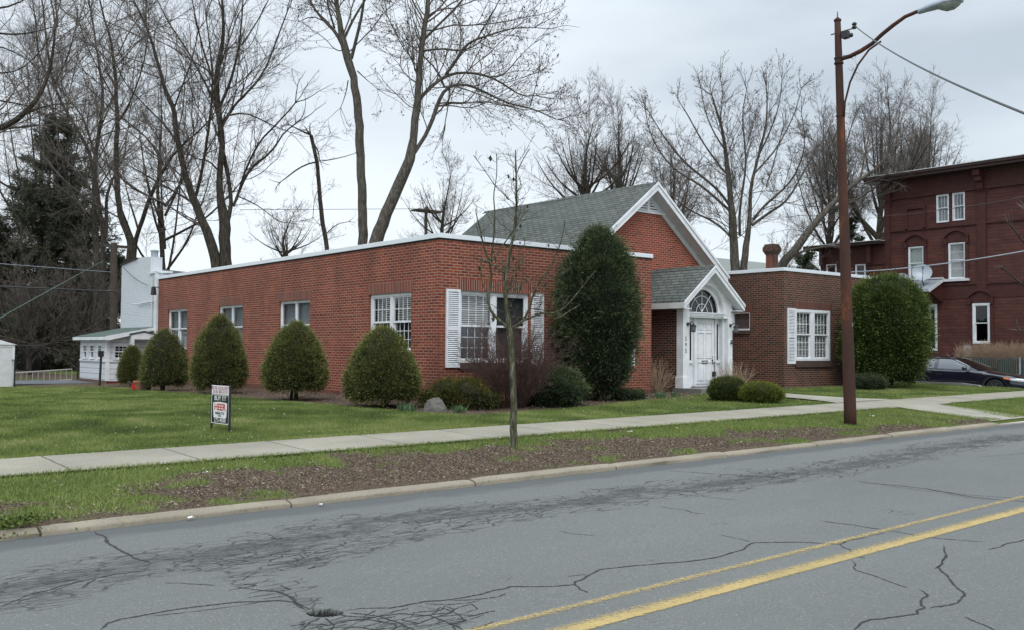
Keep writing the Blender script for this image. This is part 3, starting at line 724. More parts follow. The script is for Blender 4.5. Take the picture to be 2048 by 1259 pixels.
# gabled hall
YG, YGR, XRDG, ZRDG, PITCH = 20.05, 19.62, 21.72, 6.78, .785
YGB = 28.06
zl = lambda x: ZRDG-.10-abs(x-XRDG)*PITCH
m = MB(); m.poly([(18.0, YG, .1), (25.56, YG, .1), (25.56, YG, zl(25.1)), (XRDG, YG, ZRDG-.12), (18.0, YG, zl(18.0))]); m.build('gable_wall', M['brick_gable'], B)
m = MB()
xl, xr = 17.9, 25.12
for s_, xe in ((-1, xl), (1, xr)):
    ze = ZRDG-abs(xe-XRDG)*PITCH
    a = [(XRDG, YGR, ZRDG), (xe, YGR, ze), (xe, YGB, ze), (XRDG, YGB, ZRDG)]
    m.poly(a if s_ > 0 else a[::-1])
    m.poly([(p[0], p[1], p[2]-.05) for p in a])
    m.poly([(xe, YGR, ze), (xe, YGR, ze-.05), (xe, YGB, ze-.05), (xe, YGB, ze)])
rf = m.build('roof', M['shingle'], B)
m = MB()
for y in np.arange(YGR, YGB, .30): 
    m.prism([(XRDG-.13, y, ZRDG-.085), (XRDG, y, ZRDG+.015+.008), (XRDG+.13, y, ZRDG-.085), (XRDG, y, ZRDG-.01)], (0, .295, -.008))
m.build('ridge_cap', M['shingle'], rf)
# rake boards + soffit
def rake(parent, xa, za, xb, zb, y, w, th=.03, name='rake_board', mat='white'):
    m = MB(); m.prism([(xa, y, za), (xb, y, zb), (xb, y, zb-w), (xa, y, za-w*1.0)], (0, th, 0)); return m.build(name, M[mat], parent)
for xe in (xl, xr):
    ze = ZRDG-abs(xe-XRDG)*PITCH; s_ = 1 if xe > XRDG else -1
    rake(B, XRDG, ZRDG-.01, xe, ze-.01, YGR-.005, .25)
    rake(B, XRDG, ZRDG-.004, xe+s_*.05, ze-.04-.004, YGR-.035, .09, .029, 'rake_moulding')
    m = MB(); m.poly([(XRDG, YGR+.03, ZRDG-.26), (xe, YGR+.03, ze-.26), (xe, YG, ze-.26), (XRDG, YG, ZRDG-.26)]); m.build('soffit', M['dirtywhite'], B)
    m = MB(); m.prism([(XRDG, YG-.03, ZRDG-.2), (xe, YG-.03, ze-.2), (xe, YG-.03, ze-.44), (XRDG, YG-.03, ZRDG-.44)], (0, .028, 0)); m.build('frieze_board', M['dirtywhite'], B)
rake(B, XRDG, ZRDG, xl, ZRDG-abs(xl-XRDG)*PITCH, YGB, .2)
# eave return at the right foot of the gable
m = MB(); ze = ZRDG-abs(xr-XRDG)*PITCH; m.box(xr-.35, xr, YGR+.03, YG, ze-.30, ze-.26); m.build('eave_return', M['white'], B)
# louvre
zb_ = 5.92; hw = (ZRDG-.44-zb_)/PITCH+.25
lv = MB(); lv.box(XRDG-hw, XRDG+hw, YG-.05, YG-.001, zb_-.06, zb_); lv.box(XRDG-.06, XRDG+.06, YG-.055, YG-.001, zb_+.001, ZRDG-.40)
L_ = lv.build('louvre', M['white'], B)
bk = MB(); bk.poly([(XRDG-hw, YG-.004, zb_), (XRDG+hw, YG-.004, zb_), (XRDG, YG-.004, ZRDG-.3)]); bk.build('louvre_back', M['dark'], L_)
sl = MB(); z = zb_+.01
while z < ZRDG-.42:
    h_ = max(.02, (ZRDG-.30-z)/PITCH)
    sl.prism([(XRDG-h_, YG-.045, z), (XRDG+h_, YG-.045, z), (XRDG+h_, YG-.008, z+.055), (XRDG-h_, YG-.008, z+.055)], (0, .004, .012)); z += .085
sl.build('louvre_slats', M['white'], L_)
# ---------------- right wing
XW = 25.555
wW = [(26.13, 28.10, 1.36, 2.98)]
wS = [(19.08-.0, 19.80, 2.33, 2.90)]
wall(fr_y(17.78), XW, 32.0, .1, ZR, wW).build('wing_front_wall', M['brick_brown'], B)
wall(fr_x(XW), 17.78, YG, .1, ZR, wS).build('wing_side_wall', M['brick_brown'], B)
m = MB(); m.poly([(32, 17.78, .1), (32, 26, .1), (32, 26, ZR), (32, 17.78, ZR)]); m.poly([(32, 26, .1), (XW, 26, .1), (XW, 26, ZR), (32, 26, ZR)]); m.poly([(XW, YG, 3.4), (XW, 26, 3.4), (XW, 26, ZR), (XW, YG, ZR)]); m.build('wing_return_wall', M['brick_brown'], B)
m = MB(); m.box(XW-o_, 32.04, 17.78-o_, 18.0, ZR-.002, ZC-.005); m.box(XW-o_, XW+.22, 18.0, 26, ZR-.002, ZC-.005); m.box(31.8, 32.04, 18.0, 26, ZR-.002, ZC-.005); m.build('wing_coping', M['cap'], B, bevel=.006)
MB().box(XW+.2, 31.85, 17.98, 26, ZR-.35, ZR-.3).build('wing_flat_roof', M['dark'], B)
a, b, c, d = wW[0]
m = MB(fr_y(17.78)); m.box(a-.12, b+.12, -.1, .004, d, d+.25); m.build('lintel', M['soldier_brown'], B)
dh_window(fr_y(17.78), a, b, c, d, B, 'blinds', label='white window of the right wing with closed blinds', casing=.09, mull=.2, d0=.0)
shutter(fr_y(17.78), a-.42, a-.01, c-.1, d+.02, B)
m = MB(fr_y(17.78)); m.box(a, b+.08, -.12, .07, c-.20, c-.001); m.build('sill', M['sillstone'], B)
a, b, c, d = wS[0]
m = MB(fr_x(XW)); m.box(a-.1, b+.1, -.1, .004, d, d+.25); m.build('lintel', M['soldier_brown'], B)
m = MB(fr_x(XW)); m.box(a, a+.035, -.12, -.015, c, d); m.box(b-.035, b, -.12, -.015, c, d); m.box(a+.035, b-.035, -.12, -.015, d-.04, d); m.box(a+.035, b-.035, -.12, .012, c, c+.055)
wn = m.build('window', M['white'], B); wn['label'] = 'small high window beside the entrance'
m = MB(fr_x(XW)); m.poly([(a+.03, -.07, c+.05), (b-.03, -.07, c+.05), (b-.03, -.07, d-.03), (a+.03, -.07, d-.03)]); m.build('glass', M['glass'], wn)
blinds(fr_x(XW), a+.02, b-.02, c+.03, d-.02, -.12, .04).build('blinds', plain('grey_blinds', R3(.22,.22,.22), .7, .1), wn)
m = MB(fr_x(XW)); m.poly([(a-.1, -.22, c-.1), (b+.1, -.22, c-.1), (b+.1, -.22, d+.1), (a-.1, -.22, d+.1)]); m.build('dark_backing', M['dark'], wn)  # added dark sheet behind the glass; room darkness put into its colour
m = MB(fr_x(XW)); m.box(a-.02, b+.02, -.12, .05, c-.12, c-.001); m.build('sill', M['sillstone'], B)
# ---------------- entrance
XP0, XP1, YP, YRK = 20.60, 22.80, 17.65, 17.40
XRP, ZRP, PP = 21.70, 4.08, .80
E_ = B
# brick vestibule sides
m = MB(); m.poly([(20.66, YP+.22, .1), (20.66, YG, .1), (20.66, YG, 3.0), (20.66, YP+.22, 3.0)]); m.build('vestibule_wall', M['brick_brown'], B); m = MB(); m.poly([(22.78, YP+.22, .1), (22.78, YG, .1), (22.78, YG, 3.0), (22.78, YP+.22, 3.0)]); m.build('vestibule_wall', M['brick_brown'], B)
m = MB(); xl, xr = 20.37, 23.03
for s_, xe in ((-1, xl), (1, xr)):
    ze = ZRP-abs(xe-XRP)*PP
    a = [(XRP, YRK, ZRP), (xe, YRK, ze), (xe, YG-.002, ze), (XRP, YG-.002, ZRP)]
    m.poly(a if s_ > 0 else a[::-1]); m.poly([(p[0], p[1], p[2]-.04) for p in a])
    m.poly([(xe, YRK, ze), (xe, YRK, ze-.04), (xe, YG-.002, ze-.04), (xe, YG-.002, ze)])
prf = m.build('entrance_roof', M['shingle'], B)
m = MB()
for y in np.arange(YRK, YG-.3, .30): m.prism([(XRP-.12, y, ZRP-.08), (XRP, y, ZRP+.02), (XRP+.12, y, ZRP-.08), (XRP, y, ZRP-.01)], (0, .295, -.008))
m.build('ridge_cap', M['shingle'], prf)
for xe in (xl, xr):
    ze = ZRP-abs(xe-XRP)*PP; s_ = 1 if xe > XRP else -1
    rake(B, XRP, ZRP-.008, xe, ze-.008, YRK-.004, .20)
    rake(B, XRP, ZRP-.003, xe+s_*.035, ze-.028-.003, YRK-.03, .07, .025, 'rake_moulding')
    m = MB(); m.prism([(XRP, YRK+.03, ZRP-.20), (xe, YRK+.03, ze-.20), (xe, YRK+.03, ze-.215), (XRP, YRK+.03, ZRP-.215)], (0, YP-YRK+.02, 0)); m.build('soffit', M['white'], B)
    m = MB(); m.box(min(xe, xe+.03*s_), max(xe, xe+.03*s_), YRK-.004, YG-.004, ze-.21, ze-.045); m.build('eave_fascia', M['dirtywhite'], B)
    m = MB(); m.box(min(xe, xe-s_*.32), max(xe, xe-s_*.32), YRK+.028, YP+.2, ze-.225, ze-.2); m.build('eave_return', M['white'], B)
m = MB(); m.box(xl+.03, 20.66, YP+.1, YG, 2.80, 2.84); m.build('eave_soffit', M['dirtywhite'], B)
# pediment with the arched opening
def arch_panel(frame, x0, x1, z0, xc, zc, r, top, d0, d1, n=28):
    """panel x0..x1 from z0 up to top(x), minus half disc r at (xc,zc) and the strip below"""
    m = MB(frame)
    th = [math.pi*i/n for i in range(n+1)]
    pts = [(xc-r*math.cos(t), zc+r*math.sin(t)) for t in th]
    full = [(x0, z0)]+[(xc-r, z0)]+pts+[(xc+r, z0)]+[(x1, z0), (x1, top(x1)), (xc, top(xc)), (x0, top(x0))]
    # split into quads: outer ring strips
    for (xa, za), (xb, zb) in zip(pts[:-1], pts[1:]):
        m.poly([(xa, d0, za), (xb, d0, zb), (xb, d0, top(xb)), (xa, d0, top(xa))])
        m.poly([(xa, d0, za), (xa, d1, za), (xb, d1, zb), (xb, d0, zb)])
    for a, b in ((x0, xc-r), (xc+r, x1)): m.poly([(a, d0, z0), (b, d0, z0), (b, d0, top(b)), (a, d0, top(a))])
    return m
topf = lambda x: ZRP-.19-abs(x-XRP)*PP
ZAR, RAR, XA = 2.73, .66, 21.62
arch_panel(fr_y(YP), XP0, XP1, 2.60, XA, ZAR-.0, RAR+.12, topf, -.02, -.14).build('pediment', M['white'], B)
m = arch_panel(fr_y(YP), XA-RAR-.12, XA+RAR+.12, 2.66, XA, ZAR, RAR, lambda x: ZAR+math.sqrt(max(0.0004, (RAR+.125)**2-(x-XA)**2)), -.12, -.17); m.build('arch_trim', M['white'], B)
ring = MB(fr_y(YP)); ring.tube([(XA-(RAR+.15)*math.cos(math.pi*i/24), -.012, ZAR+(RAR+.15)*math.sin(math.pi*i/24)) for i in range(25)], .022, 6); ring.build('arch_moulding', M['white'], B)
# fanlight
fan_ = MB(fr_y(YP)); d = -.175
for k in (math.pi*.5, math.pi*.5-.66*1.0, math.pi*.5+.66): fan_.tube([(XA, d, ZAR+.02), (XA+RAR*math.cos(k), d, ZAR+RAR*math.sin(k))], .013, 4)
for rr in (.25, .48): fan_.tube([(XA-rr*math.cos(math.pi*i/20), d, ZAR+rr*math.sin(math.pi*i/20)) for i in range(21)], .012, 4)
fw_ = fan_.build('fanlight', M['white'], B)
g = MB(fr_y(YP)); g.poly([(XA-RAR*math.cos(math.pi*i/24), d-.015, ZAR+RAR*math.sin(math.pi*i/24)) for i in range(25)]); g.build('glass', M['glassdark'], fw_)
g = MB(fr_y(YP)); g.poly([(XA-.72, d-.3, ZAR-.1), (XA+.72, d-.3, ZAR-.1), (XA+.72, d-.3, ZAR+.50), (XA+.3, d-.2, ZAR+.75), (XA-.3, d-.2, ZAR+.75), (XA-.72, d-.3, ZAR+.50)]); g.build('fanlight_dark_backing', M['dark'], fw_)  # dark sheet; unlit space behind the fanlight put into its colour
en = MB(fr_y(YP)); en.box(XP0+.27, XP1-.29, -.2, -.035, 2.645, 2.70); en.box(XP0+.25, XP1-.27, -.2, -.01, 2.70, 2.73); en.box(XP0+.27, XP1-.29, -.2, -.06, 2.60, 2.645); en.build('entablature', M['white'], B)
for (a, b) in ((XP0, XP0+.27), (XP1-.2, XP1)):
    m = MB(fr_y(YP)); m.box(a, b, -.24, .0, .60, 2.9 if a < 21 else 2.9); m.box(a-.03, b+.03, -.26, .025, .60, .90); m.box(a-.02, b+.02, -.25, .015, .90, .93)
    m.build('pilaster', M['white'], B)
m = MB(fr_y(YP)); m.box(XP0+.27, XP1-.2, -.30, -.26, .62, 2.60); m.build('entrance_panelling', M['white'], B)
for a in (XP0+.27, 21.33, 22.27, 22.50):
    w = .05 if a != 22.50 else .09
    m = MB(fr_y(YP)); m.box(a, a+w, -.26, -.205 if a != 22.50 else -.12, .66, 2.60); m.box(a-.012, a+w+.012, -.26, -.195 if a != 22.50 else -.11, 2.52, 2.54); m.build('entrance_post', M['white'], B)
for a, b in ((21.185, 21.245), (22.395, 22.45)):
    m = MB(fr_y(YP)); m.box(a, b, -.258, -.250, 1.38, 2.44); m.build('sidelight', M['dark'], B)
    c_ = a-.04 if a > 22 else a-.03
    m = MB(fr_y(YP)); m.box(c_-.02, c_+.13, -.26, -.20, 1.30, 1.33); m.box(c_, c_+.11, -.26, -.225, 1.26, 1.30); m.build('sidelight_sill', M['white'], B)
# door
DX0, DX1, DZ0, DZ1, dd = 21.41, 22.25, .70, 2.56, -.235
m = MB(fr_y(YP)); m.box(DX0, DX1, -.262, dd, DZ0, DZ1)
hw = (DX1-DX0)
for a, b in ((.10, .44), (.56, .90)):
    for c, e in ((.05, .31), (.36, .84)[0:0] or (.05, .31), (.37, .655), (.70, .94)): pass
door = m.build('door', M['white'], B)
pn = MB(fr_y(YP))
for a, b in ((.11, .44), (.54, .87)):
    for c, e in ((.05, .34), (.40, .80), (.84, .95)):
        xa, xb, za, zb2 = DX0+a*hw, DX0+b*hw, DZ0+c*(DZ1-DZ0), DZ0+e*(DZ1-DZ0)
        pn.box(xa, xb, dd+.001, dd+.026, zb2-.02, zb2); pn.box(xa, xb, dd+.001, dd+.020, za, za+.02); pn.box(xa, xa+.018, dd+.001, dd+.018, za+.02, zb2-.02); pn.box(xb-.018, xb, dd+.001, dd+.018, za+.02, zb2-.02)
        pn.box(xa+.045, xb-.045, dd+.001, dd+.006, za+.045, zb2-.045)
pn.build('door_panels', M['white'], door)
m = MB(fr_y(YP)); m.box(DX0+.28, DX0+.53, dd+.001, dd+.02, 1.28, 1.37); m.build('letter_slot', M['black'], door)
m = MB(fr_y(YP)); m.box(DX0+.36, DX0+.44, dd+.021, dd+.024, 1.31, 1.34); m.build('letter_label', M['paper'], door)
m = MB(fr_y(YP)); m.box(DX1-.11, DX1-.07, dd+.001, dd+.02, 1.26, 1.40); m.tube([(DX1-.09, dd+.02, 1.30), (DX1-.02, dd+.06, 1.30)], .02, 8); m.build('door_handle', M['black'], door)
m = MB(fr_y(YP)); m.lathe((DX1-.09, dd, 1.48), [(.03, .002), (.028, .02), (.01, .03)], 12, 1); m.build('deadbolt', plain('brass', R3(.4,.3,.1), .35, .1, metal=.8), door)
m = MB(fr_y(YP)); m.box(DX1-.13, DX1-.02, dd+.03, dd+.09, .90, 1.05); m.tube([(DX1-.05, dd+.06, 1.05), (DX1-.05, dd+.06, 1.15), (DX1-.07, dd+.06, 1.29)], .008, 6); lk = m.build('lockbox', M['black']); tag(lk, 'black key lockbox hanging from the handle of the white front door', 'lockbox')
# lanterns
for i, xx in enumerate((XP0+.19, XP1-.10)):
    L = empty('wall_lantern', (xx, YP, 2.33), 'black carriage lantern on the %s' % ('left pilaster above the house number' if i == 0 else 'right pilaster next to the small high window'), 'lantern', 'lanterns beside the front door')
    m = MB(fr_y(YP)); m.lathe((xx, .0, 2.40), [(.055, .002), (.05, .02), (.02, .03)], 12, 1); m.tube([(xx, .02, 2.40), (xx+.02, .12, 2.47), (xx+.05, .17, 2.42), (xx+.05, .17, 2.37)], .014, 6); m.build('bracket', M['black'], L)
    m = MB(fr_y(YP)); m.lathe((xx+.05, .17, 2.17), [(.02, 0), (.055, .01), (.06, .03), (.075, .16), (.085, .17), (.07, .20), (.02, .24), (.01, .25)], 8, 2); m.build('lamp_housing', M['black'], L)
    m = MB(fr_y(YP)); m.lathe((xx+.05, .17, 2.205), [(.062, 0), (.076, .12)], 8, 2); m.build('lamp_glass', plain('frosted_lantern_glass', R3(.12,.13,.13), .2, .1), L)
def text(s, size, frame_mat, mat, name, parent=None, extrude=.002, bold=0., sx=1.):
    cu = bpy.data.curves.new(name, 'FONT'); cu.body = s; cu.size = size; cu.extrude = extrude; cu.offset = bold; cu.align_x = 'CENTER'; cu.align_y = 'CENTER'; cu.space_character = 1.0
    ob = bpy.data.objects.new(name, cu); me = bpy.data.meshes.new_from_object(ob); bpy.data.objects.remove(ob)
    import mathutils
    Mx = frame_mat
    for v in me.vertices:
        q = Mx(v.co.x*sx, v.co.y, v.co.z); v.co = q
    O = origin(parent)
    for v in me.vertices: v.co = (v.co.x-O[0], v.co.y-O[1], v.co.z-O[2])
    return link(me, name, mat, parent)
for i, ch in enumerate('595'):
    text(ch, .17, lambda x, y, z, i=i: (XP0+.115+x, YP-.006-z, 1.98-i*.17+y), M['black'], 'house_number', B, .002, -.001)
m = MB(fr_y(YP)); m.box(XP1-.10, XP1-.03, .0, .05, 1.86, 1.90); m.box(XP1-.08, XP1-.01, .0, .05, 1.93, 1.97); m.build('doorbell', M['black'], B)
# step
m = MB(); m.box(XP0-.1, XP1+.15, YP-.75, YP+.3, .2, .60); m.box(21.2, 22.6, YP-1.05, YP-.76, .2, .52); m.build('entrance_step', M['conc'], B)
# utilities on the far end of the side wall
m = MB(); m.tube([(12.33, 36.2, 3.85), (12.2, 36.2, 3.85)], .02, 6); m.lathe((12.12, 36.2, 3.55), [(.10, 0), (.11, .02), (.08, .30), (.03, .33)], 10, 2); m.build('service_head', M['black'], B)
# ============================================================ WHITE HOUSE WITH SUNROOM (left, behind)
W = empty('white_house', (X0, 37, .2), 'white house with stepped chimney wall and green-roofed sunroom beyond the long brick wall', 'house')
FX = fr_x(X0)
m = MB(); pr_ = [(36.48, 0), (36.48, 4.42), (37.43, 4.48), (37.43, 5.10), (38.6, 5.16), (38.95, 5.12), (41.0, 4.98), (41.0, 0)]
m.prism([(X0, y, z) for y, z in pr_], (.45, 0, 0)); m.build('wall', M['whitebrick'], W)
m = MB(); m.box(X0+.45, X0+8, 38.9, 41.0, 0, 4.3); m.build('rear_wall', M['whitebrick'], W)
m = MB(); m.box(X0-.06, X0+.5, 36.4, 37.45, 4.42, 4.50); m.build('ledge', M['white'], W)
m = MB(); m.prism([(X0-.06, 39.0, 5.125), (X0-.06, 41.1, 4.975), (X0-.06, 41.1, 5.02), (X0-.06, 39.0, 5.17)], (.6, 0, 0)); m.build('roof_edge', M['oxdark'], W)
m = MB(); m.lathe((X0+.3, 37.9, 5.13), [(.14, 0), (.14, .2), (.17, .22), (.17, .26), (.05, .3)], 10); m.build('chimney_pot', M['alu'], W)
m = MB(); m.box(X0-.07, X0-.001, 36.47, 36.72, .2, 4.40); m.build('corner_board', M['white'], W)
m = MB(); m.tube([(X0-.05, 37.05, 4.3), (X0-.05, 37.05, 2.3)], .025, 6); m.tube([(X0-.05, 36.5, 3.35), (X0-.06, 38.6, 3.30), (X0-.2, 38.9, 3.3)], .025, 6); m.build('conduit', M['dirtywhite'], W)
# dark shingle roof seen over the flat roof
m = MB(); zz = .0; qa, qb = at(318, 536, Y=41.), at(456, 553, Y=41.); m.poly([(X0+.46, 38.0, 4.2), (qb[0]+1.5, 38.0, 4.2), (qb[0], 41, qb[2]), (X0+.46, 41, qa[2])]); m.build('main_roof', M['shingle_far'], W)
YS, XS0 = 37.1, 10.76
ZE = float(at(212, 673, Y=YS-.37)[2]); ZH = float(at(305, 652, Y=YS-.35)[2]); WA, WB_ = at(226, 687, Y=YS), at(257, 718, Y=YS)
XWa, XWb, ZWa, ZWb = float(WA[0]), float(WB_[0]), float(WB_[2]), float(WA[2])
m = wall(fr_y(YS), XS0, X0, .30, ZE-.05, [(XWa, XWb, ZWa, ZWb)], .1); 
m.fr = None; m.build('sunroom_front_wall', M['siding'], W)
wz = [(37.75, 38.25), (38.6, 39.1), (39.45, 39.95)]
yw = []
for pa, pb in (((549,0),(575,0)),((504,0),(532,0)),((466,0),(492,0))):
    ya = at(pb[0]/2.798, 700, X=XS0)[1]; yb = at(pa[0]/2.798, 700, X=XS0)[1]; yw.append((ya, yb))
YSB = at(160, 720, X=XS0)[1]
m = wall(fr_x(XS0), YS, YSB, .35, ZE-.02, [(a, b, ZWa, ZWb) for a, b in yw], .1); m.build('sunroom_side_wall', M['siding'], W)
m = MB(); m.poly([(XS0, YSB, .2), (X0, YSB, .2), (X0, YSB, ZH-.1), (XS0, YSB, ZE-.05)]); m.build('sunroom_rear_wall', M['siding'], W)
m = MB(); m.box(XS0+.002, X0, YS-.012, YS+.05, .0, .34); m.build('sunroom_foundation', plain('red_painted_footing', R3(.12,.02,.02), .8, .3), W)
m = MB(); m.box(XS0-.012, XS0+.04, YS-.01, YSB, .0, .36); m.build('sunroom_foundation', plain('brown_footing', R3(.13,.09,.075), .8, .3), W)
for a, b in yw: dh_window(fr_x(XS0), a, b, ZWa, ZWb, W, 'dark', cols=2, rows=(2, 1), d0=.03, casing=.03, pairs=1)
dh_window(fr_y(YS), XWa, XWb, ZWa, ZWb, W, 'dark', cols=3, rows=(2, 2), d0=.03, casing=.05, pairs=1)
m = MB(); m.box(XS0-.04, X0-.02, YS-.035, YS-.003, ZWa-.08, ZWa-.03); m.box(XS0-.04, XS0-.003, YS, YSB, ZWa-.08, ZWa-.03); m.box(XS0-.035, XS0+.09, YS-.03, YS-.003, .35, ZE); m.box(XS0-.03, XS0-.003, YS, YS+.1, .35, ZE); m.build('sunroom_trim', M['white'], W)
ra = [(XS0-.15, YS-.35, ZE), (X0, YS-.35, ZH-.05), (X0, YSB+.3, ZH-.05), (XS0-.15, YSB+.3, ZE)]
m = MB(); m.prism(ra, (0, 0, .05)); m.build('sunroom_roof', M['shingle_green'], W)
m = MB(); m.prism([(XS0-.17, YS-.38, ZE+.04), (X0, YS-.38, ZH-.01), (X0, YS-.38, ZH-.13), (XS0-.05, YS-.38, ZE-.11), (XS0-.17, YS-.38, ZE-.11)], (0, .028, 0)); m.box(XS0-.22, XS0-.16, YS-.40, YSB+.3, ZE-.10, ZE+.02); m.build('sunroom_fascia', M['white'], W)
m = MB(); m.poly([(XS0, YS-.002, ZE-.05), (X0, YS-.002, ZE-.05), (X0, YS-.002, ZH-.07)]); m.build('sunroom_gable', M['dirtywhite'], W)
# little door hood
XD = float(at(266, 680, Y=YS-.5)[0]); XM = XD+.42; ZD = float(at(262, 667, Y=YS-.5)[2]); ZM = float(at(286, 660, Y=YS-.5)[2])
m = MB(); m.prism([(XD-.1, YS-.5, ZD+.03), (XM, YS-.5, ZM), (XM+.52, YS-.5, ZD+.03), (XM+.52, YS-.5, ZD-.03), (XM, YS-.5, ZM-.06), (XD-.1, YS-.5, ZD-.03)], (0, .5, 0)); m.build('door_hood', M['shingle_far'], W)
m = MB(); m.prism([(XD-.06, YS-.48, ZD-.04), (XM, YS-.48, ZM-.08), (XM+.48, YS-.48, ZD-.04)], (0, .03, 0)); m.box(XD-.04, XD+.06, YS-.48, YS, .2, ZD-.04); m.box(XD+.06, XM+.46, YS-.48, YS-.4, ZD-.19, ZD-.041); m.build('door_surround', M['white'], W)
# ============================================================ SHED, FENCE, LADDER, POLE (left)
sh = empty('white_shed', (6, 34, .2), 'small white garden shed with pitched roof, cut off by the left edge of the photo', 'shed')
pz = gat(27, 772); XS_ = pz[0]; YS_ = pz[1]
m = MB(); m.box(XS_-2.4, XS_, YS_, YS_+2.4, .25, at(27, 687, Y=YS_)[2]); m.build('shed_wall', M['siding'] if False else M['dirtywhite'], sh)
ze = at(27, 687, Y=YS_)[2]
m = MB(); m.prism([(XS_+.07, YS_-.05, ze-.02), (XS_-1.2, YS_-.05, ze+.36), (XS_-2.5, YS_-.05, ze-.02)], (0, 2.5, 0)); m.build('shed_roof', M['white'], sh)
m = MB(); m.box(XS_-.06, XS_+.01, YS_-.012, YS_-.002, .3, ze-.03); m.box(XS_-2.4, XS_+.01, YS_-.014, YS_-.003, ze-.10, ze-.03); m.build('shed_trim', M['white'], sh)
def chain(name, p0, p1, z0, h, label, mat, post_every=3., dens=.12, th=.004, group=None, top=True, postr=.03, slat=None):
    e = empty(name, (p0[0], p0[1], z0), label, 'fence', group)
    L = math.hypot(p1[0]-p0[0], p1[1]-p0[1]); ux, uy = (p1[0]-p0[0])/L, (p1[1]-p0[1])/L
    P = lambda s_, z: (p0[0]+ux*s_, p0[1]+uy*s_, z)
    for i in range(int(L/post_every)+1):
        s_ = i*post_every; MB().tube([P(s_, z0-.1), P(s_, z0+h+.03)], postr, 8).build('fence_post', M['black'] if slat is None else M['alu'], e)
    if top: MB().tube([P(0, z0+h), P(L, z0+h)], .018, 6).build('top_rail', M['black'] if slat is None else M['wire'], e)
    m = MB(); nrm = (-uy*th*.5, ux*th*.5)
    def wire(a, b):
        q = [P(*a), P(*b)]; dx, dz = b[0]-a[0], b[1]-a[1]; l = math.hypot(dx, dz); ex, ez = -dz/l*th, dx/l*th
        m.poly([(q[0][0]+ux*ex, q[0][1]+uy*ex, q[0][2]+ez), (q[1][0]+ux*ex, q[1][1]+uy*ex, q[1][2]+ez), (q[1][0]-ux*ex, q[1][1]-uy*ex, q[1][2]-ez), (q[0][0]-ux*ex, q[0][1]-uy*ex, q[0][2]-ez)])
    s_ = -h
    while s_ < L:
        a = max(0, s_); b = min(L, s_+h)
        if b > a: wire((a, z0+(a-s_)), (b, z0+(b-s_))); wire((a, z0+h-(a-s_)), (b, z0+h-(b-s_)))
        s_ += dens
    m.build('mesh', mat, e)
    if slat is not None:
        m = MB(); s_ = 0
        while s_ < L-.06:
            z1_ = z0+h-.04; jj = random.uniform(-.01, .01)
            m.poly([P(s_, z0+.03), P(s_+.055, z0+.03), P(s_+.055, z1_+jj), P(s_, z1_+jj)]); s_ += .085
        m.build('slats', slat, e)
    return e
chain('chain_link_fence', (-8, 41.8), (9.6, 41.8), .2, 1.45, 'dark chain-link fence with top rail under the evergreens at far left', M['black'])
chain('chain_link_fence', (7.3, 35.4), (7.3, 41.5), .2, .95, 'short low chain-link gate panel beside the white shed', M['black'], 2.)
g0, g1 = gat(155, 758), gat(170, 753)
chain('chain_link_fence', (float(g0[0]), float(g0[1])), (float(g1[0]), float(g1[1])), float(g0[2]), .72, 'narrow chain-link gate leaning against the sunroom corner', M['black'], .8)
ld = MB(); YL = 41.2
p0, p1 = at(28, 748, Y=YL), at(144, 737, Y=YL)
zb0, zt0 = p0[2]-.33, p0[2]+.0; 
ld.tube([(p0[0]-1, YL, p0[2]), (p1[0], YL, p1[2])], .03, 6); ld.tube([(p0[0]-1, YL, p0[2]-.42), (p1[0], YL, p1[2]-.42)], .03, 6)
for i in range(16):
    t = i/15; x = p0[0]-1+(p1[0]-p0[0]+1)*t; z = p0[2]+(p1[2]-p0[2])*t; ld.tube([(x, YL, z), (x, YL, z-.42)], .015, 5)
tag(ld.build('ladder', M['ladder']), 'long metal extension ladder lying on its side along the dark fence', 'ladder')
lp = gat(199, 771); o = MB(); o.tube([(lp[0], lp[1], lp[2]-.1), (lp[0]+.03, lp[1], lp[2]+1.05)], .04, 8); o.box(lp[0]-.06, lp[0]+.10, lp[1]-.06, lp[1]+.06, lp[2]+1.0, lp[2]+1.2)
tag(o.build('lawn_post', M['black']), 'thin black post with a small box standing before the sunroom', 'post')
b = gat(272, 779)
m = MB(); m.lathe((b[0], b[1], b[2]), [(.12, 0), (.14, .2), (.15, .21)], 14); tag(m.build('bucket', M['red']), 'small red bucket at the foot of the leftmost round yews', 'bucket')
b = gat(281, 779); m = MB(); m.lathe((b[0], b[1], b[2]), [(.14, 0), (.20, .22), (.22, .23), (.22, .28), (.18, .28)], 16); tag(m.build('flower_pot', M['terra']), 'terracotta flower pot beside the red bucket', 'flower pot')
b = gat(290, 779); m = MB(); m.lathe((b[0], b[1], b[2]), [(.15, 0), (.19, .22), (.20, .25), (.17, .25)], 16); tag(m.build('flower_pot', M['sillstone']), 'dark brown flower pot right of the terracotta one', 'flower pot')
def woodpole(name, px, Yp, topy, label, r=.14, arms=()):
    p = at(px, 700, Y=Yp); top = at(px, topy, Y=Yp)
    e = empty(name, (p[0], p[1], .1), label, 'utility pole')
    MB().tube([(p[0], p[1], 0), (top[0], top[1], top[2])], [r, r*.75], 10).build('pole', M['wood'], e)
    for (dz, hl, u) in arms:
        MB().box(p[0]-hl*u[0]-.05, p[0]+hl*u[0]+.05, p[1]-hl*u[1]-.06, p[1]+hl*u[1]+.06, top[2]-dz-.12, top[2]-dz).build('crossarm', M['wood'], e)
    return top
woodpole('utility_pole', 228, 46, 486, 'dark wooden utility pole behind the white house', .19, [(.1, .5, (1, 0))])
woodpole('utility_pole', 852, 66, 415, 'pale distant utility pole with crossarm seen over the flat roof', .17, [(.25, 1.35, (.9, .4))])
M['greenwire'] = plain('green_wire', R3(.09,.16,.14), .5, .1)
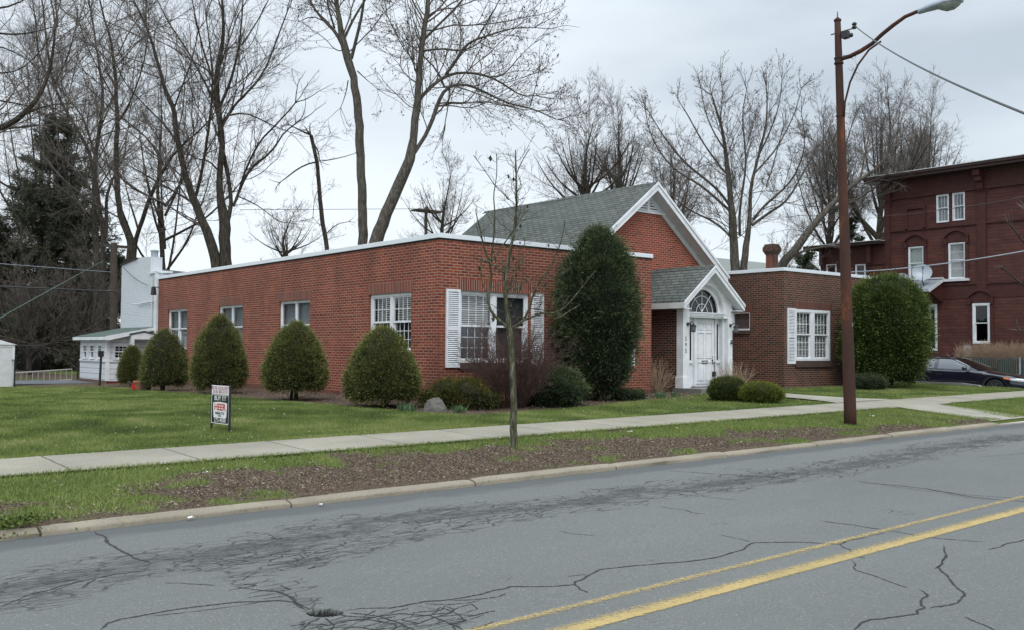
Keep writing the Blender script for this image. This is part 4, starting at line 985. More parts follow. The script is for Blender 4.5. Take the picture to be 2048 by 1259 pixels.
def cable(name, pts, r, label, mat='wire', sag=0, n=24):
    P = []
    a, b = np.array(pts[0], float), np.array(pts[1], float)
    for i in range(n+1):
        t = i/n; q = a+(b-a)*t; q[2] -= sag*4*t*(1-t); P.append(tuple(q))
    o = MB().tube(P, r, 5).build(name, M[mat]); tag(o, label, 'cable'); return o
cable('overhead_cable', (at(-300, 560, Y=43), at(430, 592, Y=47)), .035, 'thick black cable crossing the dark trees at far left')
cable('overhead_cable', (at(-300, 505, Y=43), at(228, 545, Y=46)), .012, 'upper thin cable running left from the dark wooden pole', 'alu')
cable('guy_wire', (at(-60, 668, Y=30), at(206, 522, Y=45.5)), .011, 'green guy wire slanting down to the left across the evergreens', 'greenwire')
cable('overhead_cable', (at(480, 420, Y=66), at(845, 418, Y=66)), .02, 'faint far cable running left from the distant pole', 'wire')
cable('service_drop', (at(246, 534, X=X0-.1), at(295, 571, X=X0-.1)), .012, 'thin black service cable sagging down the white chimney wall', 'wire', .1)
# ============================================================ SIGN
sp = [gat(422, 858), gat(458, 865)]
c = (sp[0]+sp[1])/2; uv_ = sp[1]-sp[0]; uv_[2] = 0; wS_ = np.linalg.norm(uv_); uS = uv_/wS_; nS = np.array([uS[1], -uS[0], 0]);
if nS[1] > 0: nS = -nS
zS = float(c[2]); fS = (np.array([c[0], c[1], 0]), uS, nS)
hS = wS_/2
zt = lambda y, D_=depth(c): float(at(440, y, D=depth(c))[2])
SG = empty('real_estate_sign', (c[0], c[1], zS), 'black and white realty yard sign reading BUY IT! on two black legs in the lawn', 'sign')
z_top, z_r1, z_b0, z_b1, z_g = zt(770), zt(788.5), zt(788.8), zt(846), zS
for s_ in (-1, 1): m = MB(fS); m.box(s_*hS-.014, s_*hS+.014, -.02, .008, z_g-.15, z_top+.01); m.build('leg', M['black'], SG)
m = MB(fS); m.box(-hS+.015, hS-.015, -.012, .006, z_r1+.008, z_top); rd = m.build('rider_panel', M['paper'], SG)
m = MB(fS); m.box(-hS+.015, hS-.015, -.012, .004, z_b1, z_b0); bp = m.build('sign_panel', plain('sign_green_black', R3(.012,.02,.016), .4, .1), SG)
m = MB(fS); m.box(-hS+.015, hS-.015, .0045, .010, z_b0-.007, z_b0); m.box(-hS+.015, hS-.015, .0045, .010, z_b1, z_b1+.010); m.box(-hS+.015, -hS+.021, .0045, .010, z_b1+.010, z_b0-.007); m.box(hS-.018, hS-.015, .0045, .010, z_b1+.014, z_b0-.012); m.build('sign_border', M['paper'], SG)
def st_(txt, size, u0_, zc, mat, d=.012, sx=1., bold=.0, parent=SG):
    return text(txt, size, lambda x, y, z: (fS[0][0]+uS[0]*(u0_+x)+nS[0]*(d+z), fS[0][1]+uS[1]*(u0_+x)+nS[1]*(d+z), zc+y), M[mat], 'lettering', parent, .001, bold, sx)
M['redink'] = plain('red_ink', R3(.45,.02,.02), .5, .05); M['purpleink'] = plain('faded_red_ink', R3(.30,.05,.10), .5, .05)
H_ = z_b0-z_b1; hr = z_top-z_r1
st_('BOB GOLDEY', .075, 0, z_r1+hr*.72, 'purpleink', .008, .60*2*hS/.29, 0); st_('(518) 605-3110', .075, 0, z_r1+hr*.32, 'purpleink', .008, .50*2*hS/.29, 0)
sxx = 2*hS/.29
st_('BUY IT!', .10, 0, z_b0-H_*.125, 'paper', .006, .58*sxx, .0005)
st_('272-4500', .088, 0, z_b0-H_*.885, 'paper', .006, .56*sxx, .0005)
m = MB(fS); w_ = hS*.78; m.prism([(-w_*.9, .0045, z_b0-H_*.77), (-w_, .0045, z_b0-H_*.30), (-w_*.9, .0045, z_b0-H_*.265), (0, .0045, z_b0-H_*.235), (w_*.9, .0045, z_b0-H_*.265), (w_, .0045, z_b0-H_*.30), (w_*.9, .0045, z_b0-H_*.77), (w_*.8, .0045, z_b0-H_*.80), (-w_*.8, .0045, z_b0-H_*.80)], (0, .003, 0)); m.build('sign_badge', M['paper'], SG)
st_('HEER', .150, 0, z_b0-H_*.43, 'redink', .009, .52*sxx, .003); st_('REALTY', .052, 0, z_b0-H_*.64, 'black', .009, .8*sxx, .002); st_('INC.', .03, 0, z_b0-H_*.73, 'black', .009, .9*sxx, .001)
# ============================================================ STREET LAMP
b = gat(1701, 849)
Dp = depth(b)
LPt = at(1675, 40, D=Dp)
LM = empty('street_lamp', b, 'tall rusty steel street light pole with curved arm at the kerb', 'street lamp')
n = 24
ptsP = [b+(LPt-b)*t for t in np.linspace(0, 1, n)]
wpx = lambda y: np.interp(y, [40, 122, 330, 560, 849], [6.0, 7.2, 8.6, 10.5, 12.2])
rad = [wpx(40+(849-40)*(1-t))*Dp/FL for t in np.linspace(0, 1, n)]
ptsP[0] = ptsP[0]-np.array([0, 0, .2])
MB().tube(ptsP, rad, 20).build('pole', M['rust'], LM, smooth=True)
def onp(y): t = (849-y)/(849-40.); return b+(LPt-b)*t
for y, r_, h_ in ((122, .052, .14), (232, .042, .05), (41, .045, .05)):
    p = onp(y); m = MB(); rr = wpx(y)*Dp/FL; m.lathe(tuple(p-np.array([0, 0, h_/2])), [(rr+.004, 0), (rr+.02, .01), (rr+.02, .03), (rr+.006, .04), (rr+.006, h_-.04), (rr+.02, h_-.03), (rr+.02, h_-.01), (rr+.004, h_)] if h_ > .1 else [(rr, 0), (rr+.012, .01), (rr+.012, h_-.01), (rr*.8, h_)], 18); m.build('collar', M['rust'], LM)
m = MB(); m.tube([LPt, LPt+np.array([0, 0, .16])], [.012, .008], 6); m.lathe(tuple(LPt), [(.05, 0), (.03, .04), (.012, .05)], 10); m.build('finial', M['rust'], LM)
pb = onp(122)
# the arm swings out over the street (towards -Y)
armp = []
for px, py in ((1682, 118), (1700, 113), (1722, 102), (1745, 87), (1763, 70), (1785, 52), (1810, 34), (1838, 22)):
    armp.append((px, py))
dirA = np.array([.10, -.995])
def armpt(px, py):
    # intersect the pixel ray with the vertical plane through the pole along dirA
    d = cF*FL+cR*(px-1024)-cU*(py-629.5); nA = np.array([-dirA[1], dirA[0], 0])
    t = ((pb-CAM)@nA)/(d@nA); return CAM+d*t
AP = [pb]+[armpt(*q) for q in armp]
MB().tube(AP, [.045]+[.042]*3+[.038]*3+[.034]*2, 12).build('arm', M['rust'], LM, smooth=True)
BP = [armpt(*q) for q in ((1688, 232), (1690, 205), (1700, 165), (1716, 130), (1738, 100), (1762, 83))]
MB().tube(BP, .02, 8).build('brace', M['rust'], LM, smooth=True)
e0, e1 = armpt(1838, 23), armpt(1926, 1)
ax = (e1-e0); Lh = np.linalg.norm(ax); ax /= Lh; up = np.array([0, 0, 1.]); sd = np.cross(ax, up); sd /= np.linalg.norm(sd); up = np.cross(sd, ax)
def head(prof_s, name, mat, half):
    m = MB(); k = 16; b0 = 0
    for (t, wdt, zt_, zb2) in prof_s:
        for q in range(k):
            a = 2*math.pi*q/k; yy = wdt*math.cos(a); zz_ = (zt_ if math.sin(a) > 0 else zb2)*math.sin(a)
            m.v.append(tuple(e0+ax*Lh*t+sd*yy+up*zz_))
    for i in range(len(prof_s)-1):
        for q in range(k): c_ = i*k; r_ = (q+1) % k; m.f.append([c_+q, c_+r_, c_+k+r_, c_+k+q])
    m.f += [[q for q in range(k)][::-1], [(len(prof_s)-1)*k+q for q in range(k)]]
    return m.build(name, mat, LM, smooth=True)
hd = head([(-.02, .04, .035, .045), (.0, .05, .05, -.055*-1), (.1, .07, .075, .05), (.35, .12, .12, .035), (.65, .16, .13, .02), (.85, .15, .11, .02), (.96, .10, .07, .02), (1.0, .04, .03, .01)], 'lamp_head', M['alu'], 1)
head([(.40, .06, .01, -.02*-1), (.48, .12, .012, .07), (.62, .145, .012, .12), (.78, .14, .012, .12), (.90, .10, .012, .07), (.97, .04, .01, .02)], 'lamp_lens', M['lens'], 1)
# hardware and wires at the top
q = onp(68); m = MB(); m.tube([q+np.array([-.05, .12, 0]), q+np.array([.1, -.35, .06])], .012, 6); m.box(q[0]-.03, q[0]+.09, q[1]-.2, q[1]-.09, q[2]-.12, q[2]+.02); m.lathe((q[0]+.03, q[1]-.33, q[2]+.02), [(.035, 0), (.05, .03), (.03, .06), (.05, .09), (.03, .12)], 10); m.lathe((q[0]+.03, q[1]-.26, q[2]-.12), [(.03, 0), (.045, .03), (.03, .07)], 10)
m.tube([q+np.array([.05, -.3, .0]), q+np.array([.1, -.42, -.3]), q+np.array([.05, -.3, -.55]), pb+np.array([.03, -.08, .1])], .005, 4); m.build('insulator_bracket', M['black'], LM)
cable('overhead_cable', (tuple(q+np.array([.03, -.35, .06])), tuple(at(2200, 285, Y=2.))), .010, 'twisted black wire running right from the top of the rusty street lamp', 'wire', .12)
# number on the pole facing the camera side
pn_ = onp(648.5); rr = wpx(648)*Dp/FL+.004
aR = np.array([cR[0], cR[1], 0]); aR /= np.linalg.norm(aR); aN = -np.array([cF[0], cF[1], 0]); aN /= np.linalg.norm(aN)
def cyl(x, y, z):
    s_ = x+.095; th = s_/rr; return tuple(pn_+rr*(aR*math.sin(th)+aN*math.cos(th))+np.array([0, 0, y]))
for ch, off in (('2', -.018), ('1', .02)): text(ch, .085, lambda x, y, z, off=off: cyl(x+off, y, z), M['paper'], 'pole_number', LM, .0005, .001, .8)
# ============================================================ OXBLOOD HOUSE (right)
XH = 45.0
def hy(x, y, X=XH): p = at(x, y, X=X); return float(p[1]), float(p[2])
OH = empty('oxblood_house', (XH, 30, 0), 'tall dark red clapboard Victorian house with bracketed cornice behind the parked car', 'house')
yc, _ = hy(1771, 500); _, zc1 = hy(1771, 392); _, zct = hy(1771, 368)
y2, z2 = hy(2048, 320)
zc_ = zc1
FXH = fr_x(XH)
ops = []
def rect(xa, ya, xb, yb): a = hy(xa, ya); c_ = hy(xb, yb); return (min(a[0], c_[0]), max(a[0], c_[0]), min(a[1], c_[1]), max(a[1], c_[1]))
w3 = [rect(1873, 391, 1898, 444), rect(1905, 387, 1930, 440)]
w2 = [rect(1897, 487, 1931, 557), rect(1817, 495, 1848, 562)]
w1 = [rect(1945, 607, 1981, 686)]
wd = [rect(1856, 609, 1875, 700)]
m = wall(FXH, 8.0, yc, -.4, zct, w3+w2+w1+wd, .2); m.build('clapboard_wall', M['clap'], OH)
m = MB(); m.poly([(XH, yc, -.4), (XH+9, yc, -.4), (XH+9, yc, zct), (XH, yc, zct)]); m.poly([(XH, 8, -.4), (XH+9, 8, -.4), (XH+9, 8, zct), (XH, 8, zct)]); m.build('rear_wall', M['clap'], OH)
# cornice
m = MB(); m.box(XH-.75, XH+9.5, 7.3, yc+.75, zct+.02, zct+.16); m.box(XH-.80, XH+9.5, 7.25, yc+.80, zct+.161, zct+.30); m.build('cornice', M['oxdark'], OH, bevel=.02)
m = MB(); m.box(XH-.82, XH+9.5, 7.2, yc+.82, zct+.302, zct+.33); m.build('roof', M['dirtywhite'], OH)
m = MB(); m.box(XH-.055, XH-.002, 8, yc-.2, zct-.75, zct-.002); m.box(XH-.09, XH-.002, 8, yc-.2, zct-.88, zct-.76); m.build('frieze', M['oxtrim'], OH)
yb2, _ = hy(1963, 400)
def bracket(y):
    m = MB(); m.prism([(XH-.57, y-.16, zct), (XH-.57, y-.16, zct-.25), (XH-.42, y-.16, zct-.33), (XH-.42, y-.16, zct-.50), (XH-.25, y-.16, zct-.60), (XH-.22, y-.16, zct-.85), (XH-.1, y-.16, zct-1.0), (XH-.002, y-.16, zct-1.25), (XH-.002, y-.16, zct)], (0, .32, 0)); m.build('cornice_bracket', M['oxtrim'], OH)
bracket(yc-.22); bracket(yb2)
m = MB(); m.box(XH-.05, XH-.002, yc-.28, yc+.04, -.3, zct-.9); m.build('corner_board', M['oxtrim'], OH)
m = MB(); m.box(XH-.06, XH-.002, yb2-.22, yb2+.22, 4.1, zct-.9); m.build('pilaster', M['oxtrim'], OH)
for yy in (hy(1850, 456)[1], hy(1850, 571)[1]): m = MB(); m.box(XH-.07, XH-.002, 8, yc-.28, yy-.07, yy+.02); m.build('belt_course', M['oxtrim'], OH)
zA = hy(1850, 571)[1]; zB = hy(1850, 590)[1]
m = MB(); m.box(XH-.02, XH-.002, 8, yc-.28, zB-.25, zA-.071); m.build('board_frieze', M['oxtrim'], OH)
# blind window
a, b_, c_, d_ = rect(1816, 424, 1848, 457); m = MB(FXH); m.box(a, b_, .002, .03, c_, d_); m.box(a-.12, a, .002, .07, c_-.1, d_+.1); m.box(b_, b_+.12, .002, .07, c_-.1, d_+.1); m.box(a-.12, b_+.12, .002, .08, d_+.101, d_+.2); m.build('blind_window', M['oxtrim'], OH)
for i, (a, b_, c_, d_) in enumerate(w3): dh_window(FXH, a, b_, c_, d_, OH, 'stormgrey', cols=3, rows=(1, 1), d0=.0, casing=.045, pairs=1)
dh_window(FXH, *w2[0], OH, 'curtain', cols=1, rows=(2, 2), d0=.0, casing=.045, pairs=1)
dh_window(FXH, *w2[1], OH, 'greencurtain', cols=1, rows=(1, 1), d0=.0, casing=.045, pairs=1, label='window with a pale green shade behind the satellite dish')
dh_window(FXH, *w1[0], OH, 'dark', cols=1, rows=(1, 1), d0=.0, casing=.10, pairs=1)
dh_window(FXH, *wd[0], OH, 'dark', cols=1, rows=(1, 1), d0=.0, casing=.10, pairs=1)
def hood(a, b_, d_):
    m = MB(FXH); n = 12; o_ = .18; 
    pts = [(a-o_+(b_-a+2*o_)*i/n, d_+.22+.34*math.sin(math.pi*i/n)**.8) for i in range(n+1)]
    for (ua, za), (ub, zb2) in zip(pts[:-1], pts[1:]): m.prism([(ua, .002, za), (ub, .002, zb2), (ub, .002, zb2+.14), (ua, .002, za+.14)], (0, .14, 0)); m.prism([(ua, .002, d_+.03), (ub, .002, d_+.03), (ub, .002, zb2), (ua, .002, za)], (0, .045, 0))
    for s_ in (a-o_, b_+o_-.12): m.box(s_, s_+.12, .002, .12, d_-.05, d_+.22)
    m.build('window_hood', M['oxtrim'], OH)
    m = MB(FXH); m.box(a-.17, a-.002, .002, .05, d_-1.9, d_-.06); m.box(b_+.002, b_+.17, .002, .05, d_-1.9, d_-.06); m.build('window_casing', M['oxtrim'], OH)
for w in w2+w1: hood(w[0], w[1], w[3])
a, b_, c_, d_ = w2[0]; m = MB(FXH); m.box(a-.2, b_+.25, .002, .14, c_-.12, c_-.003); m.build('sill', M['dirtywhite'], OH)
# chimney pot on the roof
p = at(1962, 326, X=XH+2.5); m = MB(); m.lathe((p[0], p[1], zct+.3), [(.22, 0), (.22, .35), (.26, .36), (.26, .5), (.2, .5)], 12); m.build('roof_vent', M['black'], OH)
# lower rear ell
ye, ze_ = hy(1618, 489, XH+.02); zell = ze_-.35
m = MB(); m.poly([(XH+.05, yc, -.4), (XH+.05, ye-.7, -.4), (XH+.05, ye-.7, zell), (XH+.05, yc, zell)]); m.poly([(XH+.05, ye-.7, -.4), (XH+8, ye-.7, -.4), (XH+8, ye-.7, zell), (XH+.05, ye-.7, zell)]); m.build('ell_wall', M['clap'], OH)
m = MB(); m.box(XH-.55, XH+9, yc+.01, ye, zell+.002, zell+.16); m.build('ell_cornice', M['oxdark'], OH)
m = MB(); m.box(XH-.6, XH+9, yc+.01, ye+.05, zell+.162, zell+.19); m.build('ell_roof', M['dirtywhite'], OH)
m = MB(); m.box(XH+.0, XH+.048, yc, ye-.7, zell-1.0, zell-.003); m.build('ell_frieze', M['oxtrim'], OH)
for y in (hy(1742, 500)[0], ye-.9): m = MB(); m.box(XH-.28, XH-.001, y-.1, y+.1, zell-.9, zell); m.build('cornice_bracket', M['oxtrim'], OH)
for px in (1664, 1722):
    a = hy(px-10, 530, XH+.05); c_ = hy(px+10, 575, XH+.05); m = MB(fr_x(XH+.05)); dh_window(fr_x(XH+.05), c_[0], a[0], c_[1], a[1], OH, 'dark', pairs=1, cols=1, rows=(1,1), d0=.05, casing=.04)
# awning roof over the side door with dishes
pa, pb2 = hy(1818, 560), hy(1889, 560); zq = hy(1855, 562)[1]
yl, yr_ = hy(1800, 575)[0], hy(1888, 575)[0]
m = MB(); m.prism([(XH-.01, yr_, zq), (XH-.01, yl, zq), (XH-1.5, yl, zq-.62), (XH-1.5, yr_, zq-.62)], (0, 0, .05)); pr = m.build('porch_roof', M['alu'], OH)
m = MB(); m.prism([(XH-.01, yr_-.02, zq+.08), (XH-1.5, yr_-.02, zq-.52), (XH-1.5, yr_-.02, zq-.66), (XH-.01, yr_-.02, zq-.05)], (0, -.03, 0)); m.box(XH-.1, XH-.02, yr_, yl, zq+.06, zq+.13); m.build('porch_trim', M['dirtywhite'], OH)
m = MB(); m.prism([(XH-.02, yr_+.05, zq-.1), (XH-1.3, yr_+.05, zq-.62), (XH-.02, yr_+.05, zq-1.1)], (0, .06, 0)); m.build('porch_bracket', M['oxtrim'], OH)
def dish(px, py, r_px, label, tilt):
    p = at(px, py, X=XH-.9); r = r_px*depth(p)/FL; e = empty('satellite_dish', p, label, 'satellite dish', 'satellite dishes on the porch roof')
    nrm = np.array(tilt, float); nrm /= np.linalg.norm(nrm); a = np.cross(nrm, [0, 0, 1]); a /= np.linalg.norm(a); b__ = np.cross(a, nrm)
    m = MB(); k = 20
    for off, rr_ in ((0, 1), (0, 0)):
        pass
    ringz = [(0, -.12), (.35, -.10), (.7, -.055), (1., 0)]
    for rr_, h in ringz:
        for q in range(k): t = 2*math.pi*q/k; m.v.append(tuple(p+r*rr_*(a*math.cos(t)+b__*.95*math.sin(t))+nrm*h*r*2))
    for i in range(3):
        for q in range(k): s_ = (q+1) % k; m.f.append([i*k+q, i*k+s_, i*k+k+s_, i*k+k+q])
    m.build('reflector', M['alu'], e, smooth=True)
    m = MB(); m.tube([p-b__*r, p-b__*r*.7+nrm*r*1.0, p+nrm*r*1.1], .015, 5); m.lathe(tuple(p+nrm*r*1.1-np.array([0, 0, .05])), [(.03, 0), (.04, .04), (.02, .1)], 8); m.tube([p-nrm*r*.25, p-nrm*r*.35-np.array([0, 0, .3]), (p[0]-.05, p[1]-.2, zq-.55*.9)], .025, 6); m.build('mounting_arm', M['black'], e)
dish(1844, 545, 19, 'large pale satellite dish on the porch roof before the green-shaded window', (-.8, -.5, .35))
dish(1805, 556, 11, 'small satellite dish just above the big yew, left of the larger dish', (-.7, -.6, .3))
m = MB(); q = at(1935, 700, X=XH-.15); m.box(q[0]-.1, q[0]+.1, q[1]-.14, q[1]+.14, q[2]-.3, q[2]+.25); tag(m.build('utility_meter', M['alu']), 'pale grey meter box low on the dark red house wall', 'meter')
cable('overhead_cable', (at(1690, 545, X=36), at(2300, 450, X=30)), .022, 'thick pale cable crossing in front of the dark red house', 'alu', .25)
cable('overhead_cable', (at(1760, 433, X=42), at(2300, 340, X=30)), .010, 'thin upper cable in front of the third-floor windows', 'wire', .2)
# fence and hedge behind the car
chain('chain_link_fence', (39.2, 6.), (39.2, 20.5), .0, 1.47, 'green slatted chain-link fence behind the navy car', M['alu'], 2.6, .12, .003, None, True, .03, plain('green_privacy_slats', R3(.032,.060,.050), .6, .3, 4))
# distant pale building and red chimney over the wing
m = MB(); pa = at(1400, 535, Y=62); pb2 = at(1640, 520, Y=62); m.box(pa[0]-6, pb2[0]+4, 62, 70, 0, at(1500, 523, Y=62)[2]); far = m.build('distant_building', plain('pale_grey_render', R3(.40,.43,.43), .8, .1)); tag(far, 'pale grey flat-roofed building glimpsed behind the large bare tree', 'building')
p = at(1544, 560, Y=40); pt = at(1544, 489, Y=40); s = .48
CH = empty('brick_chimney', (p[0], 40, 0), 'stout dark red brick chimney rising behind the right wing', 'chimney')
MB().box(p[0]-.30, p[0]+.30, 39.7, 40.3, 0, pt[2]-.75).build('stack', M['brick'], CH)
m = MB(); zc0 = pt[2]-.75
for hw_, za_, zb_ in ((.34, 0, .08), (.38, .08, .16), (.42, .16, .24), (.46, .24, .54), (.41, .54, .64), (.37, .64, .74)): m.box(p[0]-hw_, p[0]+hw_, 40-hw_, 40+hw_, zc0+za_, zc0+zb_)
m.build('chimney_crown', M['brick_brown'], CH)
# ============================================================ CAR (facing the street, navy saloon)
def make_car():
    pf = at(1988, 760, D=35.0)
    XC0 = float(pf[0]); yw_f = float(pf[1]); zg = .02
    # local: s along the car from nose (0) to tail (5.1) -> world Y = yn + s ; w across, 0 = centre; near side is -X
    WB = 2.82; nose = yw_f-.98; XCc = XC0+.93
    C_ = empty('parked_car', (XCc, nose+2.5, zg), 'dark navy blue saloon car parked facing the street beside the dark red house', 'car')
    wf, wr, WR = .98, .98+WB, .335
    def belt(s): return np.interp(s, [0, .15, .5, 1.2, 1.75, 3.6, 4.5, 5.05], [.60, .68, .78, .88, .97, 1.02, 1.02, .92])
    def half(s): return np.interp(s, [0, .12, .4, 1., 2.4, 4., 4.7, 5.05], [.55, .72, .86, .92, .93, .93, .86, .66])
    def sill(s):
        z = .22
        for c in (wf, wr):
            d = abs(s-c)
            if d < .40: z = max(z, .02+math.sqrt(.40**2-d*d)+.30)
        return z
    ss = sorted(set(np.round(np.concatenate([np.arange(0, 5.06, .09), np.arange(wf-.42, wf+.43, .03), np.arange(wr-.42, wr+.43, .03)]), 3)))
    V = []; K = None
    for s in ss:
        h, b, z0 = half(s), belt(s), sill(s); b = max(b, z0+.03)
        hood = np.interp(s, [0, .1, .6, 1.4, 1.7, 4.3, 5.05], [0, .03, .06, .07, .02, .02, .01])
        row = [(-h*.96, z0), (-h, z0+(b-z0)*.3), (-h*1.005, z0+(b-z0)*.62), (-h*.985, z0+(b-z0)*.9), (-h*.94, b), (-h*.6, b+hood*.7), (0, b+hood)]
        row = row+[(-x, z) for x, z in row[:-1]][::-1]
        K = len(row); V += [(XCc+x, nose+s, zg+z) for x, z in row]
    F_ = [(i*K+j, i*K+j+1, (i+1)*K+j+1, (i+1)*K+j) for i in range(len(ss)-1) for j in range(K-1)]
    body = npmesh('body', np.array(V), np.array(F_), M['navy'], C_, smooth=True)
    m = MB(); m.poly([tuple(v) for v in V[:K]]); m.poly([tuple(v) for v in V[-K:]]); m.box(XCc-.75, XCc+.75, nose+.1, nose+5.0, zg+.18, zg+.24); m.build('bumper', M['navy'], C_)
    # greenhouse
    gs = [(1.62, .99, .0), (2.55, 1.40, 1), (2.75, 1.435, 1), (3.3, 1.45, 1), (3.9, 1.40, 1), (4.05, 1.37, 1), (4.72, 1.03, 0)]
    roofz = lambda s: np.interp(s, [g[0] for g in gs], [g[1] for g in gs])
    gh = []; S2 = np.linspace(1.62, 4.72, 40)
    for s in S2:
        b = belt(s); z = max(roofz(s), b+.004); k = (z-b)/.43
        hb = half(s)*.94; ht = hb-.22*k
        row = [(-hb, b-.01), (-(hb*.55+ht*.45), b+(z-b)*.5), (-ht, z-.03*k), (-ht*.8, z+.012*k), (0, z+.035*k)]
        row = row+[(-x, z_) for x, z_ in row[:-1]][::-1]; K2 = len(row); gh += [(XCc+x, nose+s, zg+z_) for x, z_ in row]
    gh = np.array(gh)
    roofF = []; glF = []
    for i in range(len(S2)-1):
        s = (S2[i]+S2[i+1])/2
        for j in range(K2-1):
            q = (i*K2+j, i*K2+j+1, (i+1)*K2+j+1, (i+1)*K2+j)
            side = j in (0, 1, K2-2, K2-3)
            pill = abs(s-3.22) < .06 or s > 4.35
            if side and not pill and s > 1.95: glF.append(q)
            elif (not side) and (s < 2.5 or s > 4.15): glF.append(q)
            else: roofF.append(q)
    npmesh('roof', gh, np.array(roofF), M['navy'], C_, smooth=True); npmesh('window', gh, np.array(glF), M['carglass'], C_, smooth=True)
    MB().box(XCc-.7, XCc+.7, nose+2.2, nose+4.2, zg+.5, zg+.98).build('interior', M['dark'], C_)
    m = MB()
    for s in (2.75, 3.75):
        for x in (-.4, .4): m.box(XCc+x-.2, XCc+x+.2, nose+s, nose+s+.14, zg+.85, zg+1.22)
    m.build('seat', M['screen'], C_)
    # chrome beltline and window arc
    for s_ in (-1, 1):
        m = MB(); m.tube([(XCc+s_*(half(s)*.94+.008), nose+s, zg+belt(s)+.012) for s in np.linspace(1.9, 4.55, 20)], .011, 5); 
        arc = []
        for s in np.linspace(1.9, 4.5, 26):
            b = belt(s); z = max(roofz(s), b+.004); k = (z-b)/.43; arc.append((XCc+s_*(half(s)*.94-.22*k+.012), nose+s, zg+z-.028*k))
        m.tube(arc, .010, 5); m.build('chrome_trim', M['chrome'], C_)
        m = MB(); m.tube([(XCc+s_*(half(s)*1.008), nose+s, zg+.56) for s in np.linspace(1.55, 3.35, 12)], .010, 5); m.build('door_moulding', M['chrome'], C_)
        for s in (2.95, 3.95): MB().box(XCc+s_*.93-.012, XCc+s_*.93+.02, nose+s, nose+s+.2, zg+.80, zg+.83).build('door_handle', M['chrome'], C_)
        for j in range(3): MB().box(XCc+s_*.90-.02, XCc+s_*.90+.025, nose+1.42+j*.11, nose+1.49+j*.11, zg+.865, zg+.89).build('fender_vent', M['chrome'], C_)
        m = MB(); m.lathe((XCc+s_*1.03, nose+2.02, zg+.98), [(.03, 0), (.09, .03), (.10, .09), (.07, .14), (.02, .16)], 10); m.build('wing_mirror', M['navy'], C_, smooth=True)
        # headlight
        hv = []; 
        m = MB()
        for i, s in enumerate(np.linspace(.03, .62, 9)):
            t = i/8; x = half(s)+.006; zt_ = .70+.05*t; zb_ = .60+.09*t**1.4
            m.v += [(XCc+s_*x*.90, nose+s-.012, zg+zt_), (XCc+s_*(x+.004), nose+s-.004, zg+(zt_+zb_)/2), (XCc+s_*x, nose+s-.006, zg+zb_)]
        for i in range(8):
            for j in range(2): m.f.append([i*3+j, i*3+j+1, i*3+3+j+1, i*3+3+j])
        m.build('headlight', M['lens'] if False else plain('headlight_glass', R3(.55,.57,.6), .1, .3, 14, spec=.7), C_)
        m = MB(); m.v = []; 
        for i, s in enumerate(np.linspace(.44, .66, 4)):
            x = half(s)+.014; m.v += [(XCc+s_*x*.985, nose+s, zg+.75), (XCc+s_*x, nose+s, zg+.66+.03*i/3)]
        for i in range(3): m.f.append([i*2, i*2+1, i*2+3, i*2+2])
        m.build('indicator', M['amber'], C_)
    # grille
    m = MB(); 
    for i in range(13): x = -.42+i*.07; m.box(XCc+x-.012, XCc+x+.012, nose-.035, nose-.005, zg+.42, zg+.66)
    m.tube([(XCc-.46, nose-.03, zg+.68), (XCc+.46, nose-.03, zg+.68), (XCc+.36, nose-.03, zg+.40), (XCc-.36, nose-.03, zg+.40), (XCc-.46, nose-.03, zg+.68)], .02, 6); m.build('grille', M['chrome'], C_)
    # door seams
    for w_, s in ((0, wf), (1, wr)):
        for s_ in (-1, 1):
            xc = XCc+s_*.80; o_ = -.11 if s_ < 0 else -.11
            m = MB(); m.lathe((xc-.11, nose+s, zg+WR), [(.20, .0), (WR-.02, .0), (WR, .03), (WR, .19), (WR-.02, .22), (.20, .22)], 28, 0); wh = m.build('wheel', M['rubber'], C_)
            m = MB(); xo = xc+s_*.095
            m.lathe((xo-.01, nose+s, zg+WR), [(.225, 0), (.235, .01), (.225, .02)], 24, 0)
            for k in range(7):
                a = 2*math.pi*k/7+.2; c_, d_ = math.cos(a), math.sin(a); p = (-d_, c_)
                Q = [(xo+s_*.02, nose+s+c_*r+p[0]*w2_, zg+WR+d_*r+p[1]*w2_) for r, w2_ in ((.04, .03), (.22, .022), (.22, -.022), (.04, -.03))]; m.prism(Q, (-s_*.03, 0, 0))
            m.lathe((xo-.02, nose+s, zg+WR), [(.05, 0), (.05, .05), (.02, .055)], 14, 0)
            m.build('rim', M['chrome'], wh)
            m = MB(); m.lathe((xc-.03, nose+s, zg+WR), [(.21, 0), (.21, .02)], 24, 0); m.build('wheel_inner', M['dark'], wh)
make_car()
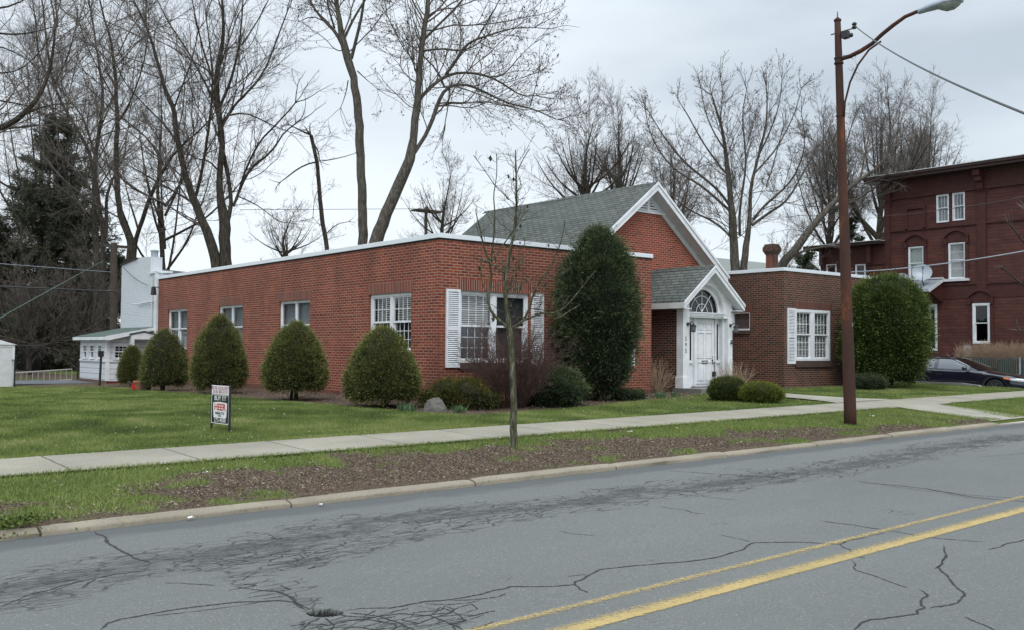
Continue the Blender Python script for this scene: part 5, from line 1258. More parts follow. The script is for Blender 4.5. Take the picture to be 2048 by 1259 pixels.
# ============================================================ BARE TREES
def norm(a): return a/(np.linalg.norm(a, axis=-1, keepdims=True)+1e-9)
def grow(st, di, L, r0, m, wig, up, g, taper=.35, droop=0):
    n = len(st); P = np.zeros((n, m+1, 3)); P[:, 0] = st; d = norm(di)
    for j in range(m):
        d = norm(d+g.normal(size=(n, 3))*wig+np.array([0, 0, up-droop*(j/m)])); P[:, j+1] = P[:, j]+d*(L/m)[:, None]
    Rr = r0[:, None]*np.linspace(1, taper, m+1)[None]
    return P, Rr
def spawn(P, Rr, per_m, ang, ratio, lo, hi, tmin, g, rk=.55, upb=.15):
    seg = np.linalg.norm(np.diff(P, axis=1), axis=2).sum(1); n = len(P); m = P.shape[1]-1
    k = np.maximum(1, g.poisson(seg*per_m)); idx = np.repeat(np.arange(n), k)
    t = tmin+(1-tmin)*g.random(len(idx))*.98; x = t*m; i = np.minimum(x.astype(int), m-1); f = (x-i)[:, None]
    A = P[idx, i]; B_ = P[idx, i+1]; s = A*(1-f)+B_*f; T = norm(B_-A)
    rr = Rr[idx, i]*(1-f[:, 0])+Rr[idx, i+1]*f[:, 0]
    pr = norm(np.cross(T, g.normal(size=(len(idx), 3)))); a = np.radians(ang+g.normal(size=len(idx))*12)[:, None]
    d = T*np.cos(a)+pr*np.sin(a)+np.array([0, 0, upb])
    L = np.clip(seg[idx]*(1.15-.8*t)*ratio, lo, hi)*(.7+.6*g.random(len(idx)))
    return s, d, L, np.minimum(rr*rk, L*.0062+.002)
def tubes(P, Rr, k=3):
    n, m1, _ = P.shape; D = norm(P[:, -1]-P[:, 0]); h = np.where(np.abs(D[:, 2:3]) > .8, np.array([[1., 0, 0]]), np.array([[0, 0, 1.]]))
    A = norm(np.cross(D, h)); B_ = np.cross(D, A)
    th = 2*np.pi*np.arange(k)/k
    off = A[:, None, None]*np.cos(th)[None, None, :, None]+B_[:, None, None]*np.sin(th)[None, None, :, None]
    V = (P[:, :, None]+off*Rr[:, :, None, None]).reshape(-1, 3)
    b = (np.arange(n)*m1*k)[:, None, None]+(np.arange(m1-1)*k)[None, :, None]; q = np.arange(k)[None, None]; r = (q+1) % k
    Fq = np.stack([b+q, b+r, b+k+r, b+k+q], -1).reshape(-1, 4)
    return V, Fq
def cat(L):
    V = []; F_ = []; o = 0
    for v, f in L: V.append(v); F_.append(f+o); o += len(v)
    return np.concatenate(V), np.concatenate(F_)
def smooth_poly(P, R_, step):
    P = np.array(P); R_ = np.array(R_, float); d = np.r_[0, np.cumsum(np.linalg.norm(np.diff(P, axis=0), axis=1))]
    n = max(3, int(d[-1]/step)); t = np.linspace(0, d[-1], n+1)
    Q = np.stack([np.interp(t, d, P[:, i]) for i in range(3)], 1); r = np.interp(t, d, R_)
    for _ in range(2): Q[1:-1] = (Q[:-2]+2*Q[1:-1]+Q[2:])/4
    return Q, r
def tree(name, label, cat_, D0, limbs, spec, seed, matt='bark', matw='twig', group=None, ground=True, part=('trunk', 'crown')):
    """limbs: (points [(px,py,r_px)], depth gain per metre) traced on the picture, pushed in and out in depth; spec drives the fine growth"""
    g = np.random.default_rng(seed)
    polys = []
    tops = {}
    for li, (pts, dg) in enumerate(limbs):
        P = []; R_ = []; s = 0; last = None
        base_d = 0
        key = (pts[0][0], pts[0][1])
        # start depth from nearest earlier limb point
        best = None
        for (Q, _, D_) in polys:
            pass
        d0 = 0
        if li:
            bd = 1e9
            for (pp, dd) in tops.get('all', []):
                e = (pp[0]-pts[0][0])**2+(pp[1]-pts[0][1])**2
                if e < bd: bd = e; d0 = dd
        for q in pts:
            x, y = q[0], q[1]
            if last is not None: s += math.hypot(x-last[0], y-last[1])*D0/FL
            dd = d0+dg*s
            P.append(at(x, y, D=D0+dd)); R_.append(max(.006, q[2]*(D0+dd)/FL*(1. if li == 0 else .74))); last = (x, y)
            tops.setdefault('all', []).append(((x, y), dd))
        if li == 0 and ground:
            zg_ = float(G(P[0][0], P[0][1]))-.25
            if P[0][2] > zg_+.3:
                P.insert(0, np.array([P[0][0], P[0][1], zg_])); R_.insert(0, R_[0]*1.25)
        Q, r = smooth_poly(P, R_, spec.get('step', .5)); r = np.maximum(r, spec.get('lmin', .008))
        Q[1:] += g.normal(size=Q[1:].shape)*np.minimum(.05, r[1:, None]*.09)
        polys.append((Q, r, dg))
    O = polys[0][0][0].copy(); O[2] = max(O[2], float(G(O[0], O[1])))
    e = empty(name, O, label, cat_, group)
    m = MB()
    L0 = []
    for Q, r, _ in polys:
        k = 10 if r.max() > .12 else 6
        v, f = tubes(Q[None], r[None], k) if False else (None, None)
        m2 = MB(); m2.tube([tuple(q) for q in Q], list(r), k, cap=False); L0.append((np.array(m2.v), np.array(m2.f)))
    V, F_ = cat(L0); npmesh(part[0], V, F_, M[matt], e, smooth=True)
    parts = []
    lv = spec['levels']; src = []
    # level 1 from each limb, segment by segment
    S_, Dd, LL, RR = [], [], [], []
    a1 = lv[0]
    for i, (Q, r, _) in enumerate(polys):
        if len(Q) < 4: continue
        s, d, L, rr = spawn(Q[None], r[None], a1['per'], a1['ang'], a1['ratio'], a1['lo'], a1['hi'], a1.get('t0', .35) if i == 0 and ground else a1.get('tl', .12), g, .45, a1.get('upb', .2))
        S_.append(s); Dd.append(d); LL.append(L); RR.append(rr)
        # leader continuing each limb's end
        if r[-1] > .012:
            T = norm(Q[-1]-Q[-3]); k = 3
            S_.append(np.repeat(Q[-1][None], k, 0)); Dd.append(T[None]+g.normal(size=(k, 3))*.3); LL.append(np.full(k, a1['hi']*.4)); RR.append(np.full(k, min(r[-1], .05)))
    P, Rr = grow(np.concatenate(S_), np.concatenate(Dd), np.concatenate(LL), np.concatenate(RR), a1.get('m', 7), a1['wig'], a1['up'], g, .3, a1.get('droop', 0))
    parts.append((P, Rr))
    for a in lv[1:]:
        s, d, L, rr = spawn(P, Rr, a['per'], a['ang'], a['ratio'], a['lo'], a['hi'], .12, g, .6, a.get('upb', .1))
        rr = np.maximum(rr, a.get('rmin', .004))
        P, Rr = grow(s, d, L, rr, a.get('m', 4), a['wig'], a['up'], g, .5, a.get('droop', 0)); Rr = np.maximum(Rr, a.get('rmin', .004)*.7); parts.append((P, Rr))
    out = [tubes(P, Rr, 4 if i == 0 else 3) for i, (P, Rr) in enumerate(parts)]
    if spec.get('buds'):
        T = parts[-1][0]; n = int(len(T)*spec['buds']); ix = g.integers(0, len(T), n); c = T[ix, g.integers(1, T.shape[1], n)]; sz = .018+.02*g.random(n)
        o8 = np.array([[1, 0, 0], [0, 1, 0], [-1, 0, 0], [0, -1, 0]])
        v = (c[:, None]+np.concatenate([o8, [[0, 0, 1.3]], [[0, 0, -1.3]]])[None]*sz[:, None, None]).reshape(-1, 3)
        b_ = np.arange(n)[:, None]*6
        f = np.concatenate([b_+np.array([[0, 1, 4, 4]]), b_+np.array([[1, 2, 4, 4]]), b_+np.array([[2, 3, 4, 4]]), b_+np.array([[3, 0, 4, 4]])])
        f = np.concatenate([b_+np.array([[0, 4, 2, 5]]), b_+np.array([[1, 4, 3, 5]])])
        out.append((v, f))
    V, F_ = cat(out); npmesh(part[1], V, F_, M[matw], e)
    return e, V
def tr(pts, off, z): return [(off[0]+x/z, off[1]+y/z, r/z) for x, y, r in pts]
BIG = lambda s=1., **k: dict(step=.45, levels=[dict(per=1.0*s, ang=46, ratio=.62, lo=1.3, hi=5.2, wig=.13, up=.035, m=13, **{q: w for q, w in k.items() if q in ('t0', 'tl', 'upb')}), dict(per=2.4, ang=46, ratio=.46, lo=.45, hi=2.2, wig=.15, up=.03, m=7, rmin=.007), dict(per=4.2, ang=42, ratio=.42, lo=.2, hi=.85, wig=.2, up=.03, m=4, rmin=.0055)], **{q: w for q, w in k.items() if q == 'buds'})
# T1: twin-stem maple behind the flat roof
o2 = (560, 0); z2_ = 2.421
A = tr([(402,1200,24),(400,1100,23),(397,980,22),(392,820,21),(385,640,21),(372,500,20),(357,380,18),(335,300,20),(302,205,18),(292,120,13),(277,40,11),(262,-60,9),(250,-200,7),(240,-330,4)], o2, z2_)
T1 = [(A, -.02),
 (tr([(335,300,14),(300,205,14),(262,140,12),(205,100,10),(165,50,8),(145,0,7),(120,-60,5),(100,-150,3)], o2, z2_), .25),
 (tr([(345,285,12),(358,235,11),(382,140,10),(400,60,9),(408,0,8),(415,-100,6),(440,-220,3)], o2, z2_), -.25),
 (tr([(315,180,9),(345,110,8),(385,40,7),(420,-10,6),(470,-90,3)], o2, z2_), .3), (tr([(265,140,7),(240,70,6),(225,0,5),(215,-80,3)], o2, z2_), -.3),
 (tr([(205,100,5),(170,65,4),(130,75,3),(95,105,2)], o2, z2_), .4), (tr([(375,345,5),(385,365,4),(420,385,2.5),(470,430,2)], o2, z2_), -.4), (tr([(330,390,4),(325,450,3),(295,520,2)], o2, z2_), .3)]
sp1 = BIG(1.05, buds=.55, t0=.72)
tree('bare_maple', 'slender upright bare tree trunk directly behind the flat roof, left of the leaning maple', 'tree', 44, T1, sp1, 11)
Bt = tr([(445,1200,34),(462,1160,33),(520,1020,29),(580,890,28),(620,790,26),(648,735,24),(645,680,19),(655,570,19),(668,490,19),(667,400,14),(680,290,14),(690,180,13),(713,60,12),(725,-50,10),(740,-200,7),(750,-330,4)], o2, z2_)
T1b = [(Bt, .02),
 (tr([(668,490,14),(700,450,13),(745,405,13),(800,365,12),(850,350,9),(905,350,8),(960,352,8),(1020,372,7),(1080,402,6),(1130,440,5),(1160,478,4),(1240,465,3)], o2, z2_), .3),
 (tr([(800,365,10),(845,315,10),(870,262,10),(895,205,9),(955,185,7),(1005,183,6),(1060,147,5),(1130,135,4),(1230,135,3)], o2, z2_), -.3),
 (tr([(652,738,15),(700,670,14),(738,590,14),(768,485,13),(800,420,12),(845,396,9),(920,410,8),(1000,450,7),(1070,488,6),(1130,513,5),(1210,517,5),(1290,560,4),(1345,580,3)], o2, z2_), .2),
 (tr([(795,420,8),(778,360,8),(760,325,6),(730,300,5),(700,278,5)], o2, z2_), .1),
 (tr([(690,250,7),(720,235,6),(775,232,6),(830,243,6),(880,256,6),(935,240,5),(965,205,4)], o2, z2_), .35),
 (tr([(695,195,8),(740,145,8),(790,100,7),(845,50,7),(890,0,6),(930,-80,4)], o2, z2_), -.3),
 (tr([(870,262,5),(880,180,5),(870,90,4),(800,20,3)], o2, z2_), .5), (tr([(1020,372,5),(1075,385,4),(1130,310,4),(1160,270,3),(1230,210,2)], o2, z2_), .5),
 (tr([(960,180,5),(1010,90,4),(1060,20,3),(1090,-60,2)], o2, z2_), -.5), (tr([(820,430,5),(822,500,4),(800,590,3)], o2, z2_), .3), (tr([(690,480,4),(655,60,3),(640,20,2)][:1]+[(684,180,4),(640,90,3),(620,20,3),(600,-60,2)], o2, z2_), .3), (tr([(1210,517,4),(1240,430,3),(1255,340,2)], o2, z2_), -.4)]
tree('bare_maple', 'big leaning bare maple whose branches arch right over the flat roof', 'tree', 43, T1b, BIG(1.7, buds=.8, t0=.6, upb=.0), 12)
# T2 pair at the left centre
z1_ = 2.421; o1 = (0, 0)
T2a = [(tr([(1052,1290,27),(1040,1250,26),(1020,1150,24),(975,1070,20),(948,990,20),(925,940,18),(900,850,15),(870,740,14),(850,620,13),(842,500,11),(800,450,9),(770,320,8),(735,200,7),(700,100,5),(640,0,4),(600,-150,3)], o1, z1_), .02),
 (tr([(948,950,10),(985,800,10),(1000,690,9),(1018,560,8),(1032,420,6),(1020,250,5),(1000,100,4)], o1, z1_), -.25),
 (tr([(920,975,8),(860,935,7),(795,903,6),(745,870,6),(690,840,5),(620,800,3)], o1, z1_), .35),
 (tr([(860,700,7),(800,600,6),(750,560,5),(690,500,4),(600,400,4),(540,250,3)], o1, z1_), .3), (tr([(845,520,6),(880,420,5),(930,300,4),(960,150,3)], o1, z1_), -.3)]
tree('bare_tree', 'bare tree whose curved left stem leans left, behind the middle of the long wall', 'tree', 46, T2a, BIG(1.15, t0=.35), 21, 'bark2')
T2b = [(tr([(1090,1290,29),(1090,1200,28),(1088,1120,29),(1082,1050,26),(1066,940,17),(1060,850,15),(1072,760,15),(1080,665,14),(1065,590,14),(1048,500,16),(1045,420,14),(1060,300,12),(1082,200,9),(1080,60,7),(1070,-80,5),(1060,-200,3)], o1, z1_), -.02),
 (tr([(1100,1080,16),(1125,1000,13),(1112,900,13),(1097,800,14),(1080,735,12),(1062,670,10)], o1, z1_), .1),
 (tr([(1130,1000,9),(1160,920,9),(1200,825,8),(1270,772,7),(1335,722,6),(1360,650,5),(1430,600,4)], o1, z1_), .25),
 (tr([(1155,935,8),(1170,865,7),(1228,740,7),(1255,680,6),(1312,630,6),(1370,570,5),(1430,500,4)], o1, z1_), -.3),
 (tr([(1075,600,8),(1140,500,8),(1230,420,7),(1290,330,6),(1330,220,5),(1390,60,4)], o1, z1_), .3),
 (tr([(1055,540,10),(1105,430,9),(1135,330,8),(1160,220,6),(1172,80,5),(1180,-60,3)], o1, z1_), -.2),
 (tr([(1040,490,8),(965,350,7),(905,240,6),(820,120,5),(760,0,3)], o1, z1_), .3), (tr([(1045,430,7),(1000,300,6),(960,150,5),(930,0,3)], o1, z1_), -.3),
 (tr([(1150,950,5),(1200,970,4),(1280,1010,3),(1330,1060,2)], o1, z1_), .3), (tr([(1170,220,5),(1250,100,4),(1310,-20,3)], o1, z1_), .4), (tr([(1050,820,6),(1000,760,6),(950,790,5),(880,700,4),(820,640,3)], o1, z1_), .4),
 (tr([(1110,560,6),(1190,530,5),(1290,600,4),(1400,640,2)], o1, z1_), .3)]
tree('bare_tree', 'tallest straight bare tree with many upright limbs, left of centre', 'tree', 46, T2b, BIG(1.2, t0=.35), 22, 'bark2')
T3 = [(tr([(632,1290,24),(640,1259,24),(650,1195,23),(612,1130,15),(580,1040,14),(566,900,13),(560,760,12),(570,610,11),(562,480,9),(560,380,8),(540,200,6),(500,80,5),(470,-60,3)], o1, z1_), .02),
 (tr([(652,1190,15),(672,1110,14),(702,1020,14),(740,920,12),(792,820,10),(850,730,8),(925,670,6),(990,610,4)], o1, z1_), -.2),
 (tr([(792,800,6),(740,700,6),(690,645,5),(600,580,5),(520,510,4),(420,420,3)], o1, z1_), .3), (tr([(668,1110,7),(640,1010,6),(620,960,4),(600,850,3)], o1, z1_), .3),
 (tr([(568,600,6),(640,480,5),(700,300,4),(720,150,3)], o1, z1_), -.3), (tr([(562,500,6),(500,380,5),(430,250,4),(380,100,3)], o1, z1_), .3), (tr([(760,880,5),(840,860,4),(900,900,3)], o1, z1_), .2)]
tree('bare_tree', 'forked bare tree rising right above the white stepped chimney wall', 'tree', 50, T3, BIG(1.05, t0=.4), 23, 'bark2')
T4 = [(tr([(470,1350,17),(468,1250,16),(460,1100,14),(458,900,12),(460,760,11),(488,600,8),(500,450,7),(470,250,5),(440,50,4)], o1, z1_), .02),
 (tr([(490,1250,12),(518,1110,12),(512,950,10),(548,860,6),(580,800,4)], o1, z1_), .2), (tr([(460,760,8),(432,650,7),(400,560,6),(330,480,5),(270,400,3)], o1, z1_), .3),
 (tr([(458,1100,7),(400,1060,6),(360,980,5),(300,930,3)], o1, z1_), -.3), (tr([(440,920,7),(380,850,5),(300,760,4)], o1, z1_), .2), (tr([(495,600,5),(560,450,4),(600,300,3)], o1, z1_), -.3)]
tree('bare_tree', 'slim bare tree between the big evergreen and the forked tree', 'tree', 54, T4, BIG(.8, t0=.4), 24, 'bark2')
T4b = [(tr([(500,1350,12),(500,1150,11),(470,900,9),(420,700,8),(330,560,7),(260,420,6),(230,250,5),(210,50,4),(190,-80,3)], o1, z1_), .05), (tr([(330,560,5),(250,520,4),(170,480,3)], o1, z1_), .3), (tr([(260,420,5),(330,280,4),(370,120,3)], o1, z1_), -.3), (tr([(420,700,5),(520,640,4),(620,620,3)], o1, z1_), .3)]
tree('bare_tree', 'thin bare tree leaning left in front of the big evergreen', 'tree', 50, T4b, BIG(.75, t0=.4), 25, 'bark2')
# T0: big limbs from a tree outside the left edge
T0 = [([(-330,720,22),(-320,500,22),(-280,330,20),(-200,280,18),(-100,262,10),(0,263,6),(35,240,6),(62,218,5),(88,180,4),(105,120,3),(110,60,2)], 0),
 (tr([(0,630,9),(60,590,9),(120,550,10),(160,520,8),(220,505,5),(330,500,3)], o1, z1_), .1), (tr([(-300,400,16),(-100,480,8),(0,487,6),(60,490,5),(140,515,5)], o1, z1_), .1),
 (tr([(-300,100,14),(-100,150,9),(0,165,7),(80,175,6),(160,165,4),(260,130,3)], o1, z1_), .2), (tr([(-200,40,10),(0,50,7),(80,30,5),(150,-20,3)], o1, z1_), -.2), (tr([(-100,340,10),(0,355,6),(60,370,4),(130,320,4),(200,260,3),(240,180,2)], o1, z1_), -.2), (tr([(0,630,6),(100,620,4),(190,600,2)], o1, z1_), -.1), (tr([(-200,250,9),(-20,200,6),(60,240,4),(150,300,3)], o1, z1_), .3),([(-280,330,16),(-240,150,14),(-220,0,11),(-200,-150,7)], .1)]
tree('bare_tree', 'bare tree outside the left edge whose dark limbs reach in at upper left', 'tree', 34, T0, BIG(.6, t0=.6), 26, 'bark2')
# T5 broken stub
T5 = [(tr([(232,1220,11),(228,1190,11),(205,1080,11),(190,920,10),(180,780,9),(160,700,9),(150,655,9)], o2, z2_), 0), (tr([(150,655,7),(100,635,6),(45,605,3)], o2, z2_), .2), (tr([(178,785,6),(120,790,5),(70,830,5),(30,865,4),(5,880,3)], o2, z2_), -.2), (tr([(165,700,5),(195,735,4),(190,770,3)], o2, z2_), .2), (tr([(205,780,4),(280,770,3),(360,745,2)], o2, z2_), .2), (tr([(195,900,3),(165,940,2),(160,1050,2)], o2, z2_), -.2),(tr([(228,1130,4),(270,1070,3),(330,1075,2)], o2, z2_), .2)]
tree('broken_tree', 'thin dark tree with a snapped-off top above the flat roof', 'tree', 47, T5, dict(step=.4, levels=[dict(per=.8, ang=55, ratio=.4, lo=.6, hi=1.6, wig=.2, up=.0, m=7, t0=.5), dict(per=3, ang=45, ratio=.45, lo=.25, hi=.9, wig=.2, up=0, rmin=.006), dict(per=4, ang=45, ratio=.45, lo=.1, hi=.4, wig=.2, up=0, rmin=.005)]), 31, 'bark2')
# T6 big spreading tree on the right
z3, o3 = 2.844, (1040, 120)
UPR = lambda s=1., **k: dict(step=.5, levels=[dict(per=1.45*s, ang=42, ratio=.50, lo=.9, hi=3.2, wig=.13, up=.035, m=10, t0=k.get('t0', .45), tl=.1, upb=.1), dict(per=3.4, ang=42, ratio=.48, lo=.4, hi=1.7, wig=.17, up=.05, m=5, rmin=.0075, upb=.1), dict(per=7.0, ang=42, ratio=.45, lo=.14, hi=.55, wig=.2, up=.1, m=3, rmin=.006, upb=.15)], **({'buds': k['buds']} if 'buds' in k else {}))
T6 = [(tr([(1228,1230,27),(1225,1150,26),(1218,1050,24),(1210,900,22),(1195,780,16),(1185,650,15),(1170,520,11),(1150,380,8),(1110,270,6),(1090,200,4)], o3, z3), .0),
 (tr([(1272,1220,28),(1275,1130,27),(1288,1030,24),(1308,930,17),(1312,830,15),(1302,760,13),(1330,650,12),(1360,540,10),(1395,400,8),(1410,280,6),(1400,150,4)], o3, z3), .05),
 (tr([(1195,860,12),(1165,840,12),(1100,770,11),(1040,720,10),(970,680,9),(900,640,8),(840,590,7),(780,500,6),(730,400,4),(715,300,3)], o3, z3), .3),
 (tr([(1205,850,11),(1130,740,10),(1060,680,9),(960,610,8),(900,545,7),(850,480,6),(780,380,4),(730,290,3)], o3, z3), -.3),
 (tr([(1250,1000,12),(1245,880,11),(1258,780,10),(1290,600,8),(1275,450,7),(1260,300,5),(1290,170,3)], o3, z3), -.2),
 (tr([(1320,940,12),(1390,890,11),(1450,845,10),(1510,825,9),(1555,745,7),(1610,640,6),(1680,520,5),(1740,430,3)], o3, z3), .25),
 (tr([(1325,910,11),(1400,810,10),(1475,765,9),(1550,690,7),(1600,580,6),(1630,470,4),(1600,300,3)], o3, z3), -.3),
 (tr([(1208,1020,10),(1150,945,9),(1080,905,8),(1000,878,7),(930,840,6),(885,790,4)], o3, z3), .2),
 (tr([(1185,660,8),(1100,560,7),(1020,440,6),(960,320,5),(900,230,3)], o3, z3), .2), (tr([(1340,640,8),(1450,520,7),(1520,400,5),(1580,260,4),(1600,160,3)], o3, z3), .3), (tr([(1360,540,7),(1420,420,6),(1480,250,4),(1490,120,3)], o3, z3), -.3), (tr([(1170,520,7),(1080,380,5),(1040,250,4),(1030,170,3)], o3, z3), -.3),(tr([(1400,720,7),(1430,640,6),(1460,520,5),(1500,380,3)], o3, z3), .3)]
tree('bare_tree', 'broad bare tree with twin trunk centred over the right wing', 'tree', 50, T6, UPR(1.05, buds=.25), 41)
T8 = [(tr([(1400,1290,30),(1450,1210,27),(1500,1150,25),(1580,1070,24),(1650,960,20),(1720,880,18),(1790,800,15),(1860,740,13),(1930,680,11),(2000,640,9),(2060,600,7),(2120,500,5)], o3, z3), .0),
 (tr([(1690,890,12),(1800,830,11),(1900,812,10),(1980,750,8),(2060,700,6)], o3, z3), .3), (tr([(1500,1160,11),(1560,1100,10),(1640,1075,9),(1760,1060,8)], o3, z3), .2), (tr([(1850,750,8),(1830,620,7),(1850,480,5),(1900,340,4)], o3, z3), -.3), (tr([(1930,690,7),(1960,560,6),(1990,400,4)], o3, z3), .3), (tr([(1720,880,8),(1700,760,7),(1730,620,5),(1760,500,3)], o3, z3), -.3)]
tree('bare_tree', 'bare tree whose thick limb slants up to the right behind the rusty street lamp', 'tree', 47, T8, UPR(.8, t0=.2), 42)
def vase(name, label, bx, by, D0, topy, spread, nl, seed, r=9, dens=1.1, tight=.5, mat='bark2', buds=0, group=None, twig='twig'):
    g = np.random.default_rng(seed); H = by-topy; L = []
    main = [(bx, by, r)]
    for t in (.25, .5, .75, 1.): main.append((bx+g.normal()*spread*.12*t, by-H*t, r*.65*(1-t)**1.1+.5))
    L.append((main, 0))
    nl = int(nl*1.35)
    for i in range(nl):
        s = (i+.5)/nl*2-1; s += g.normal()*.12; t0 = .12+.35*g.random(); x0 = bx; y0 = by-H*t0
        tt = 1-abs(s)*.35*tight-g.random()*.15; x1 = bx+s*spread; y1 = by-H*tt
        p = [(x0, y0, r*.42), (x0+(x1-x0)*.4, y0+(y1-y0)*.22, r*.30), (x0+(x1-x0)*.72, y0+(y1-y0)*.55, r*.17), (x1, y1, .4)]
        L.append((p, g.normal()*.35))
    return tree(name, label, 'tree', D0, L, UPR(dens, **({'buds': buds} if buds else {})), seed, mat, twig, group)
vase('bare_tree', 'bare vase-shaped tree behind the left part of the gable roof ridge', 1172, 470, 58, 240, 110, 11, 51, 10)
vase('bare_tree', 'narrow bare tree immediately left of the gable peak', 1238, 470, 60, 235, 62, 9, 52, 11)
vase('bare_tree', 'small bare tree behind the gable peak, its twigs hanging right of the white rake', 1345, 560, 62, 290, 75, 9, 53, 8)
vase('bare_tree', 'small bare tree between the leaning maple and the grey roof', 885, 530, 66, 345, 85, 8, 54, 7, 1.0)
vase('bare_tree', 'small distant bare tree above the middle of the long parapet', 575, 560, 68, 425, 75, 8, 55, 6, 1.0)
vase('bare_tree', 'bare tree rising above the lower rear wing of the dark red house', 1762, 560, 64, 180, 125, 12, 56, 12, 1.1)
vase('bare_tree', 'bare tree peeking over the dark red cornice at right', 1850, 480, 70, 225, 78, 9, 57, 8, 1.2)
vase('bare_tree', 'dim bare tree behind the street lamp, left of the dark red house', 1660, 560, 66, 240, 75, 9, 58, 9, 1.)
vase('bare_tree', 'scrubby bare tree in front of the dark fence at left', 170, 760, 47, 480, 110, 11, 59, 8, 1.3, .9)
vase('bare_tree', 'scrubby bare tree between the shed and the utility pole', 60, 770, 46, 500, 120, 11, 60, 7, 1.3, .9)
vase('bare_tree', 'bare tree at upper left behind the evergreen', 90, 700, 66, 60, 200, 9, 61, 10, .7)
vase('bare_tree', 'bare tree filling the sky above the white chimney wall', 330, 640, 62, 120, 170, 8, 62, 9, .7)
# distant scrub behind everything on the left
# ============================================================ FOLIAGE
SHL = {
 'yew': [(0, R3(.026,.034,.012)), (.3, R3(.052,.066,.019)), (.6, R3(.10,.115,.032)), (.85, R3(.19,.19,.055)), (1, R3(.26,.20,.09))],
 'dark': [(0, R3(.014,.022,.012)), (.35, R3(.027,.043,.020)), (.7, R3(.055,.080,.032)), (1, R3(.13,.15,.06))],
 'thuja': [(0, R3(.016,.028,.007)), (.35, R3(.034,.055,.011)), (.7, R3(.070,.10,.020)), (1, R3(.13,.165,.038))],
 'box': [(0, R3(.018,.035,.008)), (.5, R3(.045,.065,.014)), (1, R3(.13,.14,.025))],
 'boxyellow': [(0, R3(.03,.05,.008)), (.5, R3(.085,.11,.014)), (1, R3(.19,.20,.03))],  # yellower, paler variant of the box leaf colours
 'conifer': [(0, R3(.030,.034,.022)), (.5, R3(.065,.070,.043)), (.9, R3(.11,.105,.066)), (1, R3(.16,.13,.08))],
 'jun': [(0, R3(.022,.026,.009)), (.5, R3(.055,.066,.015)), (.78, R3(.11,.115,.025)), (.9, R3(.13,.06,.02)), (1, R3(.20,.06,.028))],
 'grass': [(0, R3(.055,.080,.022)), (.4, R3(.128,.182,.044)), (.75, R3(.225,.262,.078)), (1, R3(.38,.35,.19))],
 'daff': [(0, R3(.04,.09,.035)), (.6, R3(.09,.16,.07)), (1, R3(.16,.23,.12))],
 'mulch': [(0, R3(.035,.024,.018)), (.35, R3(.10,.066,.048)), (.7, R3(.19,.135,.10)), (.9, R3(.34,.27,.21)), (1, R3(.50,.44,.36))],
 'hedge': [(0, R3(.035,.025,.018)), (1, R3(.10,.07,.045))]}
for k_, v_ in SHL.items(): M['l_'+k_] = leafmat('leaf_'+k_, v_, .65, .12 if k_ != 'mulch' else 0)
M['core'] = plain('inner_shade', R3(.016,.015,.010), .95, .3, 20)  # near-black colour for the shade deep inside shrubs
def leaves(P, Dn, Ln, Wd, g):
    """one narrow diamond per leaf"""
    D_ = norm(Dn); s = norm(np.cross(D_, g.normal(size=P.shape)))
    a = P; b = P+D_*Ln[:, None]*.5+s*Wd[:, None]*.5; c = P+D_*Ln[:, None]; d = P+D_*Ln[:, None]*.5-s*Wd[:, None]*.5
    V = np.stack([a, b, c, d], 1).reshape(-1, 3); return V, np.arange(len(V)).reshape(-1, 4)
def rprof(pf, t): return np.interp(t, [q[0] for q in pf], [q[1] for q in pf])
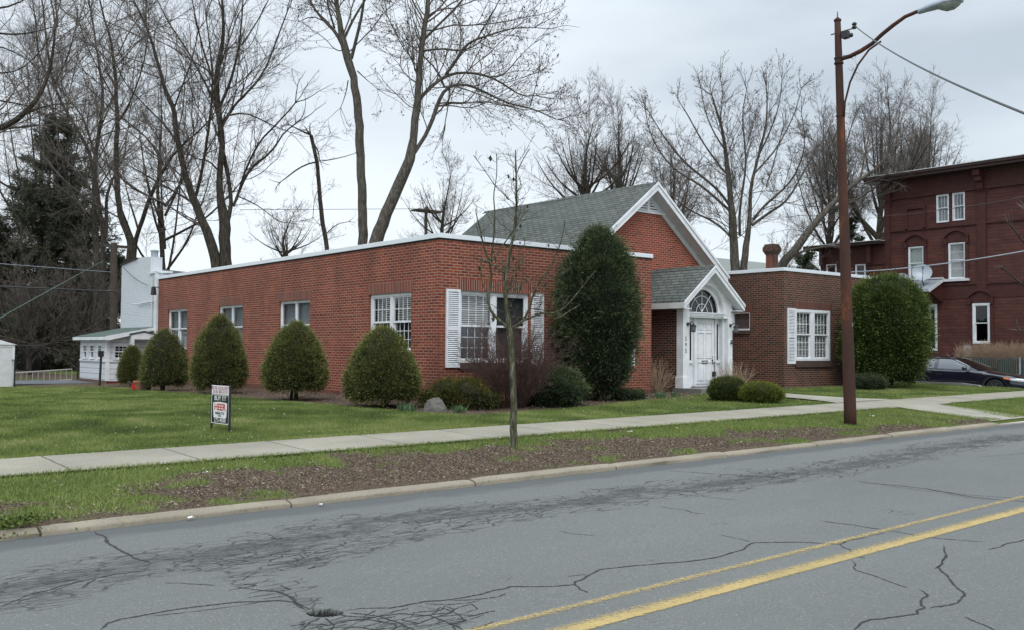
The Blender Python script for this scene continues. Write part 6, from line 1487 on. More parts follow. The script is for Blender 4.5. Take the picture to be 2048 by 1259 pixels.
def shrub(name, label, base, H, R_, pf, leaf, seed, n=26000, Ll=.055, Lw=.012, clump=.11, nclump=900, up=.35, group=None, zb=.0, oval=1., rough_=.07, cat_='shrub', stems=3, core=.86, gaps=0, tilt=0, sink=.16):
    g = np.random.default_rng(seed); e = empty(name, base, label, cat_, group)
    b = np.array(base, float)
    def surf(t, th, k=1.):
        r = rprof(pf, t)*R_*k*(1+rough_*np.sin(3*th+seed)+rough_*.8*np.sin(5*th+7*t+seed*2)+rough_*.7*np.sin(11*t+2*th))
        return np.stack([b[0]+r*np.cos(th)+tilt*t*H, b[1]+r*np.sin(th)*oval, b[2]+zb+(H-zb)*t], -1)
    # added dark core: blocks light, its colour stands for inner shade
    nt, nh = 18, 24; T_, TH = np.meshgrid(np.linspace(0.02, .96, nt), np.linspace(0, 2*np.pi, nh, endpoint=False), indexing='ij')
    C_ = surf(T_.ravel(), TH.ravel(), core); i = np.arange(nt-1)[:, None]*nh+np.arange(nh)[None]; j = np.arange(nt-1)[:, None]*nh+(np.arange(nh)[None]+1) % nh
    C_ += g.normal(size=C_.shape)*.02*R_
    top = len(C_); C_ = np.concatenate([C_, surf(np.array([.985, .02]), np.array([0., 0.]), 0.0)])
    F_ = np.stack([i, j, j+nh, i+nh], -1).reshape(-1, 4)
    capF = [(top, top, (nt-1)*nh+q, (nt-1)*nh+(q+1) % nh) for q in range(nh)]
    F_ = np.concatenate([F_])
    if not gaps: npmesh('shade_core', C_, F_, M['core'], e, smooth=True)
    # clumps, area weighted
    tc = []; 
    while len(tc) < nclump:
        t = g.random(); 
        if g.random() < (rprof(pf, t)+.15)/1.15: tc.append(t)
    tc = np.array(tc); thc = g.random(nclump)*2*np.pi; kc = 1.02-sink*g.random(nclump)**1.6*(1 if not gaps else 3)
    Cc = surf(tc, thc, kc); eps = .01
    Nn = norm(np.cross(surf(tc, thc+eps)-surf(tc, thc-eps), surf(np.clip(tc+eps, 0, 1), thc)-surf(np.clip(tc-eps, 0, 1), thc)))
    out = np.stack([np.cos(thc), np.sin(thc), np.zeros(nclump)], -1); Nn *= np.sign((Nn*out).sum(1, keepdims=True)+1e-6)
    cv = g.random(nclump)
    ix = g.integers(0, nclump, n); off = g.normal(size=(n, 3))*clump*.5; off -= Nn[ix]*np.abs(g.normal(size=(n, 1)))*clump*.35
    P = Cc[ix]+off; Dn = Nn[ix]*.8+off/clump*.9+np.array([0, 0, up])+g.normal(size=(n, 3))*.35
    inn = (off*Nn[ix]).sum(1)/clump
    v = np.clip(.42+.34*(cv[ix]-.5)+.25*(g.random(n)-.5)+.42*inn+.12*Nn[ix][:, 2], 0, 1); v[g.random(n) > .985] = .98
    V, F_ = leaves(P, Dn, Ll*(.6+.8*g.random(n)), Lw*(.7+.6*g.random(n)), g)
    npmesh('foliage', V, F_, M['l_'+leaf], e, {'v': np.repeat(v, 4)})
    if stems:
        Ss, Dd, LL, RR = [], [], [], []
        for q in range(stems): Ss.append([b[0]+g.normal()*.08, b[1]+g.normal()*.08, b[2]-.1]); Dd.append([g.normal()*.12, g.normal()*.12, 1]); LL.append(H*.6); RR.append(.035+.02*g.random())
        P1, R1 = grow(np.array(Ss), np.array(Dd), np.array(LL), np.array(RR), 6, .06, .1, g)
        s, d, L, rr = spawn(P1, R1, 14, 60, .6, R_*.5, R_*.9, .05, g, .4, .1); P2, R2 = grow(s, d, L, rr, 5, .15, .02, g)
        V, F_ = cat([tubes(P1, R1, 6), tubes(P2, R2, 3)]); npmesh('stems', V, F_, M['bark2'], e)
    return e
YEW = [(0, .72), (.06, .90), (.16, 1.), (.34, .97), (.5, .88), (.66, .72), (.8, .53), (.9, .35), (.97, .16), (1, .03)]
yews = [((765, 812), 149, 655, 'widest of the five round clipped yews, nearest the building corner'), ((590, 799), 127, 645, 'round clipped yew with bare lower stems, second from the building corner'), ((437, 786), 107, 632, 'tallest egg-shaped clipped yew, middle of the five along the long wall'), ((328, 780), 92, 658, 'egg-shaped clipped yew under the farthest side window'), ((263, 771), 50, 691, 'smallest clipped yew, at the sunroom end of the row')]
for i, (bp_, wpx_, ty, lab) in enumerate(yews):
    b = gat(*bp_); D_ = depth(b); b = b+np.array([0., 0, 0]); R_ = wpx_/2*D_/FL; H = float(at(bp_[0], ty, D=D_)[2]-b[2])
    pf = YEW if i in (0, 1, 4) else [(0, .70), (.08, .92), (.2, 1.), (.42, .95), (.6, .82), (.75, .64), (.87, .44), (.95, .24), (1, .03)]
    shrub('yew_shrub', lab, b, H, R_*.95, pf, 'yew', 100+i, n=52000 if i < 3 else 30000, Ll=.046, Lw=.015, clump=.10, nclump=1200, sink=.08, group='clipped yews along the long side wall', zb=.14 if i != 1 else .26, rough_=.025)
# tall pine-like evergreen before the front wall
b = gat(1197, 797); b = at(1197, 797, Y=16.75); b[2] = G(b[0], 16.75); D_ = depth(b); H = float(at(1200, 458, D=D_)[2]-b[2])
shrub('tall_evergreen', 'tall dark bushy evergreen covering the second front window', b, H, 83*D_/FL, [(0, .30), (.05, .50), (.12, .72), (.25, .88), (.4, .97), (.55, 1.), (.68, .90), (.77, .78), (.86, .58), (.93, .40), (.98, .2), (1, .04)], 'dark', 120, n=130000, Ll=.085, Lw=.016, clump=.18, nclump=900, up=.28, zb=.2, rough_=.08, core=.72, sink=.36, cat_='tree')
b = gat(1790, 777); D_ = depth(b); b = b+np.array([cF[0], cF[1], 0])*.6; H = float(at(1790, 550, D=D_)[2]-b[2])
shrub('big_yew', 'huge rounded light green yew beside the right wing', b, H, 80*(D_+.6)/FL, [(0, .55), (.08, .80), (.2, .94), (.4, 1.), (.6, .98), (.75, .88), (.86, .72), (.94, .48), (.985, .22), (1, .05)], 'thuja', 121, n=120000, Ll=.085, Lw=.022, clump=.19, nclump=1300, up=.15, zb=.3, rough_=.05, sink=.22, core=.80, cat_='shrub')
RND = [(0, .60), (.1, .82), (.3, 1.), (.5, .99), (.7, .86), (.85, .62), (.95, .34), (1, .05)]
def sm(name, label, px, py, wpx_, ty, leaf, seed, n=22000, Ll=.035, Lw=.012, clump=.06, nclump=900, pf=RND, cat_='shrub', zb=.05, rough_=.04, up=.35, oval=1., dY=0, group=None, core=.86):
    b = gat(px, py); D_ = depth(b); b = b+np.array([0, dY, 0.]); b[2] = G(b[0], b[1]); H = float(at(px, ty, D=D_)[2]-b[2])
    return shrub(name, label, b, H, wpx_/2*D_/FL, pf, leaf, seed, n=n, Ll=Ll, Lw=Lw, clump=clump, nclump=nclump, zb=zb, rough_=rough_, up=up, cat_=cat_, oval=oval, stems=3, group=group, core=core)
sm('clipped_hedge', 'dark low clipped shrub just in front of the white entrance', 1455, 801, 76, 752, 'box', 130)
sm('clipped_hedge', 'lower yellow-green clipped shrub right of the dark one by the path', 1521, 805, 82, 764, 'boxyellow', 131)
sm('low_juniper', 'low yellow-green and rusty juniper beside the grey boulder', 940, 816, 140, 762, 'jun', 132, n=26000, Ll=.07, Lw=.012, clump=.14, nclump=260, pf=[(0, .8), (.3, 1), (.6, .9), (.85, .6), (1, .2)], rough_=.12, dY=.3)
sm('dark_yew', 'spreading very dark yew between the bare bush and the tall evergreen', 1125, 812, 125, 735, 'dark', 133, n=40000, Ll=.06, Lw=.014, clump=.11, nclump=700, rough_=.08, dY=.3)
sm('dark_yew', 'tiny dark ground-hugging shrub at the foot of the tall evergreen', 1255, 799, 66, 780, 'dark', 134, n=8000, Ll=.05, Lw=.012, clump=.08, nclump=250, rough_=.1)
sm('low_shrub', 'low dark shrub under the big yew near the wing corner', 1735, 778, 70, 748, 'dark', 135, n=9000, Ll=.05, Lw=.014, clump=.1, nclump=250, rough_=.1)
# twiggy bare shrubs
def twigbush(name, label, px, py, wpx_, ty, seed, mat, n=120, dY=0, lev=3, wig=.12, rmin=.003, per=(5, 9), rad=.009, fan=.5):
    g = np.random.default_rng(seed); b = gat(px, py); D_ = depth(b); b = b+np.array([0, dY, 0.]); b[2] = G(b[0], b[1]); H = float(at(px, ty, D=D_)[2]-b[2]); R_ = wpx_/2*D_/FL
    e = empty(name, b, label, 'shrub')
    th = g.random(n)*2*np.pi; rr = np.sqrt(g.random(n))
    st = np.stack([b[0]+rr*np.cos(th)*R_*.3, b[1]+rr*np.sin(th)*R_*.3, np.full(n, b[2]-.05)], 1)
    di = np.stack([np.cos(th)*rr*R_*fan*1.3, np.sin(th)*rr*R_*fan*1.3, np.full(n, H)], 1); L = H*(.75+.35*g.random(n))*(1.1-.25*rr)
    P, Rr = grow(st, di, L, np.full(n, rad), 8, wig, .02, g); parts = [(P, Rr)]
    for q in range(lev-1):
        s, d, L, r_ = spawn(P, Rr, per[q], 38, .4, .08, .45 if q == 0 else .2, .2, g, .6, .1); P, Rr = grow(s, d, L, np.maximum(r_, rmin), 4, wig*1.3, .03, g); Rr = np.maximum(Rr, rmin*.8); parts.append((P, Rr))
    V, F_ = cat([tubes(P, Rr, 3) for P, Rr in parts]); npmesh('stems', V, F_, M[mat], e); return e
twigbush('barberry_bush', 'dense leafless reddish-brown bush before the first front window', 1040, 816, 190, 640, 140, 'twigbarb', 170, .35, 3, .10, .0026, (7, 10), .008, 1.0)
twigbush('bare_stem_shrub', 'pale dry fan of stems in the corner left of the entrance', 1333, 786, 70, 716, 141, 'twigpale', 90, .4, 2, .09, .004, (2, 4), .010, 1.2)
twigbush('bare_stem_shrub', 'pale dry fan of stems right of the entrance, behind the clipped shrubs', 1497, 785, 72, 716, 142, 'twigpale', 75, .5, 2, .09, .004, (2, 4), .009, 1.2)
# brown hedge over the green fence
g = np.random.default_rng(9)
hb = empty('bare_hedge', (40.6, 14, 0), 'brown bare clipped hedge behind the green slatted fence', 'hedge')
n = 2600; st = np.stack([40+1.2*g.random(n), 8+11.2*g.random(n), np.full(n, .1)], 1); P, Rr = grow(st, np.tile([0, 0, 1.], (n, 1))+g.normal(size=(n, 3))*.12, 1.7+.35*g.random(n), np.full(n, .012), 5, .1, 0, g)
s, d, L, r_ = spawn(P, Rr, 4, 35, .3, .15, .45, .4, g); P2, R2 = grow(s, d, L, np.maximum(r_, .005), 3, .15, .05, g)
V, F_ = cat([tubes(P, Rr, 3), tubes(P2, R2, 3)]); npmesh('stems', V, F_, M['twigpale'], hb)
# bare shrub sprawling over the right edge, before the dark red house
tree('bare_tree', 'fine grey bare branches spreading in from the right edge before the dark red house', 'tree', 37, [([(2200, 790, 9), (2190, 700, 8), (2170, 620, 7), (2140, 540, 6), (2120, 450, 4)], 0), ([(2190, 700, 5), (2130, 640, 4), (2070, 590, 3), (2010, 540, 2)], .1), ([(2180, 650, 5), (2120, 560, 4), (2060, 500, 3), (2020, 450, 2)], -.2), ([(2190, 700, 4), (2110, 680, 3), (2040, 660, 2)], .2), ([(2160, 600, 4), (2090, 500, 3), (2050, 420, 2)], .3)], dict(step=.4, lmin=.006, levels=[dict(per=1.5, ang=40, ratio=.4, lo=.5, hi=1.2, wig=.14, up=.0, m=7, t0=.3), dict(per=3, ang=42, ratio=.45, lo=.25, hi=.8, wig=.16, up=0, m=5, rmin=.004), dict(per=3, ang=42, ratio=.45, lo=.12, hi=.4, wig=.2, up=0, m=3, rmin=.0035)]), 45, 'bark2', 'twig')
# conifers
def conifer(name, label, px, by, D0, ty, wpx_, seed, leaf='conifer', n=60000, dens=1., bare=0.):
    g = np.random.default_rng(seed); b = at(px, by, D=D0); b[2] = G(b[0], b[1]); H = float(at(px, ty, D=D0)[2]-b[2]); R_ = wpx_/2*D0/FL
    e = empty(name, b, label, 'tree'); MB().tube([tuple(b-[0, 0, .2]), tuple(b+[0, 0, H*.97])], [H*.016+.06, .03], 8).build('trunk', M['bark2'], e)
    nb = int(H*13*dens); t = np.sort(g.random(nb))**.9*.95+.04; th = g.random(nb)*2*np.pi; L = R_*(1-t)**.75*(.55+.55*g.random(nb))+.35
    st = b+np.stack([0*t, 0*t, H*t], 1); di = np.stack([np.cos(th), np.sin(th), .15-.35*(1-t)], 1)
    P, Rr = grow(st, di, L, .012*L+.01, 6, .08, .03, g); V0, F0 = tubes(P, Rr, 4)
    s, d, L2, r2 = spawn(P, Rr, 7, 50, .35, .25, 1.0, .1, g, .5, -.05); P2, R2 = grow(s, d, L2, r2, 3, .15, -.03, g); V1, F1 = tubes(P2, R2, 3)
    V, F_ = cat([(V0, F0), (V1, F1)]); npmesh('limbs', V, F_, M['bark2'], e)
    ix = g.integers(0, len(P2), n); f = g.random(n)*3; i = np.minimum(f.astype(int), 2); fr = (f-i)[:, None]; c = P2[ix, i]*(1-fr)+P2[ix, i+1]*fr
    dd = norm(P2[ix, i+1]-P2[ix, i]); off = g.normal(size=(n, 3))*.05; V, F_ = leaves(c+off, dd*.6+g.normal(size=(n, 3))*.5+np.array([0, 0, -.25]), .10+.13*g.random(n), .03+.03*g.random(n), g)
    v = np.clip(.35+.5*(g.random(n)-.5)+.3*(t.mean()*0+g.random(len(P2))[ix]-.5), 0, 1); npmesh('foliage', V, F_, M['l_'+leaf], e, {'v': np.repeat(v, 4)}); return e
conifer('spruce_tree', 'very tall dark evergreen at the far left', 105, 730, 58, 222, 400, 201, n=230000, dens=1.5)
conifer('spruce_tree', 'dark lower evergreen filling the gap behind the sunroom roof', 222, 735, 62, 500, 190, 202, n=60000)
conifer('spruce_tree', 'dark evergreen behind the white shed at the left edge', -20, 740, 55, 430, 230, 203, n=90000)
conifer('spruce_tree', 'small dark evergreen right beside the tall one, over the fence', 150, 735, 60, 480, 170, 204, n=60000)
conifer('spruce_tree', 'green evergreen behind the big slanting limb, over the right wing', 1705, 700, 66, 428, 150, 205, 'dark', n=50000)
conifer('spruce_tree', 'low green evergreen seen left of the rear wing of the dark red house', 1610, 700, 58, 505, 90, 206, 'dark', n=22000)
# dark woodland mass at the far left
g = np.random.default_rng(77); n = 90000
X_ = g.uniform(-35, 26, n); Y_ = 66+g.uniform(0, 7, n); hgt = 3.6+3.4*fbm(X_*.25, Y_*0+1, 3, 8); Z_ = g.random(n)**.8*hgt*np.interp(X_, [-35, 12, 20, 26], [1.25, 1.1, .62, .5])
V, F_ = leaves(np.stack([X_, Y_, Z_], 1), g.normal(size=(n, 3))+[0, 0, .5], .25+.4*g.random(n), .05+.06*g.random(n), g)
wd_ = npmesh('distant_wood', V, F_, M['l_conifer'], None, {'v': np.repeat(g.random(n)*.9, 4)}); tag(wd_, kind='stuff')
# ============================================================ SAPLING
T7 = [([(1027,897,9.5),(1027,870,8),(1027,800,7),(1025,740,6.5),(1023,690,6.5),(1020,655,7),(1014,630,5),(1011,590,4.5),(1009,552,4),(1015,534,4),(1020,505,3.5),(1028,468,3),(1033,421,2.6),(1033,382,2.2),(1032,340,1.8),(1031,300,1.2)], 0),
 ([(1019,662,5),(1010,648,5),(998,637,4.5),(985,630,4.2),(978,615,3.8),(975,600,3.5),(978,587,3.4),(983,560,3.2),(981,528,3),(975,512,2.6),(968,500,2.5),(959,452,1.8),(952,431,1.5),(951,418,1)], .05),
 ([(981,528,2.2),(989,515,2),(1005,492,2),(1023,468,1.8),(1036,447,1.6),(1050,425,1.2),(1058,418,1)], .2), ([(981,530,2.2),(988,470,2),(990,416,1.8),(986,395,1.6),(994,350,1.2),(993,308,1)], -.2),
 ([(1010,548,2.8),(1000,543,2.6),(990,535,2.5),(982,528,2.5)], 0), ([(1017,400,1.8),(1008,386,1.5),(994,379,1.4),(979,355,1.2),(963,332,1),(947,311,.8)], .2), ([(1033,348,1.5),(1049,311,1.2),(1060,298,1)], -.2),
 ([(1022,660,4.2),(1045,643,3.8),(1060,618,3.4),(1065,590,3),(1083,556,2.6),(1104,531,2.2),(1117,499,1.8),(1125,473,1.5),(1130,442,1.2)], -.1),
 ([(1022,658,3.8),(1045,640,3.4),(1065,632,3),(1085,625,2.8),(1100,628,2.6),(1115,626,2.4),(1135,612,2),(1152,590,1.8),(1170,568,1.5),(1192,540,1.1)], -.25), ([(1083,625,1.8),(1110,640,1.5),(1140,622,1.3),(1160,610,1)], .3), ([(1018,590,2),(1035,575,1.7),(1055,560,1.4),(1075,552,1)], .4), ([(1100,628,1.4),(1104,610,1.2),(1103,592,1)], .1), ([(1011,600,2.2),(1022,560,1.8),(1045,520,1.4),(1050,480,1)], .3),([(978,600,2),(962,560,1.6),(962,520,1.2)], .2)]
sap = dict(step=.07, lmin=.0025, buds=.05, levels=[dict(per=9, ang=55, ratio=.35, lo=.14, hi=.50, wig=.24, up=.01, m=7, t0=.40, tl=.08), dict(per=9, ang=48, ratio=.45, lo=.04, hi=.18, wig=.28, up=.02, m=4, rmin=.0026)])
tree('young_street_tree', 'slim young bare tree with mossy trunk in the woodchip strip by the kerb', 'tree', depth(gat(1027, 895)), T7, sap, 71, 'barkmoss', 'barkmoss')
g = np.random.default_rng(5)
# ============================================================ BOULDER, BULBS
b = gat(868, 823); D_ = depth(b); w_ = 27*D_/FL; b = b+np.array([cF[0], cF[1], 0])*w_
hh = float(at(868, 796, D=D_)[2]-b[2])
nt, nh = 26, 44; V = []
planes = [(norm(np.array(p, float)), k) for p, k in (((-.75, -.5, .55), .80), ((.35, -.75, .62), .83), ((.8, .1, .6), .78), ((-.2, .3, .95), .84), ((-.3, -.95, .15), .92), ((.75, -.7, .1), .93), ((-.95, .1, .3), .9), ((.1, -.35, .95), .86))]
aR_ = np.array([cR[0], cR[1], 0]); aF_ = np.array([cF[0], cF[1], 0])
for i in range(nt):
    for j in range(nh):
        ph = math.pi*.5*(1-i/(nt-1)); th = 2*math.pi*j/nh
        d = np.array([math.cos(ph)*math.cos(th), math.cos(ph)*math.sin(th), math.sin(ph)])
        r = 1.0
        for p, k in planes:
            q = float(d@p)
            if q > .2: r = min(r, (k+.09)/q)
        r += .26*(fbm(np.array([d[0]*4+3]), np.array([d[1]*4+d[2]*3]), 3, 2)[0]-.5)+.03*(fbm(np.array([d[0]*12]), np.array([d[1]*12+d[2]*9]), 2, 3)[0]-.5)*2.5
        r *= .98
        q = b+aR_*d[0]*r*w_*1.02+aF_*d[1]*r*w_*.8
        V.append((q[0], q[1], b[2]-.05+d[2]*r*(hh+.05)))
F_ = [(i*nh+j, i*nh+(j+1) % nh, (i+1)*nh+(j+1) % nh, (i+1)*nh+j) for i in range(nt-1) for j in range(nh)]
o = npmesh('boulder', np.array(V), np.array(F_)[:, ::-1], M['stone'], None, smooth=False); tag(o, 'grey rounded boulder on the bed at the corner of the brick building', 'boulder')
def bulbs(label, px, py, wpx_, hpx, seed, n=130):
    g = np.random.default_rng(seed); b = gat(px, py); D_ = depth(b); r = wpx_/2*D_/FL; h = hpx*D_/FL
    st = b+np.stack([g.uniform(-1, 1, n)*r*.75, g.uniform(-1, 1, n)*r*.4, np.full(n, -.02)], 1); di = np.array([0, 0, 1.])+g.normal(size=(n, 3))*[.35, .35, .1]
    V, F_ = leaves(st, di, h*(.6+.6*g.random(n)), np.full(n, .018), g); o = npmesh('bulb_plant', V, F_, M['l_daff'], None, {'v': np.repeat(g.random(n), 4)}); tag(o, label, 'plant', 'tufts of spring bulb leaves in the beds')
bulbs('tuft of bulb leaves left of the grey boulder', 812, 823, 44, 20, 1, 170); bulbs('tuft of bulb leaves right of the grey boulder', 918, 824, 34, 18, 2); bulbs('dark green bulb leaves at the foot of the pale stems, left of the entrance', 1320, 795, 34, 15, 3); bulbs('second tuft of bulb leaves nearer the entrance step', 1348, 792, 24, 13, 4, 90); bulbs('small tuft of leaves under the wing window', 1643, 783, 14, 9, 6, 50)
# ============================================================ GRASS, CHIPS, LITTER
def blades(name, P, H_, W_, leaf, seed, lean=.35, v=None):
    g = np.random.default_rng(seed); n = len(P); d = norm(np.array([0, 0, 1.])+g.normal(size=(n, 3))*[lean, lean, .1]); s = norm(np.cross(d, g.normal(size=(n, 3))))
    V = np.stack([P-s*W_[:, None]*.5, P+s*W_[:, None]*.5, P+d*H_[:, None]], 1).reshape(-1, 3); v = g.random(n) if v is None else v
    o = npmesh(name, V, np.arange(len(V)).reshape(-1, 3), M['l_'+leaf], None, {'v': np.repeat(v, 3)}); tag(o, kind='stuff'); return o
def scatter(n, x0, x1, y0, y1, g): return g.uniform(x0, x1, n), g.uniform(y0, y1, n)
g = np.random.default_rng(3)
x, y = scatter(150000, -.5, 21, 9.17, 11.62, g); keep = (g.random(len(x)) < gmask(x, y)**1.5*.9+.03); x, y = x[keep], y[keep]; y = y+ .06*(g.random(len(y))-.3)*(y > 11.5)
P = np.stack([x, y, G(x, y)], 1); xx, yy = scatter(60000, 20.5, 34, 9.2, 11.6, g); xx, yy = xx[(xx-21.2)/1.8 > -9], yy; kk = ~((xx > 20.5+(yy-9.1)*.28) & (xx < 21.5+(yy-9.1)*.6)); P = np.concatenate([P, np.stack([xx[kk], yy[kk], G(xx[kk], yy[kk])], 1)]); P = P[vis(P)]; n = len(P); fb = fbm(P[:, 0]*2, P[:, 1]*2, 3, 6)
blades('grass', P, .025+.05*g.random(n)*(.5+fb), .006+.004*g.random(n), 'grass', 1, .45, np.clip(.25+.5*g.random(n)+.5*(fb-.5), 0, 1))
xs_ = []; 
for (n, x0, x1, y0, y1) in ((330000, 1.5, 13, 13.05, 18.5), (200000, 13, 33, 13.05, 17.6), (170000, 1, 11, 18.5, 26), (90000, 3, 12, 26, 34)):
    x, y = scatter(n, x0, x1, y0, y1, g); k = g.random(n) < lmask(x, y)*.97; onp_ = (x > 21.2) & (x < 22.9) & (y < 17.3); flare = (x > np.interp(y, [13.1, 13.6, 14.3], [20.95, 21.2, 21.4])) & (x < np.interp(y, [13.1, 13.6, 14.3], [23.65, 23.15, 22.9])) & (y < 17.3)
    k &= ~(onp_ | flare); xs_.append(np.stack([x[k], y[k], lawnz(x[k], y[k])], 1))
ne = 22000; ex = g.uniform(0, 33, ne); ey = np.where(g.random(ne) < .5, 13.10+np.abs(g.normal(size=ne))*.035-.05*fbm(ex*3, ex*0, 3, 91), 11.60-np.abs(g.normal(size=ne))*.035+.05*fbm(ex*3, ex*0+5, 3, 92)); kk = ~(((ex > 20.8) & (ex < 23.7)) | ((ex > 20.9) & (ex < 23.3) & (ey < 12))); xs_.append(np.stack([ex[kk], ey[kk], G(ex[kk], ey[kk])+.02], 1))
P = np.concatenate(xs_); P = P[vis(P)]; n = len(P); fb = fbm(P[:, 0]*1.3, P[:, 1]*1.3, 4, 16); far = np.clip((P[:, 1]-14)/20, 0, 1)
blades('grass', P, (.03+.035*g.random(n))*(.7+.6*fb), (.006+.004*g.random(n))*(1+1.5*far), 'grass', 2, .5, np.clip(.18+.5*g.random(n)+1.1*(fb-.5), 0, .90+.10*(g.random(n) > .94)))
# clump of weeds at the left end of the strip
wp_ = gat(25, 1050); n = 900; g = np.random.default_rng(8); P = np.stack([wp_[0]-.05+g.normal(size=n)*.16, wp_[1]+g.normal(size=n)*.10, 0*np.ones(n)], 1); P[:, 2] = G(P[:, 0], P[:, 1])+.02+.03*g.random(n)
V, F_ = leaves(P, g.normal(size=(n, 3))*[1, 1, .4]+[0, 0, .5], .02+.03*g.random(n), .012+.012*g.random(n), g); o = npmesh('weed', V, F_, M['l_thuja'], None, {'v': np.repeat(.4+.6*g.random(n), 4)}); tag(o, 'bright green clump of weeds at the kerb in the lower left corner', 'weed')
# wood chips
g = np.random.default_rng(4); x, y = scatter(120000, -.5, 21, 9.17, 11.62, g); k = g.random(len(x)) < .85*(1-gmask(x, y))+.04; x, y = x[k], y[k]; P = np.stack([x, y, G(x, y)+.008+.022*g.random(len(x))], 1)
x, y = scatter(90000, 9, 21.3, 14.9, 36, g); k = bed(x, y) > .5; x, y = x[k], y[k]; P = np.concatenate([P, np.stack([x, y, lawnz(x, y)+.01+.02*g.random(len(x))], 1)]); P = P[vis(P)]; n = len(P)
V, F_ = leaves(P, g.normal(size=(n, 3))*[1, 1, .25], .014+.042*g.random(n)**2, .004+.008*g.random(n), g); vv = np.clip(g.random(n)**1.3*.95+(g.random(n) > .985)*.3, 0, 1); o = npmesh('woodchips', V, F_, M['l_mulch'], None, {'v': np.repeat(vv, 4)}); tag(o, kind='stuff')
# pale fallen bits on the lawn
n = 1100; x, y = scatter(n, 1.5, 30, 13.1, 19, g); k = (bed(x, y) < .5) | (g.random(n) < .7); x, y = x[k], y[k]; P = np.stack([x, y, lawnz(x, y)+.03+.015*g.random(len(x))], 1); nn = len(P)
x2, y2_ = scatter(500, 17.8, 21.3, 15.6, 17.6, g); P = np.concatenate([P, np.stack([x2, y2_, lawnz(x2, y2_)+.03], 1)]); x3, y3 = scatter(260, 0, 20, 9.3, 11.5, g); P = np.concatenate([P, np.stack([x3, y3, G(x3, y3)+.03], 1)]); n = len(P)
V, F_ = leaves(P, g.normal(size=(n, 3))*[1, 1, .3], .015+.025*g.random(n), .012+.016*g.random(n), g); o = npmesh('leaf_litter', V, F_, plain('pale_dead_leaves', R3(.34,.31,.25), .8, .3, 5), None); tag(o, kind='stuff')
def scrap(label, px, py, s, seed, Z=None):
    g = np.random.default_rng(seed); b = gat(px, py); 
    if Z is not None: b = at(px, py, Z=Z)
    V = []; n = 5
    for i in range(n):
        for j in range(n): V.append((b[0]+(i/(n-1)-.5)*s+g.normal()*.006, b[1]+(j/(n-1)-.5)*s*.6+g.normal()*.006, b[2]+.012+abs(g.normal())*.008))
    F_ = [(i*n+j, i*n+j+1, i*n+n+j+1, i*n+n+j) for i in range(n-1) for j in range(n-1)]; o = npmesh('litter_scrap', np.array(V), np.array(F_), M['paper'], None); tag(o, label, 'litter', 'scraps of white litter along the kerb strip')
scrap('white crumpled litter lying right of the young tree near the sidewalk', 1260, 863, .12, 1); scrap('white scrap in the gutter below the left part of the kerb', 382, 1037, .06, 2, .02); scrap('small white scrap on the grass below the sidewalk at left', 410, 946, .05, 3); scrap('small white scrap just left of the young tree', 977, 893, .07, 4); scrap('thin white stick in the gutter near the centre-left kerb joint', 643, 1010, .05, 5, .03); scrap('white scrap in the woodchips left of the lamp pole', 1250, 912, .05, 6); scrap('pale scrap right of the lamp pole foot', 1745, 832, .14, 7)
# ============================================================ LIGHT, SKY, CAMERA
w = bpy.data.worlds.new('World'); S.world = w; w.use_nodes = True; nt = w.node_tree; nd = nt.nodes; bg = nd['Background']
sun_el, sun_az = math.radians(52), math.radians(215)
sky = nd.new('ShaderNodeTexSky'); sky.sky_type = 'NISHITA'; sky.sun_disc = False; sky.sun_elevation = sun_el; sky.sun_rotation = sun_az; sky.air_density = 1.2; sky.dust_density = 2.
tc = nd.new('ShaderNodeTexCoord'); sp = nd.new('ShaderNodeSeparateXYZ'); nt.links.new(tc.outputs['Generated'], sp.inputs[0])
mp = nd.new('ShaderNodeMapping'); mp.inputs['Scale'].default_value = (1, 1, 3.2); nt.links.new(tc.outputs['Generated'], mp.inputs[0])
no = nd.new('ShaderNodeTexNoise'); no.inputs['Scale'].default_value = 1.7; no.inputs['Detail'].default_value = 5; no.inputs['Roughness'].default_value = .5; nt.links.new(mp.outputs[0], no.inputs['Vector'])
cr = nd.new('ShaderNodeValToRGB'); nt.links.new(no.outputs[0], cr.inputs[0])
cr.color_ramp.elements[0].position = .36; cr.color_ramp.elements[0].color = (4.45, 5.05, 5.65, 1); cr.color_ramp.elements[1].position = .64; cr.color_ramp.elements[1].color = (7.0, 7.55, 8.05, 1)
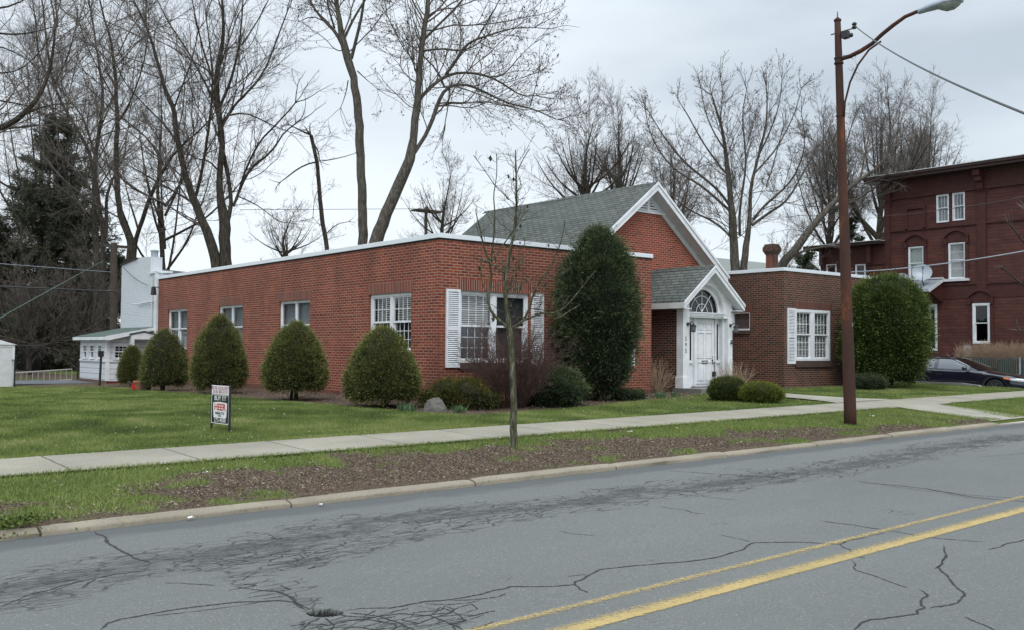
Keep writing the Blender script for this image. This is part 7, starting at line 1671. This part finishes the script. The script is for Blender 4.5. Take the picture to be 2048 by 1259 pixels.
el = nd.new('ShaderNodeMapRange'); nt.links.new(sp.outputs[2], el.inputs[0]); el.inputs[1].default_value = .32; el.inputs[2].default_value = 1.; el.inputs[3].default_value = 1.; el.inputs[4].default_value = 3.2
vm = nd.new('ShaderNodeVectorMath'); vm.operation = 'SCALE'; nt.links.new(cr.outputs[0], vm.inputs[0]); nt.links.new(el.outputs[0], vm.inputs['Scale'])
hz = nd.new('ShaderNodeMapRange'); nt.links.new(sp.outputs[2], hz.inputs[0]); hz.inputs[1].default_value = .0; hz.inputs[2].default_value = .26; hz.inputs[3].default_value = 1.; hz.inputs[4].default_value = 0.
m1 = nd.new('ShaderNodeMix'); m1.data_type = 'RGBA'; nt.links.new(hz.outputs[0], m1.inputs[0]); nt.links.new(vm.outputs[0], m1.inputs[6]); m1.inputs[7].default_value = (7.9, 8.5, 9.0, 1)
m2 = nd.new('ShaderNodeMix'); m2.data_type = 'RGBA'; m2.inputs[0].default_value = .9; nt.links.new(sky.outputs[0], m2.inputs[6]); nt.links.new(m1.outputs[2], m2.inputs[7])
nt.links.new(m2.outputs[2], bg.inputs[0]); bg.inputs[1].default_value = .1
sl_ = bpy.data.lights.new('sun', 'SUN'); sl_.energy = 1.0; sl_.angle = math.radians(25); sl_.color = (1, .97, .93); so = bpy.data.objects.new('sun', sl_); COL.objects.link(so)
import mathutils
sd_ = mathutils.Vector((math.sin(sun_az)*math.cos(sun_el), math.cos(sun_az)*math.cos(sun_el), math.sin(sun_el)))
so.rotation_euler = sd_.to_track_quat('Z', 'Y').to_euler()
cd = bpy.data.cameras.new('camera'); cd.sensor_width = 36; cd.lens = FL/2048*36; cd.clip_end = 3000; cd.clip_start = .1
co_ = bpy.data.objects.new('camera', cd); COL.objects.link(co_); S.camera = co_
bk_ = -cF; co_.matrix_world = mathutils.Matrix(((cR[0], cU[0], bk_[0], CAM[0]), (cR[1], cU[1], bk_[1], CAM[1]), (cR[2], cU[2], bk_[2], CAM[2]), (0, 0, 0, 1)))
S.view_settings.view_transform = 'Standard'; S.view_settings.look = 'None'; S.view_settings.exposure = .42; S.view_settings.gamma = 1
S.render.engine = 'CYCLES'; S.render.resolution_x = 1024; S.render.resolution_y = 629
